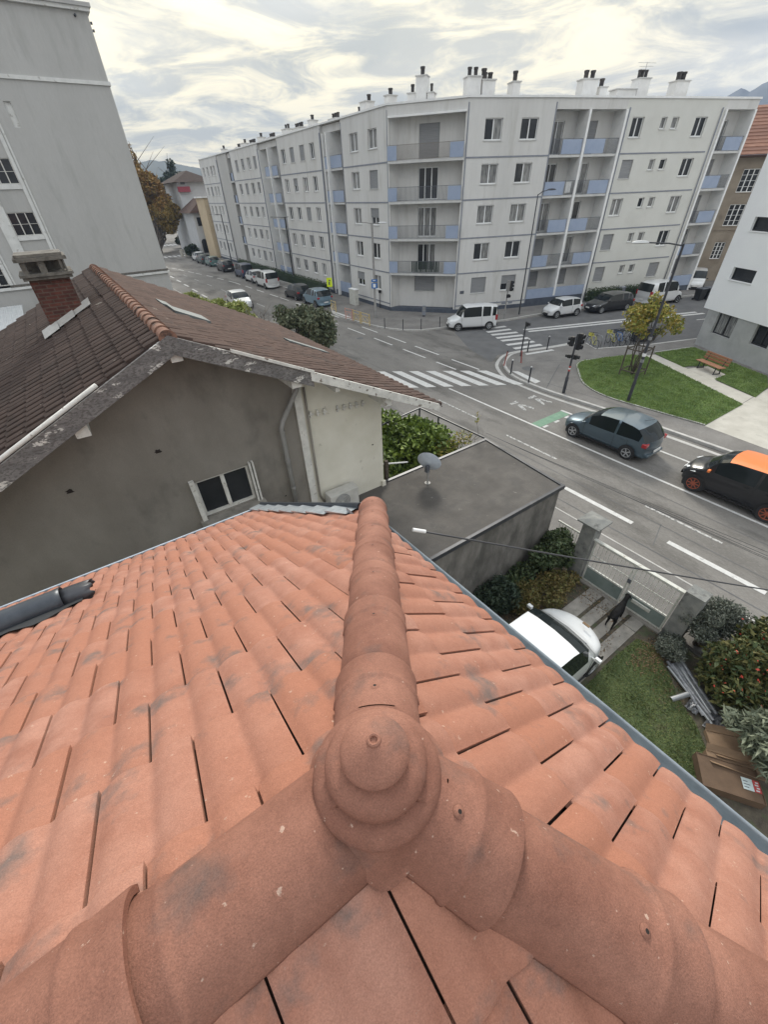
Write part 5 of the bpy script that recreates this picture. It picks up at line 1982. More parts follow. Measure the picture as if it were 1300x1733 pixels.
def car(label, kind, paint, loc, heading, name='parked_car', cat='car', group=None, metal=0.0, roofcol=None, rimm='rim', blank=False, lite=False, mirrorcol=None, rear_glass=True, spokes=7, scale=1.0, plate=None):
    """local +X is forward; heading measured from world +X"""
    p = CARP[kind]
    L, W, H = p['L'] * scale, p['W'] * scale, p['H'] * scale
    t = thing(name, label, cat, loc, heading, group)
    pm = car_paint(paint[0], paint[1], metal)
    rm = car_paint(*roofcol) if roofcol else pm
    hz, cz, xc, xr, xe, xt, belt, tz = (p[k] for k in ('hz', 'cz', 'xc', 'xr', 'xe', 'xt', 'belt', 'tz'))
    hz, cz, belt, tz = hz * scale, cz * scale, belt * scale, tz * scale
    # stations: fraction from the front, body top z, roof z (or None), half width factor
    mid = (xr + xe) / 2
    vs = xe - xr
    st = [(0.0, .52, None, .70), (.012, .60, None, .80), (.035, hz, None, .88), (.10, hz + (cz - hz) * .35, None, .955), (.17, hz + (cz - hz) * .62, None, .985), (xc - .012, cz - .015, None, 1.0), (xc, belt, cz + .0, 1.0),
          (xc + (xr - xc) * .5, belt, cz + (H - cz) * .58, 1.0), (xr, belt, H - .075, 1.0), (xr + .05, belt, H - .035, 1.0), (mid - .012, belt + .015, H, 1.0), (mid + .012, belt + .015, H, 1.0),
          (xe - vs * .20, belt + .03, H - .035, .99), (xe - vs * .13, belt + .035, H - .05, .98), (xe, belt + .04, H - .10, .96), ((xe + xt) / 2, belt + .03, (H + tz) / 2 - .01, .955), (xt, tz, tz + .0, .94), (xt + (1 - xt) * .55, tz - .10, None, .92), (1.0, .55, None, .86)]
    hw = W / 2
    rw = hw * (.80 if kind != 'van' else .88)
    ns = len(st)
    cv_f, cv_w, cv_d = (.50, .05, .26) if kind == 'mpv' else (.34, .12, .32)

    def px_f(f, q):
        d = 0.0
        if f < cv_d:
            d -= cv_f * q ** 2.6 * (1 - f / cv_d) * L / 4.2
        if f > .70:
            d += .24 * q ** 3 * (f - .70) / .30
        return d
    grid = []
    for i, (f, zb, zr, wf) in enumerate(st):
        x = L / 2 - f * L
        wv = hw * wf
        zl = .20 + (.10 if i in (0, ns - 1) else 0) + (.04 if i in (1,) else 0)
        if zr is None:
            row = [(0, zl), (wv * .80, zl), (wv * .97, zl + .08), (wv, zl + .24), (wv * 1.0, max(.52, min(zb - .10, .62))), (wv * .97, zb - .035), (wv * .86, zb + .0), (wv * .5, zb + .03), (0, zb + .04)]
        else:
            g = max(0.0, (zr - zb) / (H - belt))
            re = wv * .955 + (rw - wv * .955) * min(1, g * 1.0)
            row = [(0, zl), (wv * .80, zl), (wv * .97, zl + .08), (wv, zl + .24), (wv * 1.0, max(.52, min(belt - .2, .66))), (wv * .975, zb), (re, max(zr, zb + .001)), (re * .62, max(zr, zb) + .028), (0, max(zr, zb) + .04)]
        rr = []
        for yy, zz in row:
            q = min(1.0, abs(yy) / hw)
            xx = x
            xx += px_f(f, q)
            if xc - .02 <= f <= xr + .001:
                xx += cv_w * (1 - q * q) - .02
            if xe <= f <= xt:
                xx -= .05 * (1 - q * q)
            rr.append((xx, yy, zz))
        grid.append(rr)
    nc = 9
    V = []
    for row in grid:
        V += row
        V += [(x, -y, z) for x, y, z in row[1:-1]]
    M_ = nc + nc - 2

    def vid(i, j, sd):
        if sd == 0 or j in (0, nc - 1):
            return i * M_ + j
        return i * M_ + nc + j - 1
    body, wsf, rwf, sgf, rof = [], [], [], [], []
    i0 = 6
    ie = ns - 3         # index of the tail-top station
    for i in range(ns - 1):
        for j in range(nc - 1):
            for sd in (0, 1):
                q = (vid(i, j, sd), vid(i, j + 1, sd), vid(i + 1, j + 1, sd), vid(i + 1, j, sd))
                if sd:
                    q = q[::-1]
                if j >= 6 and i0 <= i < i0 + 2:
                    wsf.append(q)
                elif j >= 6 and ie - 2 <= i < ie and rear_glass:
                    rwf.append(q)
                elif j == 5 and i0 < i < ie - 1 and i not in ((10,) if kind in ('hatch', 'small') else (10, 12)) and not (blank and i > 11) and not (i == ie - 2 and kind != 'hatch'):
                    sgf.append(q)
                elif j >= 6 and i0 + 2 <= i < ie - 2 and roofcol:
                    rof.append(q)
                else:
                    body.append(q)
    for e in (0, ns - 1):
        q = tuple(vid(e, j, 0) for j in range(nc)) + tuple(vid(e, j, 1) for j in range(nc - 2, 0, -1))
        body.append(q if e else q[::-1])

    def sub(nm, fs, mt, par, lev=2):
        used = sorted({v for f in fs for v in f})
        mp = {v: k for k, v in enumerate(used)}
        mb = MB()
        mb.add([V[v] for v in used], [tuple(mp[v] for v in f) for f in fs])
        o = mb.build(nm, mt, par, smooth=True, local=True, recalc=False)
        bm = bmesh.new()
        bm.from_mesh(o.data)
        bmesh.ops.recalc_face_normals(bm, faces=bm.faces)
        # make normals point outwards
        c = sum((f.normal.dot(f.calc_center_median() - Vector((0, 0, .7))) for f in bm.faces), 0)
        if c < 0:
            bmesh.ops.reverse_faces(bm, faces=bm.faces)
        bm.to_mesh(o.data)
        bm.free()
        cv = o.data.attributes.new('crease_vert', 'FLOAT', 'POINT')
        cv.data.foreach_set('value', [1.0 if v in fixed else 0.0 for v in used])
        ce = o.data.attributes.new('crease_edge', 'FLOAT', 'EDGE')
        ce.data.foreach_set('value', [1.0 if (used[e.vertices[0]] in fixed and used[e.vertices[1]] in fixed) else 0.0 for e in o.data.edges])
        m = o.modifiers.new('sub', 'SUBSURF')
        m.levels = m.render_levels = 1 if lite else lev
        return o
    gv = {v for f in wsf + rwf + sgf + rof for v in f}
    bv = {v for f in body for v in f}
    fixed = gv
    bo = sub('body', body, pm, t)
    if wsf:
        sub('windscreen', wsf, 'car_glass', t)
    if rwf:
        sub('rear_window', rwf, 'car_glass', t)
    left = [f for f in sgf if sum(V[v][1] for v in f) > 0]
    right = [f for f in sgf if sum(V[v][1] for v in f) < 0]
    for fs in (left, right):
        if fs:
            sub('side_window', fs, 'car_glass', t)
    if rof:
        sub('roof', rof, rm, t)
    # wheels
    wr = .315 * scale if kind not in ('suv',) else .34
    xf, xb_ = L / 2 - L * .185, -L / 2 + L * .19
    for x in (xf, xb_):
        for sd in (1, -1):
            y = sd * (hw - .01)
            A = MB()
            # arch: dark disc flush with the body side
            Ms = Matrix.Translation((x, sd * (hw + .006), wr + .0)) @ Matrix.Rotation(R(90), 4, 'X')
            A.lathe([(0, 0), (wr + .055, 0)], n=28, M=Ms)
            bmv = [v for v in A.v]
            A.v = [(a, b, max(c, .17)) for a, b, c in bmv]
            A.build('wheel_arch', 'black', t, local=True, recalc=False)
            Wm = MB()
            s_ = -1 if sd > 0 else 1
            Mw = Matrix.Translation((x, sd * (hw + .012), wr)) @ Matrix.Rotation(R(90) * s_, 4, 'X')
            # lathe z axis points outwards
            Wm.lathe([(wr * .62, -.20), (wr * .93, -.20), (wr, -.17), (wr, -.03), (wr * .95, .004), (wr * .70, .010), (wr * .66, -.004)], n=28, M=Mw)
            wh = Wm.build('wheel', 'rubber', t, local=True, smooth=True, sharp=50)
            Rm = MB()
            Rm.lathe([(wr * .67, -.006), (wr * .66, .006), (wr * .60, .004), (wr * .58, -.03)], n=28, M=Mw)
            Rm.lathe([(0, .002), (wr * .14, .002), (wr * .17, -.012)], n=14, M=Mw)
            if not lite:
                for k in range(spokes):
                    a = 2 * PI * k / spokes
                    d_ = Vector((math.cos(a), math.sin(a), 0))
                    n_ = Vector((-d_.y, d_.x, 0))
                    q = [d_ * wr * .10 + n_ * wr * .07, d_ * wr * .62 + n_ * wr * (.11 if spokes < 8 else .05), d_ * wr * .62 - n_ * wr * (.11 if spokes < 8 else .05), d_ * wr * .10 - n_ * wr * .07]
                    Rm.add([Mw @ Vector((v.x, v.y, -.004)) for v in q] + [Mw @ Vector((v.x, v.y, -.03)) for v in q], [(0, 1, 2, 3), (0, 4, 5, 1), (1, 5, 6, 2), (2, 6, 7, 3), (3, 7, 4, 0)])
            else:
                Rm.lathe([(wr * .16, -.010), (wr * .62, -.012)], n=20, M=Mw)
            Rm.build('rim', rimm, wh, local=True, recalc=False)
            Bk = MB()
            Bk.lathe([(0, -.05), (wr * .64, -.05)], n=20, M=Mw)
            Bk.build('brake_disc', 'black', wh, local=True, recalc=False)
    # lights, mirrors, bumpers, handles, plates
    for sd in (1, -1):
        m = MB()
        xq = L / 2 - .035 * L
        o_ = len(m.v)
        m.add([(L / 2 - .005 * L, sd * hw * .50, hz - .085), (L / 2 - .055 * L, sd * hw * .89, hz - .075), (L / 2 - .105 * L, sd * hw * .955, hz - .02), (L / 2 - .10 * L, sd * hw * .88, hz + .03), (L / 2 - .035 * L, sd * hw * .62, hz - .005),
               (L / 2 - .06 * L, sd * hw * .5, hz - .08), (L / 2 - .09 * L, sd * hw * .8, hz - .06), (L / 2 - .13 * L, sd * hw * .85, hz - .02), (L / 2 - .12 * L, sd * hw * .8, hz + .02), (L / 2 - .08 * L, sd * hw * .55, hz)],
              [(0, 1, 2, 3, 4), (9, 8, 7, 6, 5), (0, 5, 6, 1), (1, 6, 7, 2), (2, 7, 8, 3), (3, 8, 9, 4), (4, 9, 5, 0)])
        m.v = [(a_ + px_f(max(0, (L / 2 - a_) / L), min(1, abs(b_) / hw)) - (.05 if kind == 'mpv' else 0), b_, c_ - (.05 if kind == 'mpv' else 0)) for a_, b_, c_ in m.v]
        m.build('headlight', 'light_lens', t, local=True, smooth=True, sharp=60)
        m = MB()
        zt0 = tz - (.20 if kind != 'van' else .35)
        xt_ = -L / 2 + .135
        m.box(xt_, xt_ + .20, min(sd * hw * .62, sd * hw * .935), max(sd * hw * .62, sd * hw * .935), zt0, zt0 + (.17 if kind != 'van' else .42))
        m.v = [(a_ + .0, b_ + sd * .035, c_) for a_, b_, c_ in m.v]
        bevel(m.build('tail_light', 'tail', t, local=True), .03, 2)
        m = MB()
        xm = L / 2 - (xc + .055) * L
        ym = sd * (hw + .10)
        m.box(xm - .03, xm + .06, min(ym - .07, ym + .07), max(ym - .07, ym + .07), belt + .005, belt + .10)
        m.box(xm - .01, xm + .03, min(sd * hw * .93, ym), max(sd * hw * .93, ym), belt + .0, belt + .03)
        mo = m.build('mirror', car_paint(*mirrorcol) if mirrorcol else (pm if not lite else 'black'), t, local=True)
        bevel(mo, .03, 3)
    m = MB()
    m.box(L / 2 - .06, L / 2 + .006, -hw * .34, hw * .34, .27, .42)
    bevel(m.build('grille', 'black', t, local=True), .01)
    m = MB()
    m.box(-L / 2 - .012, -L / 2 + .02, -.26, .26, .46, .57)
    m.build('number_plate', 'plate', t, local=True)
    m = MB()
    m.box(L / 2 - .02, L / 2 + .010, -.22, .22, .44, .54)
    m.build('number_plate', 'plate', t, local=True)
    if not lite:
        for sd in (1, -1):
            m = MB()
            for f in (mid - .06, xe - vs * .30):
                x = L / 2 - f * L
                m.box(x - .09, x + .06, sd * (hw + .004) - .012, sd * (hw + .004) + .012, belt - .12, belt - .085)
            m.build('door_handle', pm, t, local=True)
            m = MB()
            for f in (xc + .05, mid, xe - vs * .16):
                x = L / 2 - f * L
                m.box(x - .004, x + .004, sd * (hw + .001) - .003, sd * (hw + .001) + .003, .30, belt - .03)
            m.build('door_seam', 'black', t, local=True)
            m = MB()
            m.box(L / 2 - .74 * L, L / 2 - .26 * L, sd * (hw + .002) - .012, sd * (hw + .002) + .012, .24, .30)
            m.build('sill_trim', 'black', t, local=True)
        m = MB()
        xw = L / 2 - (xc + .01) * L
        for y0_ in (-.55, .05):
            m.tube([(xw, y0_, cz + .05), (xw - .10, y0_ + .5, cz + .13)], .008, 4)
        m.build('wiper', 'black', t, local=True)
        m = MB()
        m.tube([(L / 2 - (xe - .06) * L, 0, H + .02), (L / 2 - (xe + .0) * L - .1, 0, H + .22)], .006, 4)
        m.build('aerial', 'black', t, local=True)
        m = MB()
        m.box(-L / 2 + .02, -L / 2 + .3, -hw * .72, hw * .72, .26, .40)
        bevel(m.build('rear_bumper', 'black' if kind != 'hatch' else pm, t, local=True), .04, 2)
    else:
        m = MB()
        m.box(L / 2 - .25, L / 2 - .0, -hw * .80, hw * .80, .22, .30)
        m.build('front_bumper', 'black', t, local=True)
    return t


GP = 'cars and vans parked along the kerb'
car('dark blue grey hatchback driving away in the lane beside the square', 'hatch', ('bluegrey', (0.085, 0.125, 0.155)), (18.22, 8.15, 0), R(90), 'moving_car', metal=.55, spokes=5)
car('black hatchback with bright orange roof and orange rims at the right edge', 'small', ('black', (0.008, 0.009, 0.012)), (17.98, 2.78, 0), R(90), 'moving_car', roofcol=('orange', (0.80, 0.20, 0.035)), rimm='rim_orange', mirrorcol=('orange', (0.80, 0.20, 0.035)), scale=1.10, spokes=8)
car('white small van with side windows crossing the junction', 'van', ('white', (0.64, 0.65, 0.655)), (27.65, 26.75, 0), math.atan2(.51, -.86), 'small_van', 'van', spokes=6)
car('white compact hatchback parked nearest the corner in the side street', 'small', ('white', (0.64, 0.65, 0.655)), (36.75, 24.35, 0), math.atan2(.26, -.966), group=GP, spokes=6)
car('black estate car parked between the white hatchback and white van', 'wagon', ('black', (0.008, 0.009, 0.012)), (41.55, 22.75, 0), math.atan2(.26, -.966), group=GP)
car('white panel van parked at the far end of the side street', 'van', ('white', (0.64, 0.65, 0.655)), (47.85, 21.25, 0), math.atan2(-.27, .96), 'parked_van', 'van', blank=True, group=GP, scale=1.08, lite=True)
car('white pickup van facing the street beside the corner balcony', 'van', ('white', (0.64, 0.65, 0.655)), (57.6, 22.4, 0), R(205), 'parked_van', 'van', blank=True, lite=True)
car('white car driving towards the camera in the near lane by the bushes', 'suv', ('white', (0.64, 0.65, 0.655)), (15.1, 49.6, 0), R(-92), 'moving_car', lite=True)
car('black car parked directly behind the light blue one', 'hatch', ('darkgrey', (0.02, 0.022, 0.026)), (22.1, 49.7, 0), R(90), group=GP, lite=True)
car('light blue car parked nearest the yellow barriers', 'suv', ('lightblue', (0.20, 0.30, 0.38)), (22.15, 44.9, 0), R(90), group=GP, metal=.4, lite=True)
car('white box van parked between a black car and a white saloon', 'van', ('white', (0.64, 0.65, 0.655)), (22.3, 59.4, 0), R(90), 'parked_van', 'van', blank=True, group=GP, lite=True, rear_glass=True, scale=1.05)
car('white saloon parked just ahead of the white box van', 'hatch', ('white', (0.64, 0.65, 0.655)), (22.65, 64.9, 0), R(90), group=GP, lite=True)
car('dark blue people carrier parked ahead of the white saloon', 'van', ('navy', (0.03, 0.045, 0.10)), (23.0, 70.2, 0), R(90), group=GP, lite=True)
car('black sports utility car parked beyond the dark blue people carrier', 'suv', ('darkgrey', (0.02, 0.022, 0.026)), (22.95, 78.9, 0), R(90), group=GP, lite=True)
car('teal green car parked third from the far end of the row', 'hatch', ('teal', (0.10, 0.18, 0.18)), (23.3, 87.4, 0), R(91), group=GP, lite=True)
car('dark green car parked second from the far end of the row', 'hatch', ('darkgreen', (0.04, 0.07, 0.07)), (23.2, 92.2, 0), R(91), group=GP, lite=True)
car('white car parked at the far end of the row', 'hatch', ('white', (0.64, 0.65, 0.655)), (23.6, 97.2, 0), R(92), group=GP, lite=True)
t = car('white car with a long dark windscreen parked in the yard below the roof edge', 'mpv', ('white', (0.64, 0.65, 0.655)), (5.80, 2.56, 0), R(0), 'parked_car')
mb = MB()
mb.box(1.62, 1.68, -.30, -.12, 1.00, 1.02)
mb.build('bonnet_leaf', 'leaf_dead', t, local=True)

# ================================================================== STREET FURNITURE
def lamp(label, loc, h, arms, mt='pole', rb=.10, rt=.05, group='street lamps', sleeve=None):
    t = thing('street_lamp', label, 'street lamp', (loc[0], loc[1], 0), 0, group)
    mb = MB()
    mb.lathe([(rb * 1.7, 0), (rb * 1.7, .05), (rb, .08), (rb, 1.2), (rb * .85, 1.25), (rt, h)], n=12)
    mb.build('pole', mt, t, local=True, smooth=True, sharp=40)
    for (dx, dy, dz, head) in arms:
        mb = MB()
        a = Vector((0, 0, h - .05))
        b = Vector((dx, dy, h + dz))
        mb.tube([a, a.lerp(b, .4) + Vector((0, 0, abs(dz) * .35)), b], .032, 6)
        ar = mb.build('arm', mt, t, local=True, smooth=True)
        if head:
            d = (b - a)
            d.z = 0
            d.normalize()
            M = Matrix.Translation(b) @ Matrix.Rotation(math.atan2(d.y, d.x), 4, 'Z')
            q = MB()
            V = []
            for x, w_, zt_, zb in ((-.10, .04, .03, -.02), (.0, .09, .07, -.03), (.25, .13, .09, -.04), (.50, .11, .07, -.03), (.62, .05, .03, -.01)):
                V += [(x, -w_, 0), (x, -w_ * .6, zt_), (x, w_ * .6, zt_), (x, w_, 0), (x, w_ * .6, zb), (x, -w_ * .6, zb)]
            q.add([M @ Vector(v) for v in V], [(6 * i + j, 6 * i + (j + 1) % 6, 6 * i + 6 + (j + 1) % 6, 6 * i + 6 + j) for i in range(4) for j in range(6)] + [(5, 4, 3, 2, 1, 0), (24, 25, 26, 27, 28, 29)])
            q.build('lamp_head', head, ar, local=True, smooth=True, sharp=50)
    return t


ca, sa = math.cos(R(-34)), math.sin(R(-34))
lamp('dark lamp post with a white head leaning over the lawn of the square', pv(23.22, 10.04), 7.35, ((-1.35, .95, .12, 'lamp_glass'),), 'pole', .085, .05)
lp = bpy.data.objects['street_lamp']
for z, c, r in ((2.55, 'white', .088), (2.25, 'steel', .088), (3.35, 'steel', .082)):
    mb = MB()
    mb.lathe([(r, 0), (r, .16)], (0, 0, z), 12)
    mb.build('sticker', c, lp, local=True, recalc=False)
lamp('tall slender lamp post at the corner beside the small white van', pv(34.36, 27.18), 9.0, ((.75, -.35, .25, 'pole'),), 'pole', .07, .04)
lamp('lamp post at the apartment corner carrying blue signs', pv(23.55, 35.5), 7.5, ((-1.0, .7, .10, None), (.5, -.35, -.02, 'lamp_glass')), 'pole_grey', .12, .09)
l3 = bpy.data.objects['street_lamp.002']
for z0_, z1_, mt_ in ((2.62, 3.05, 'blue_sign'), (3.15, 3.35, 'blue_sign')):
    mb = MB()
    M = Matrix.Rotation(R(-34), 4, 'Z')
    mb.box(-.26, .26, -.16, -.145, z0_, z1_, 0, M)
    o = mb.build('blue_sign', mt_, l3, local=True)
    mb = MB()
    mb.box(-.12, .12, -.165, -.162, z0_ + .08, z1_ - .06, 0, M)
    mb.build('sign_symbol', 'white', o, local=True)
lamp('lamp post in front of the middle of the apartment block', pv(25.7, 58.3), 7.45, ((-1.5, .9, .05, None), (.4, -.2, .0, None)), 'pole', .11, .08)
lamp('most distant lamp post by the far end of the apartment block', pv(27.0, 88.0), 7.3, ((-1.8, .6, .08, None), (-.9, .3, -.05, 'lamp_glass')), 'pole', .11, .08)


def signal_head(par, M, n=3, s=1.0, name='signal_head'):
    mb = MB()
    h = .26 * n * s
    mb.box(-.12 * s, .12 * s, -.10, .08, 0, h, 0, M)
    o = mb.build(name, 'black', par, local=True)
    for i in range(n):
        q = MB()
        Mi = M @ Matrix.Translation((0, -.10, .13 * s + .26 * s * i)) @ Matrix.Rotation(R(90), 4, 'X')
        q.lathe([(.10 * s, 0), (.105 * s, .12)], n=12, M=Mi)
        q.lathe([(0, .01), (.09 * s, .01)], n=12, M=Mi)
        q.build('visor', 'black', o, local=True, recalc=False)
    return o


tl = thing('traffic_light', 'black traffic light pole with sticker on the square near the crossing', 'traffic light', (*pv(21.6, 13.0), PZ), 0, 'traffic lights')
mb = MB()
mb.lathe([(.085, 0), (.085, .9), (.055, .95), (.05, 3.2)], n=12)
mb.build('pole', 'pole', tl, local=True, smooth=True, sharp=40)
T_, RZ_ = Matrix.Translation, lambda a: Matrix.Rotation(R(a), 4, 'Z')
signal_head(tl, T_((.16, -.10, 2.42)) @ RZ_(10), 3, 1.05)
signal_head(tl, T_((-.16, .12, 2.62)) @ RZ_(190), 2, .9)
signal_head(tl, T_((.10, -.12, 1.92)) @ RZ_(20), 1, .9)
signal_head(tl, T_((-.12, .10, 1.98)) @ RZ_(200), 1, .7)
for z, c in ((1.46, 'red'), (1.36, 'white'), (1.26, 'red')):
    mb = MB()
    mb.lathe([(.058, 0), (.060, .08)], (0, 0, z), 12)
    mb.build('sticker', c, tl, local=True, recalc=False)
tl = thing('traffic_light', 'grey traffic light pole standing behind the small white van', 'traffic light', (*pv(32.1, 27.0), PZ), 0, 'traffic lights')
mb = MB()
mb.lathe([(.07, 0), (.07, .9), (.055, .95), (.05, 3.0)], n=12)
mb.build('pole', 'pole_grey', tl, local=True, smooth=True, sharp=40)
signal_head(tl, T_((.20, -.14, 2.25)) @ RZ_(60), 3)
mb = MB()
mb.box(-.13, .09, -.12, .10, 2.25, 3.05)
mb.build('signal_back', 'pole_grey', tl, local=True)
signal_head(tl, T_((-.02, -.12, 1.75)) @ RZ_(0), 1)
tl = thing('signal_post', 'short dark post with a small black box at the kerb corner of the square', 'post', (*pv(24.94, 19.0), PZ), 0)
mb = MB()
mb.lathe([(.055, 0), (.045, 2.25)], n=10)
mb.build('pole', 'pole', tl, local=True, smooth=True, sharp=40)
signal_head(tl, T_((.05, -.05, 1.98)) @ RZ_(45), 1, .9)
tl = thing('signal_post', 'short dark post with a black box against the wall of the apartment corner', 'post', (*pv(26.2, 38.6), PZ), 0)
mb = MB()
mb.lathe([(.04, 0), (.04, 1.6)], n=10)
mb.build('pole', 'pole', tl, local=True, smooth=True, sharp=40)
signal_head(tl, T_((0, -.05, 1.4)) @ RZ_(-40), 1, 1.0)


def bollard(label, x, y, h, mt, top, r=.045, tilt=0, group='bollards on the square corner'):
    t = thing('bollard', label, 'bollard', (*pv(x, y), PZ), 0, group)
    mb = MB()
    mb.lathe([(r * 1.3, 0), (r * 1.3, .03), (r, .04), (r, h - .10), (r * 1.15, h - .09), (r * 1.15, h - .07)], n=12)
    mb.build('post', mt, t, local=True, smooth=True, sharp=40)
    mb = MB()
    mb.lathe([(r, h - .07), (r * 1.25, h - .04), (r * .9, h), (0, h + .012)], n=12)
    mb.build('cap', top, t, local=True, smooth=True, sharp=40)
    t.rotation_euler = (R(tilt), R(tilt * .6), 0)
    return t


bollard('red bent bollard at the tip of the kerb curve', 22.54, 18.4, 1.0, 'red_dim', 'pole', tilt=6)
bollard('short red bollard just behind the black signal post', 23.85, 18.03, .78, 'red_dim', 'red_dim', tilt=-5)
bollard('black white-topped bollard left of the white painted triangle', 21.69, 17.06, .9, 'pole', 'lamp_glass')
bollard('black white-topped bollard standing in the white painted triangle', 21.35, 15.33, .98, 'pole', 'lamp_glass')
bollard('black white-topped bollard beside the signal post at the side crossing', 26.04, 19.3, .9, 'pole', 'lamp_glass')
bollard('black white-topped bollard at the end of the side street crossing', 27.48, 18.7, .96, 'pole', 'lamp_glass')
for (x, y), d in zip(((21.95, 31.7), (22.85, 30.2), (24.15, 29.3), (25.8, 28.75)), ('nearest the yellow barriers', 'second from the yellow barriers', 'in front of the small grey cabinet', 'nearest the small white van')):
    bollard('plain thin dark bollard ' + d, x, y, .85, 'pole', 'pole', .035, group='thin bollards along the apartment corner')


def hand_barrier(label, a, b, mt, h=1.0):
    a, b = Vector((*pv(*a), 0)), Vector((*pv(*b), 0))
    t = thing('barrier', label, 'barrier', (a.x, a.y, PZ), math.atan2((b - a).y, (b - a).x), 'pedestrian barriers by the apartment corner')
    L = (b - a).length
    for x in (.05, L - .05):
        mb = MB()
        mb.tube([(x, 0, 0), (x, 0, h)], .04, 8)
        mb.build('post', mt, t, local=True, smooth=True, sharp=40)
    mb = MB()
    for z in (h - .05, h - .30, .22):
        mb.tube([(.05, 0, z), (L - .05, 0, z)], .022, 6)
    mb.build('rail', mt, t, local=True)
    mb = MB()
    m, zc2 = L / 2, h * .42
    mb.tube([(.1, 0, .25), (m, 0, h - .32), (L - .1, 0, .25)], .016, 5)
    mb.tube([(.1, 0, h - .32), (m, 0, .25), (L - .1, 0, h - .32)], .016, 5)
    mb.build('brace', mt, t, local=True)


hand_barrier('faded pink barrier section left of the yellow ones', (21.05, 37.0), (21.24, 35.95), 'pink_rail')
hand_barrier('faded pink and yellow barrier section in the middle of the row', (21.25, 35.85), (21.27, 34.65), 'yellow_rail')
hand_barrier('ochre yellow barrier section at the right end of the row', (21.28, 34.55), (21.38, 33.2), 'yellow_rail')
hand_barrier('short ochre barrier standing alone behind the light blue car', (21.85, 41.2), (21.75, 40.0), 'yellow_rail')

t = thing('electrical_cabinet', 'stained beige electrical cabinet against the apartment block facade', 'cabinet', (*pv(25.1, 41.9), PZ), R(90))
mb = MB()
mb.box(-.62, .62, -.2, .2, 0, 1.45)
bevel(mb.build('casing', 'gate_white', t, local=True), .015)
mb = MB()
mb.box(-.66, .66, -.24, .24, 1.452, 1.52)
mb.build('lid', 'coping', t, local=True)
for x in (-.31, .31):
    mb = MB()
    mb.box(x - .28, x + .28, .2, .212, .08, 1.38)
    mb.build('door', 'gate_white', t, local=True)
t = thing('small_cabinet', 'small dark grey cabinet on a leg at the apartment corner wall', 'cabinet', (*pv(27.25, 32.7), PZ), R(-40))
mb = MB()
mb.box(-.17, .17, -.1, .1, .12, .92)
bevel(mb.build('casing', 'block_trim', t, local=True), .01)
mb = MB()
mb.box(-.12, .12, -.07, .07, 0, .12)
mb.build('leg', 'pole', t, local=True)
mb = MB()
mb.box(-.13, .13, -.112, -.101, .5, .86)
mb.build('door', 'steel', t, local=True)
t = thing('yellow_sign', 'fluorescent yellow sign on a post before the hedge', 'sign', (*pv(24.6, 46.2), PZ), R(-34))
mb = MB()
mb.tube([(0, 0, 0), (0, 0, 2.1)], .03, 8)
mb.build('post', 'steel', t, local=True)
mb = MB()
mb.box(-.30, .30, -.05, -.035, 1.25, 2.15)
sg = mb.build('board', 'sign_yellow', t, local=True)
mb = MB()
mb.box(-.10, .04, -.056, -.052, 1.45, 1.75)
mb.box(-.06, .12, -.056, -.052, 1.80, 1.95)
mb.build('pictogram', 'rail', sg, local=True)
# bench
t = thing('park_bench', 'orange brown slatted bench on black legs in front of the white building', 'bench', (*pv(31.35, 9.5), PZ + .01), math.atan2(-1.35, -.62))
for i, y in enumerate((-.20, -.08, .04, .16)):
    mb = MB()
    mb.box(-.92, .92, y - .052, y + .052, .43, .47)
    bevel(mb.build('seat_slat', 'bench_wood', t, local=True), .008)
for z, y in ((.60, .28), (.76, .32), (.90, .36)):
    mb = MB()
    mb.box(-.92, .92, y - .018, y + .018, z - .06, z + .06)
    bevel(mb.build('back_slat', 'bench_wood', t, local=True), .008)
for x in (-.62, .62):
    mb = MB()
    mb.tube([(x, -.2, 0), (x, -.16, .42)], .03, 6)
    mb.tube([(x, .24, 0), (x, .16, .42), (x, .27, .60), (x, .39, .95)], .03, 6)
    mb.box(x - .03, x + .03, -.24, .26, .0, .04)
    mb.box(x - .03, x + .03, -.22, .22, .39, .428)
    mb.build('leg', 'frame_black', t, local=True)


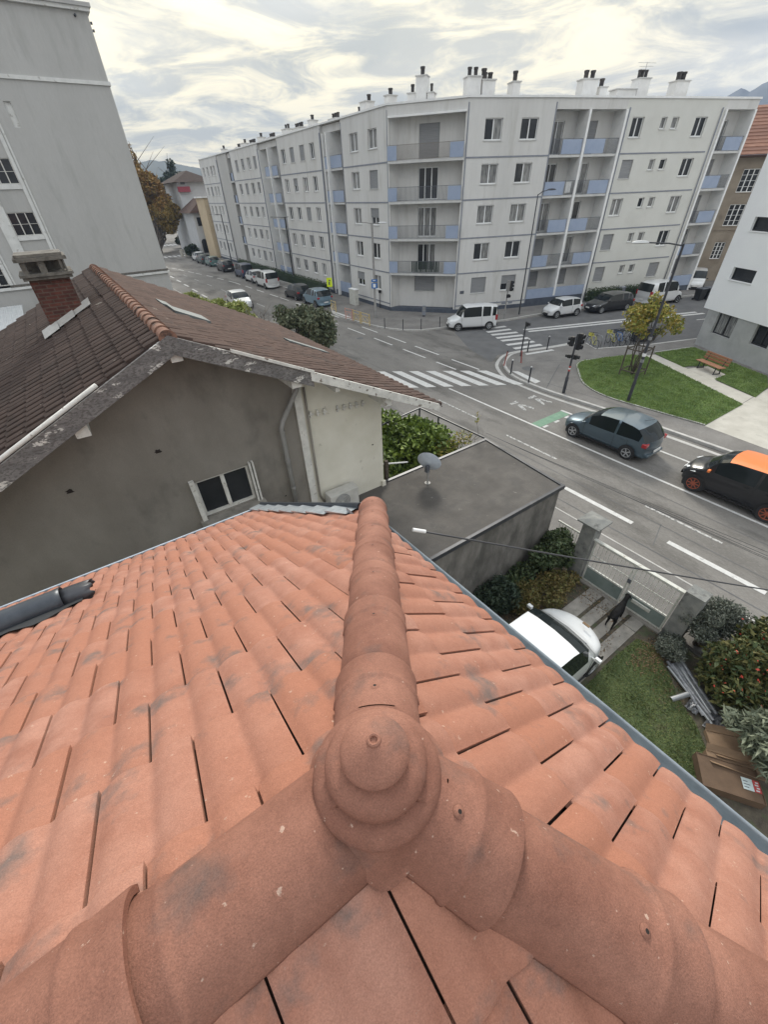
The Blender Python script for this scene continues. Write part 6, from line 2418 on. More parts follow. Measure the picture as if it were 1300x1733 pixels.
def bicycle(label, x, y, rz, mt, lean=4):
    t = thing('bicycle', label, 'bicycle', (x, y, 0.0), rz, 'bicycles in the rack by the lawn')
    t.rotation_euler = (R(lean), 0, rz)
    for xx in (-.52, .52):
        mb = MB()
        n = 28
        pts = [(xx + .33 * math.cos(2 * PI * k / n), 0, .34 + .33 * math.sin(2 * PI * k / n)) for k in range(n + 1)]
        mb.tube(pts, .018, 6, cap=False)
        w_ = mb.build('wheel', 'rubber', t, local=True, smooth=True)
        mb = MB()
        for k in range(9):
            a = 2 * PI * k / 9
            mb.tube([(xx, 0, .34), (xx + .32 * math.cos(a), 0, .34 + .32 * math.sin(a))], .004, 4)
        mb.tube([(xx, -.04, .34), (xx, .04, .34)], .025, 8)
        mb.build('spokes', 'steel', w_, local=True)
    mb = MB()
    bb_, st_, hd_, rr_, fr_ = (-.08, 0, .30), (-.20, 0, .82), (.34, 0, .80), (-.52, 0, .34), (.52, 0, .34)
    for a, b in ((bb_, st_), (st_, hd_), (bb_, (.36, 0, .70)), (bb_, rr_), (rr_, st_), (hd_, fr_)):
        mb.tube([a, b], .018, 6)
    mb.build('frame', mt, t, local=True)
    mb = MB()
    mb.tube([hd_, (.30, 0, .98)], .014, 6)
    mb.tube([(.22, -.28, 1.0), (.30, -.08, 1.0), (.30, .08, 1.0), (.22, .28, 1.0)], .013, 6)
    mb.build('handlebar', 'black', t, local=True)
    mb = MB()
    mb.tube([st_, (-.23, 0, .93)], .013, 6)
    mb.lathe([(0, .035), (.06, .03), (.09, 0), (0, -.01)], (-.24, 0, .94), 10)
    mb.build('saddle', 'black', t, local=True)
    mb = MB()
    mb.box(.36, .62, -.14, .14, .72, .74)
    mb.box(.36, .38, -.14, .14, .74, .92)
    mb.box(.60, .62, -.14, .14, .74, .92)
    mb.build('front_basket', mt if mt == 'bike_yellow' else 'rail', t, local=True)


bicycle('yellow bicycle at the left end of the rack', 30.25, 16.95, R(62), 'bike_yellow', 6)
bicycle('yellow bicycle in the middle of the rack', 32.0, 16.45, R(58), 'bike_yellow', -5)
bicycle('dark blue bicycle next to the middle yellow one', 32.45, 16.25, R(64), 'blue_sign', 4)
bicycle('grey bicycle right of the dark blue one', 32.95, 16.0, R(60), 'steel', -4)
bicycle('black bicycle at the right end of the rack', 33.45, 15.75, R(66), 'black', 5)
for k in range(5):
    x, y = 30.8 + k * .72, 16.75 - k * .30
    mb = MB()
    d = Vector((math.cos(R(62)), math.sin(R(62)), 0)) * .35
    a = Vector((x, y, 0))
    mb.tube([a - d, a - d + Vector((0, 0, .7)), a - d * .8 + Vector((0, 0, .8)), a + d * .8 + Vector((0, 0, .8)), a + d + Vector((0, 0, .7)), a + d], .024, 6)
    o = tag(mb.build('bicycle_hoop', 'steel', None, smooth=True), ('leftmost', 'second from left', 'middle', 'second from right', 'rightmost')[k] + ' plain metal hoop of the bicycle rack by the lawn', 'bicycle rack', 'metal hoops of the bicycle rack')
t = thing('dark_planter', 'dark grey rectangular container under the young tree beyond the bicycles', 'container', (34.7, 15.6, 0), R(-20))
mb = MB()
mb.box(-.8, .8, -.45, .45, 0, .85)
bevel(mb.build('tub', 'pole', t, local=True), .03)
mb = MB()
mb.box(-.84, .84, -.49, .49, .852, .92)
mb.build('lid', 'black', t, local=True)
for i, (x, y, d) in enumerate(((51.6, 19.15, 'left'), (52.5, 18.85, 'right'))):
    t = thing('wheelie_bin', 'black wheelie bin behind the white building, the %s of two' % d, 'bin', (x, y, 0), R(-20), 'wheelie bins')
    mb = MB()
    mb.add([(-.28, -.30, .08), (.28, -.30, .08), (.28, .30, .08), (-.28, .30, .08), (-.36, -.38, 1.02), (.36, -.38, 1.02), (.36, .38, 1.02), (-.36, .38, 1.02)], [(0, 3, 2, 1), (4, 5, 6, 7), (0, 1, 5, 4), (1, 2, 6, 5), (2, 3, 7, 6), (3, 0, 4, 7)])
    mb.build('bin_body', 'frame_black', t, local=True)
    mb = MB()
    mb.box(-.39, .39, -.42, .40, 1.022, 1.10)
    bevel(mb.build('lid', 'rail', t, local=True), .03)
    mb = MB()
    mb.tube([(-.36, .34, .10), (-.30, .34, .10)], .10, 10)
    mb.tube([(.30, .34, .10), (.36, .34, .10)], .10, 10)
    mb.build('wheels', 'rubber', t, local=True)

# wires that sag along the near side of the street
for i, (dx, dz, sg) in enumerate(((0, 0, .25), (.25, .05, .35), (.5, -.05, .3), (.9, .1, .45))):
    mb = MB()
    a, b = Vector((9.75, 8.28, 3.12)), Vector((10.4 + dx, -9, 3.3 + dz))
    pts = []
    for k in range(25):
        f = k / 24
        p = a.lerp(b, f)
        p.z -= sg * 4 * f * (1 - f) * .6
        p.x += .25 * math.sin(PI * f)
        pts.append(p)
    mb.tube(pts, .0055, 5)
    tag(mb.build('telephone_wire', 'cable', None, smooth=True), ('nearest', 'second', 'third', 'farthest')[i] + ' thin dark wire sagging over the street from the garage corner', 'wire', 'thin wires over the near lane')

# ================================================================== YARD
t = thing('gate_pillar', 'weathered grey gate pillar with a flat overhanging cap', 'pillar', (9.75, 3.98, 0))
mb = MB()
mb.box(9.55, 9.95, 3.76, 4.16, 0, 2.10)
bevel(mb.build('shaft', 'pillar', t), .012)
mb = MB()
mb.add([(9.42, 3.63, 2.102), (10.08, 3.63, 2.102), (10.08, 4.29, 2.102), (9.42, 4.29, 2.102), (9.42, 3.63, 2.15), (10.08, 3.63, 2.15), (10.08, 4.29, 2.15), (9.42, 4.29, 2.15), (9.75, 3.96, 2.22)],
       [(0, 3, 2, 1), (0, 1, 5, 4), (1, 2, 6, 5), (2, 3, 7, 6), (3, 0, 4, 7), (4, 5, 8), (5, 6, 8), (6, 7, 8), (7, 4, 8)])
mb.build('cap', 'pillar', t)
t = thing('gate_pillar', 'lower grey block pillar partly covered by the silvery bush', 'pillar', (9.75, 1.08, 0))
mb = MB()
mb.box(9.55, 9.95, .88, 1.30, 0, .80)
mb.box(9.548, 9.952, .878, 1.302, .805, 1.30)
mb.box(9.55, 9.95, .88, 1.30, 1.305, 1.78)
mb.build('shaft', 'pillar', t)
gt = thing('gate', 'old white barred double gate with greenish sheet panels at the foot', 'gate', (9.72, 2.5, 0))
GX = 9.70
for y0_, y1_ in ((1.34, 2.50), (2.53, 3.72)):
    mb = MB()
    mb.box(GX - .02, GX + .02, y0_, y0_ + .05, .06, 1.58)
    mb.box(GX - .02, GX + .02, y1_ - .05, y1_, .06, 1.58)
    mb.box(GX - .02, GX + .02, y0_ + .05, y1_ - .05, 1.53, 1.58)
    mb.box(GX - .02, GX + .02, y0_ + .05, y1_ - .05, .58, .63)
    mb.box(GX - .02, GX + .02, y0_ + .05, y1_ - .05, .06, .11)
    lf = mb.build('leaf_frame', 'gate_white', gt)
    n = 10
    for k in range(1, n):
        y = y0_ + .05 + (y1_ - y0_ - .1) * k / n
        mb = MB()
        mb.tube([(GX, y, .63), (GX, y, 1.53)], .009, 5)
        mb.build('bar', 'gate_white', lf)
    mb = MB()
    mb.box(GX - .006, GX + .006, y0_ + .05, y1_ - .05, 1.06, 1.085)
    mb.build('middle_rail', 'gate_white', lf)
    mb = MB()
    mb.box(GX - .01, GX + .01, y0_ + .05, y1_ - .05, .115, .575)
    mb.build('sheet_panel', 'gate_green', lf)
mb = MB()
mb.box(GX - .05, GX + .06, 1.30, 3.76, 1.585, 1.625)
mb.build('top_rail', 'gate_white', gt)
mb = MB()
mb.box(GX - .045, GX - .02, 2.47, 2.56, .92, 1.05)
mb.build('lock', 'rail', gt)
mb = MB()
mb.box(GX - .07, GX - .03, 1.75, 2.25, .42, .52)
mb.build('letter_box', 'gate_white', gt)
mb = MB()
mb.box(GX - .12, GX + .10, 1.32, 3.74, .0, .04)
mb.build('threshold', 'concrete', gt)
fn = thing('fence', 'short white barred fence between the pillar and the garage', 'fence', (9.7, 4.5, 0))
mb = MB()
mb.box(9.68, 9.72, 4.18, 4.95, 1.50, 1.55)
mb.box(9.68, 9.72, 4.18, 4.95, .50, .55)
mb.box(9.68, 9.72, 4.17, 4.21, .0, 1.56)
fr = mb.build('fence_frame', 'gate_white', fn)
for k in range(7):
    mb = MB()
    y = 4.28 + k * .10
    mb.tube([(9.7, y, .55), (9.7, y, 1.5)], .009, 5)
    mb.build('bar', 'gate_white', fn)
# dog: one continuous skinned body
me = bpy.data.meshes.new('dog')
jv = [((0, 0, .42), .105), ((.22, 0, .43), .11), ((.36, 0, .50), .075), ((.46, 0, .60), .062), ((.55, 0, .61), .058), ((.66, 0, .575), .030),   # spine, neck, head, muzzle
      ((-.18, 0, .42), .085), ((-.30, 0, .43), .06), ((-.42, 0, .52), .022), ((-.50, 0, .62), .012),                                           # rump, tail
      ((.24, .08, .30), .045), ((.25, .085, .16), .026), ((.25, .085, .02), .024), ((.29, .085, .015), .020),
      ((.24, -.08, .30), .045), ((.27, -.085, .16), .026), ((.29, -.085, .02), .024), ((.33, -.085, .015), .020),
      ((-.22, .08, .32), .055), ((-.17, .085, .20), .036), ((-.29, .085, .12), .022), ((-.27, .085, .02), .021), ((-.23, .085, .015), .020),
      ((-.24, -.08, .32), .055), ((-.22, -.085, .20), .036), ((-.34, -.085, .12), .022), ((-.33, -.085, .02), .021), ((-.29, -.085, .015), .020),
      ((.52, .055, .67), .020), ((.51, .075, .62), .012), ((.52, -.055, .67), .020), ((.51, -.075, .62), .012)]
je = [(0, 1), (1, 2), (2, 3), (3, 4), (4, 5), (0, 6), (6, 7), (7, 8), (8, 9), (1, 10), (10, 11), (11, 12), (12, 13), (1, 14), (14, 15), (15, 16), (16, 17), (6, 18), (18, 19), (19, 20), (20, 21), (21, 22), (6, 23), (23, 24), (24, 25), (25, 26), (26, 27), (4, 28), (28, 29), (4, 30), (30, 31)]
me.from_pydata([q[0] for q in jv], je, [])
dog = bpy.data.objects.new('dog', me)
COL.objects.link(dog)
sk = dog.modifiers.new('skin', 'SKIN')
for i, q in enumerate(jv):
    me.skin_vertices[0].data[i].radius = (q[1], q[1])
me.skin_vertices[0].data[0].use_root = True
dog.modifiers.new('sub', 'SUBSURF').render_levels = 2
me.materials.append(MT['dog'])
sk.use_smooth_shade = True
dog.location = (8.98, 2.26, .03)
dog.rotation_euler = (0, 0, R(8))
dog.scale = (1.0, 1.0, 1.0)
tag(dog, 'black dog standing on the driveway with its nose at the white gate', 'dog')

# scrap of old gutters and sheets
sc = thing('scrap_pile', 'pile of long grey gutter lengths and crumpled metal on the lawn edge', 'scrap metal', (8.5, .1, 0))
g = random.Random(4)
for k in range(9):
    o_ = k * .055
    a = Vector((8.80 + o_ * .9 + g.uniform(-.04, .04), .75 - k * .02 + g.uniform(-.08, .05), .05 + .03 * (k % 3)))
    b = Vector((8.12 + o_ * .8 + g.uniform(-.05, .05), -.50 + g.uniform(-.12, .12), .05 + .035 * ((k + 1) % 3)))
    d = (b - a).normalized()
    s_ = d.cross(Vector((0, 0, 1))).normalized()
    mb = MB()
    V = []
    r = g.uniform(.035, .055)
    tw_ = g.uniform(-.6, .6)
    for p in (a, a.lerp(b, .5) + Vector((0, 0, .01)), b):
        for j in range(9):
            t_ = PI * j / 8 + tw_
            V.append(p + s_ * r * math.cos(t_) + Vector((0, 0, r * math.sin(t_) + .02)))
    mb.add(V, [(q * 9 + j, q * 9 + j + 1, (q + 1) * 9 + j + 1, (q + 1) * 9 + j) for q in range(2) for j in range(8)])
    mb.build('gutter_length', 'scrap' if k % 4 else 'steel', sc, smooth=True, recalc=False)
mb = MB()
V = []
a, b = Vector((7.94, .22, .12)), Vector((8.36, .05, .16))
d = (b - a).normalized()
s_ = d.cross(Vector((0, 0, 1)))
for p in (a, b):
    for j in range(13):
        t_ = PI * j / 12
        V.append(p + s_ * .06 * math.cos(t_) + Vector((0, 0, .06 * math.sin(t_))))
mb.add(V, [(j, j + 1, 14 + j, 13 + j) for j in range(12)])
mb.build('bright_gutter_piece', 'steel', sc, smooth=True, recalc=False)
for (cx, cy, r, sd) in ((8.25, -.16, .17, 1), (8.15, -.62, .20, 2), (8.33, -.55, .15, 3)):
    g = random.Random(sd)
    mb = MB()
    n = 9
    V = [(cx + (i / n - .5) * 2 * r, cy + (j / n - .5) * 1.5 * r, .05 + g.uniform(.0, .11) * (1 if 0 < i < n and 0 < j < n else .3)) for j in range(n + 1) for i in range(n + 1)]
    mb.add(V, [(j * (n + 1) + i, j * (n + 1) + i + 1, (j + 1) * (n + 1) + i + 1, (j + 1) * (n + 1) + i) for j in range(n) for i in range(n)])
    mb.build('crumpled_sheet', 'scrap', sc, recalc=False)


def carton(label, c, sx_, sy_, h, rz, mt, flaps=True):
    t = thing('cardboard_box', label, 'cardboard box', (c[0], c[1], c[2] if len(c) > 2 else .02), rz, 'cardboard boxes by the lawn')
    mb = MB()
    for a in ((-sx_, sx_, -sy_, -sy_ + .012), (-sx_, sx_, sy_ - .012, sy_), (-sx_, -sx_ + .012, -sy_ + .012, sy_ - .012), (sx_ - .012, sx_, -sy_ + .012, sy_ - .012)):
        mb.box(*a, 0, h)
    mb.box(-sx_ + .012, sx_ - .012, -sy_ + .012, sy_ - .012, h - .03, h - .018)
    bo = mb.build('box_body', mt, t, local=True)
    if flaps:
        for s_ in (1, -1):
            mb = MB()
            mb.add([(-sx_, s_ * sy_, h), (sx_, s_ * sy_, h), (sx_ * .96, s_ * (sy_ + .14), h + .05), (-sx_ * .98, s_ * (sy_ + .10), h + .09)], [(0, 1, 2, 3)])
            o = mb.build('flap', mt, t, local=True, recalc=False)
            o.modifiers.new('t', 'SOLIDIFY').thickness = .006
    return t


carton('flattened pale cardboard box below the crumpled metal', (7.92, -.98), .36, .24, .10, R(-50), 'cardboard')
carton('long open cardboard box under the silvery leaves', (7.62, -1.22), .52, .10, .16, R(-55), 'cardboard')
t = carton('large dark cardboard box nearest the roof edge with a printed label', (7.18, -1.25), .52, .32, .22, R(-55), 'cardboard_dark', False)
mb = MB()
mb.box(.20, .38, -.13, .09, .212, .216)
mb.build('printed_label', 'label_white', t, local=True)
mb = MB()
mb.box(.385, .50, -.13, .09, .212, .216)
mb.build('printed_label', 'label_red', t, local=True)
mb = MB()
for i in range(4):
    mb.box(.41 + .02 * (i % 2), .47 + .01 * (i % 2), -.11 + i * .05, -.085 + i * .05, .2165, .2185)
mb.build('label_lettering', 'label_white', t, local=True)
mb = MB()
for i in range(3):
    mb.box(.22, .30 + .03 * (i % 2), -.09 + i * .055, -.075 + i * .055, .2165, .2185)
mb.build('label_lettering', 'rail', t, local=True)

# ================================================================== PLANTS


def plant(name, label, cat, loc, clumps, mt, size, n, stems=None, seed=1, group=None, asp=1.7, bark='bark', r0=.05, shell=.7, flat=0.0, droop=0.0, lname='foliage'):
    t = thing(name, label, cat, loc, 0, group)
    tot = sum(c[3] * c[4] * c[5] for c in clumps)
    cl = [(loc[0] + c[0], loc[1] + c[1], loc[2] + c[2], c[3], c[4], c[5], max(20, n * c[3] * c[4] * c[5] / tot)) for c in clumps]
    leaves(lname, mt, cl, size, t, asp, seed, flat, shell, droop=droop)
    if stems is None:
        stems = [(c[0] * .8, c[1] * .8, c[2]) for c in clumps]
    branches('stem' if name != 'tree' else 'trunk', bark, (loc[0], loc[1], loc[2] - .05), [(loc[0] + s[0], loc[1] + s[1], loc[2] + s[2]) for s in stems], r0, t, seed)
    return t


def blob(seed, n, rx, ry, rz, zc, r, jit=.35):
    g = random.Random(seed)
    out = []
    for i in range(n):
        a = g.uniform(0, 2 * PI)
        q = g.random() ** .5
        e = g.uniform(-1, 1)
        s = r * g.uniform(1 - jit, 1 + jit)
        k = math.sqrt(max(0, 1 - e * e * .8))
        out.append((rx * q * k * math.cos(a), ry * q * k * math.sin(a), zc + rz * e, s, s, s * .8))
    return out


plant('ivy', 'dark ivy mass in the corner of the garage wall and the fence', 'ivy', (9.1, 4.55, 0), blob(1, 16, .75, .30, .55, .80, .32) + [(-1.0, .2, .35, .5, .35, .35), (-1.7, .1, .3, .5, .35, .3)], 'leaf_ivy', .085, 9000, seed=1, asp=1.3)
plant('shrub', 'low reddish brown autumn shrub beside the white car bonnet', 'shrub', (8.1, 4.1, 0), blob(2, 14, .95, .45, .18, .32, .30) + [(1.1, -.25, .2, .4, .3, .2)], 'leaf_autumn', .05, 7000, seed=2)
plant('shrub', 'dark green shrub against the foot of the garage wall', 'shrub', (7.0, 4.6, 0), blob(3, 9, .6, .3, .25, .45, .32), 'leaf_dark', .06, 4500, seed=3)
plant('shrub', 'silvery grey twiggy bush over the lower gate pillar', 'shrub', (10.0, .55, 0), blob(4, 14, .75, .5, .45, .85, .30), 'leaf_grey', .034, 13000, seed=4, shell=.4, asp=2.2)
plant('shrub', 'dark low shrub between the gate pillar and the lawn', 'shrub', (9.25, .95, 0), blob(5, 7, .35, .3, .15, .28, .22), 'leaf_grey', .034, 5000, seed=5)
rb = plant('shrub', 'large dark green bush with red flowers at the right edge', 'shrub', (9.75, -.75, 0), blob(6, 26, 1.2, .95, .55, .85, .42) + [(-1.0, .1, .9, .4, .4, .35), (-.9, -.4, .55, .4, .4, .35)], 'leaf_red', .075, 22000, seed=6, asp=2.0)
leaves('flowers', 'flower', [(9.75 + a, -.75 + b, .95 + c, .9, .7, .55, 60) for a, b, c in ((-.7, .2, .2), (.3, .2, .3), (-.2, -.3, .4))], .05, rb, 1.2, 9, shell=.9)
plant('oleander', 'pale silvery long-leaved plant above the cardboard boxes', 'plant', (8.05, -1.45, 0), [(-.25, .20, .85, .30, .30, .3), (.1, .35, 1.0, .3, .3, .3), (-.35, -.15, .7, .3, .3, .28), (.15, -.2, .9, .35, .35, .35), (-.05, .65, .8, .25, .25, .22)], 'leaf_silver', .055, 2300, seed=7, asp=4.2, shell=.35)
plant('laurel', 'glossy laurel bush with yellow green top behind the flat garage roof', 'shrub', (7.6, 10.3, 0), blob(8, 40, 2.0, 1.9, .8, 1.9, .62) + [(1.3, -.9, 1.9, .8, .7, .6), (.2, -1.2, 1.7, .9, .7, .7), (-1.2, -1.1, 1.7, .8, .7, .7), (-1.2, 1.6, 2.9, .8, .7, .5), (.2, 1.3, 2.8, .8, .7, .45), (1.2, .3, 2.4, .7, .6, .5)], 'leaf_laurel', .12, 26000, seed=8, asp=1.5)
plant('climber', 'sparse bare climbing twigs with a pale green sprout at the garage corner', 'climber', (9.55, 8.6, 2.3), [(.15, .1, 1.25, .12, .12, .22), (-.3, .3, .5, .5, .3, .25), (-.9, .4, .3, .5, .3, .2)], 'leaf_young', .045, 500, stems=[(.15, .1, 1.3), (-.4, .3, .7), (-.9, .5, .6), (-1.3, .4, .4), (.3, -.1, .8), (-.2, .6, .9)], seed=10, r0=.014, asp=2.5, bark='bark_grey')
plant('tree', 'round olive green shrub tree beside the near lane beyond the old roof', 'tree', (10.7, 24.0, 0), blob(11, 26, 1.5, 1.35, .95, 3.05, .62) + [(-.9, .8, 4.1, .5, .5, .5)], 'leaf_olive', .13, 14000, seed=11, r0=.09, asp=1.6, shell=.55, lname='crown')
plant('bare_shrub', 'leafless shrub with upright bare branches behind the old roof', 'shrub', (11.0, 32.5, 0), [(0, 0, 2.0, .5, .5, .4)], 'leaf_dead', .05, 60, stems=[(.9 * math.cos(k * 1.1), .9 * math.sin(k * 1.1), 2.5 + .35 * (k % 4)) for k in range(12)], seed=12, r0=.05, bark='bark_grey', lname='last_leaves')
GB = 'yellow green bushes along the near pavement'
plant('bush', 'tall yellow green feathery bush nearest the white moving car', 'shrub', (11.0, 37.5, 0), blob(13, 14, .9, 1.2, .75, 1.75, .55), 'leaf_bamboo', .13, 6500, seed=13, group=GB, asp=3, shell=.45)
plant('bush', 'yellow green feathery bush in the middle of the roadside row', 'shrub', (10.6, 42.0, 0), blob(14, 14, .9, 1.8, .6, 1.45, .55), 'leaf_bamboo', .13, 6000, seed=14, group=GB, asp=3, shell=.45)
plant('bush', 'low yellow green bush beside the tall grey building', 'shrub', (10.2, 49.0, 0), blob(15, 16, .8, 3.0, .5, 1.25, .55), 'leaf_bamboo', .14, 5500, seed=15, group=GB, asp=3, shell=.45)
# hedges
def hedge(label, a, b, h, wd, seed, n):
    a, b = Vector((*a, 0)), Vector((*b, 0))
    L = (b - a).length
    t = thing('hedge', label, 'hedge', (a.x, a.y, PZ), 0)
    k = int(L / .55)
    cl = []
    for i in range(k + 1):
        p = a.lerp(b, i / k)
        for z in (.25, .65, h - .25):
            cl.append((p.x, p.y, PZ + z, .42, wd * .62, .32, n / (3 * k)))
    leaves('foliage', 'leaf_hedge', cl, .075, t, 1.5, seed, shell=.8)
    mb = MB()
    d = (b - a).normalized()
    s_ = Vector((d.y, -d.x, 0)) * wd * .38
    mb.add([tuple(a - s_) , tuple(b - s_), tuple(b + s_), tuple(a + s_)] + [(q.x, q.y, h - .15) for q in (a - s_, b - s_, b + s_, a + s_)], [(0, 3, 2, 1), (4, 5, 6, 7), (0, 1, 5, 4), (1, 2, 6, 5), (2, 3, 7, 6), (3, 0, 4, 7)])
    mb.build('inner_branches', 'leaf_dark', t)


hedge('long clipped dark hedge along the left facade of the apartment block', (25.35, 48.6), (25.9, 80.0), 1.25, .9, 1, 17000)
hedge('clipped hedge under the side street facade left of the small grey box', F2.pt(6.9, 0, .7)[:2], F2.pt(10.0, 0, .7)[:2], 1.15, .8, 2, 3600)
hedge('clipped hedge under the side street facade behind the white van', F2.pt(11.2, 0, .7)[:2], F2.pt(16.0, 0, .7)[:2], 1.15, .8, 3, 5000)
mb = MB()
mb.box(24.75, 24.85, 48.0, 80, 0, .34)
tag(mb.build('low_wall', 'kerb'), 'low pale wall in front of the long hedge', 'wall')
mb = MB()
fbox(mb, F2, 10.2, 10.95, .0, 1.1, .4, .8)
fbox(mb, F2, 10.15, 11.0, 1.1, 1.18, .36, .84)
tag(bevel(mb.build('grey_box', 'block_trim'), .02), 'small grey utility box between the two side street hedges', 'cabinet')
# young tree in its guard
yt = plant('tree', 'young tree with yellow orange leaves inside a wooden guard on the lawn', 'tree', (*pv(27.2, 12.1), PZ), blob(21, 24, 1.75, 1.6, .62, 3.15, .42) + [(1.6, -.9, 2.5, .5, .4, .25), (.2, .2, 4.25, .4, .4, .35)], 'leaf_young', .115, 3300, stems=[(.3, .2, 3.6), (-.5, .3, 3.2), (.2, -.6, 3.3), (0, 0, 4.2), (.9, -.5, 2.9)], seed=21, r0=.042, shell=.45, lname='crown')
gd = thing('tree_guard', 'brown wooden four post guard around the young tree', 'tree guard', (*pv(27.2, 12.1), PZ))
cx_, cy_ = pv(27.2, 12.1)
cs = [(cx_ + a, cy_ + b) for a, b in ((-.55, -.5), (.55, -.5), (.55, .5), (-.55, .5))]
for x, y in cs:
    mb = MB()
    mb.tube([(x, y, PZ), (x, y, PZ + 1.75)], .045, 8)
    mb.build('post', 'bark', gd)
for i in range(4):
    a, b = cs[i], cs[(i + 1) % 4]
    for z in (1.60, .35):
        mb = MB()
        mb.tube([(*a, PZ + z), (*b, PZ + z)], .035, 6)
        mb.build('crossbar', 'bark', gd)
# far trees
plant('tree', 'big orange brown plane tree at the far left of the street', 'tree', (19.6, 121, 0), [(c[0] + 2.6, c[1] - 3, *c[2:]) for c in blob(31, 26, 3.2, 3.2, 2.7, 10.6, 1.35)], 'leaf_plane', .36, 17000, seed=31, r0=.35, lname='crown')
plant('tree', 'yellow brown plane tree hanging low over the far street', 'tree', (20.0, 117, 0), [(c[0] + 4.0, c[1] + 0, *c[2:]) for c in blob(32, 22, 2.3, 2.3, 1.9, 6.6, 1.1)], 'leaf_plane_y', .33, 14000, seed=32, r0=.3, lname='crown')
plant('tree', 'thin half bare tree rising above the plane trees beside the tower', 'tree', (21.2, 119, 0), [(.3, -1, 12.5, 1.0, 1.0, 1.4), (0, 0, 14.5, 1.2, 1.2, 1.6), (.3, 0, 16.4, .6, .6, 1.2), (.2, 0, 18.0, .35, .35, .9), (2.4, 0, 13.0, 1.0, 1.0, 1.0)], 'leaf_plane', .3, 1300, stems=[(.2, 0, 19.0), (.8, 0, 16), (-.6, 0, 16.5), (.4, 0, 17.5), (2.0, 0, 14.0)], seed=33, r0=.2, lname='crown', shell=.3)
cf = [(0, 0, 16.6, .7, .7, 1.4), (.1, 0, 14.8, 1.7, 1.7, .7), (-1.0, 0, 13.6, 1.7, 1.6, .8), (1.2, 0, 13.2, 1.9, 1.8, .8), (0, 0, 12.0, 2.6, 2.5, .9), (1.6, 0, 11.6, 1.8, 1.8, .7), (-1.6, 0, 11.2, 1.6, 1.6, .8), (0, 0, 10.0, 2.9, 2.8, 1.0), (0, 0, 8.2, 2.8, 2.8, 1.2), (0, 0, 6, 2.6, 2.6, 1.5)]
cf = [(a * 1.5, b * 1.5, c, d * 1.55, e * 1.55, f) for a, b, c, d, e, f in cf]
plant('conifer', 'dark blue green conifer with a bare pointed tip behind the far houses', 'tree', (35.6, 150, 0), cf, 'leaf_dark', .45, 15000, stems=[(-.2, 0, 19.2), (.1, 0, 16)], seed=34, r0=.25, lname='crown', flat=.4)
for k, (x, y, z, r, lb) in enumerate(((28.5, 128, 2.0, 2.0, 'dark garden shrubs before the far houses, nearest the arches'), (24.3, 104, 1.4, 1.3, 'dark clipped bush at the corner of the far crossing'), (40.5, 140, 4.5, 3.5, 'dark tree mass between the conifer and the apartment block'))):
    plant('bush', lb, 'shrub', (x, y, 0), blob(40 + k, 10, r, r, z * .35, z, r * .5), 'leaf_dark', .35, 2500, seed=40 + k)
fn = thing('garden_wall', 'low pale garden wall with gaps at the far crossing', 'wall', (23.5, 108, 0))
for k in range(4):
    mb = MB()
    mb.box(22.6 + k * .62, 23.1 + k * .62, 107.0 - k * .9, 107.5 - k * .9, 0, 1.3)
    mb.build('wall_pier', 'path', fn)

lt = leaves('leaf_litter', 'leaf_dead', [(8.9, 1.05, .03, .9, .45, .02, 900), (8.0, 3.95, .03, 1.4, .6, .02, 1600), (9.2, 3.0, .04, .5, 1.1, .015, 350), (7.6, 2.0, .04, 1.4, .25, .01, 200), (8.6, .2, .03, .9, .7, .01, 260), (24.5, 12.2, PZ + .06, 1.6, 2.2, .02, 160)], .035, None, 1.3, 77, shell=.2, flat=.9)
tag(lt, 'fallen brown leaves scattered over the yard and driveway', 'leaves', kind='stuff')

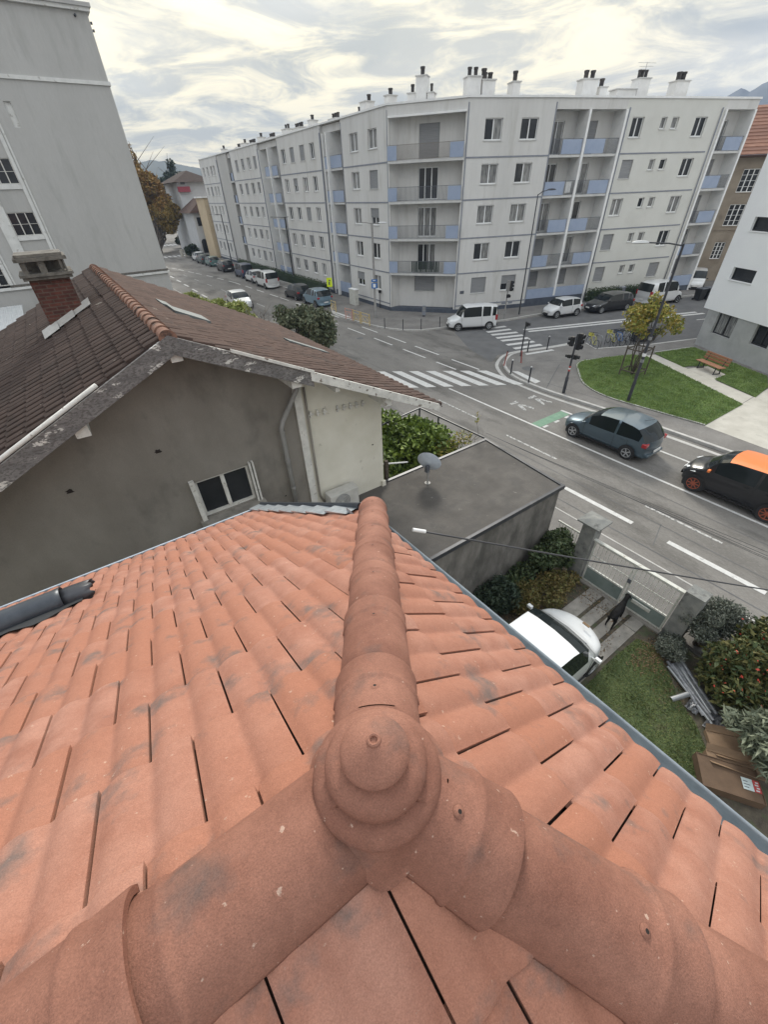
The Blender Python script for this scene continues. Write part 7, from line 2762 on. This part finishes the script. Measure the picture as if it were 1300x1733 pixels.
# ================================================================== DISTANT HILLS
def ridge(name, mt, az0, az1, prof, dist, depth, seed, n=160):
    g = np.random.default_rng(seed)
    mb = MB()
    rows = [(dist - depth, 0.0), (dist - depth * .75, .22), (dist - depth * .5, .48), (dist - depth * .25, .74), (dist, 1.0), (dist + depth * .5, .6), (dist + depth, 0.0)]
    az = np.linspace(az0, az1, n)
    h = np.interp(az, [p[0] for p in prof], [p[1] for p in prof])
    ph = g.random(8) * 7
    V = []
    for r_, (dd, f) in enumerate(rows):
        for i in range(n):
            w_ = sum(math.sin(az[i] * (1.3 + 1.7 * k) + ph[k] + r_ * .9) / (k + 1.5) for k in range(8))
            hh = h[i] * f * (1 + (.10 * w_ if f < .99 else .018 * w_))
            a = R(az[i])
            dj = dd + (depth * .09 * w_ if 0 < f < 1 else 0)
            V.append((math.sin(a) * dj, math.cos(a) * dj, hh - 2))
    F_ = [(r_ * n + i, r_ * n + i + 1, (r_ + 1) * n + i + 1, (r_ + 1) * n + i) for r_ in range(len(rows) - 1) for i in range(n - 1)]
    mb.add(V, F_)
    return struct(mb, name, mt, smooth=True)


K1, K2 = 1000 / 2600, 1500 / 4000
ridge('hill', 'hill', -12, 32, [(a, 9.6 + (b - 9.6) * K1) for a, b in [(-12, 120), (6, 130), (10, 145), (11.5, 152), (13, 148), (15, 133), (16.5, 116), (20, 120), (32, 150)]], 1000, 340, 3)
ridge('mountain', 'rock', 55, 110, [(a, 9.6 + (b - 9.6) * K2) for a, b in [(55, 250), (60, 300), (64.5, 350), (66.1, 394), (66.8, 415), (67.4, 400), (67.8, 418), (68.4, 436), (70, 470), (76, 455), (84, 420), (95, 440), (110, 400)]], 1500, 420, 5)

# ================================================================== AIR
hz_ = MB()
hz_.box(-450, 2000, -850, 1500, -2, 186)
ho = hz_.build('haze', 'concrete')
hm = bpy.data.materials.new('haze')
hm.use_nodes = True
n_ = hm.node_tree.nodes
n_.remove(n_['Principled BSDF'])
pv_ = n_.new('ShaderNodeVolumePrincipled')
pv_.inputs['Color'].default_value = (0.52, 0.66, 0.92, 1)
pv_.inputs['Density'].default_value = 0.00034
pv_.inputs['Anisotropy'].default_value = 0.0
hm.node_tree.links.new(pv_.outputs[0], n_['Material Output'].inputs['Volume'])
ho.data.materials.clear()
ho.data.materials.append(hm)
tag(ho, 'faint blue haze in the air before the far mountains', 'haze', kind='stuff')
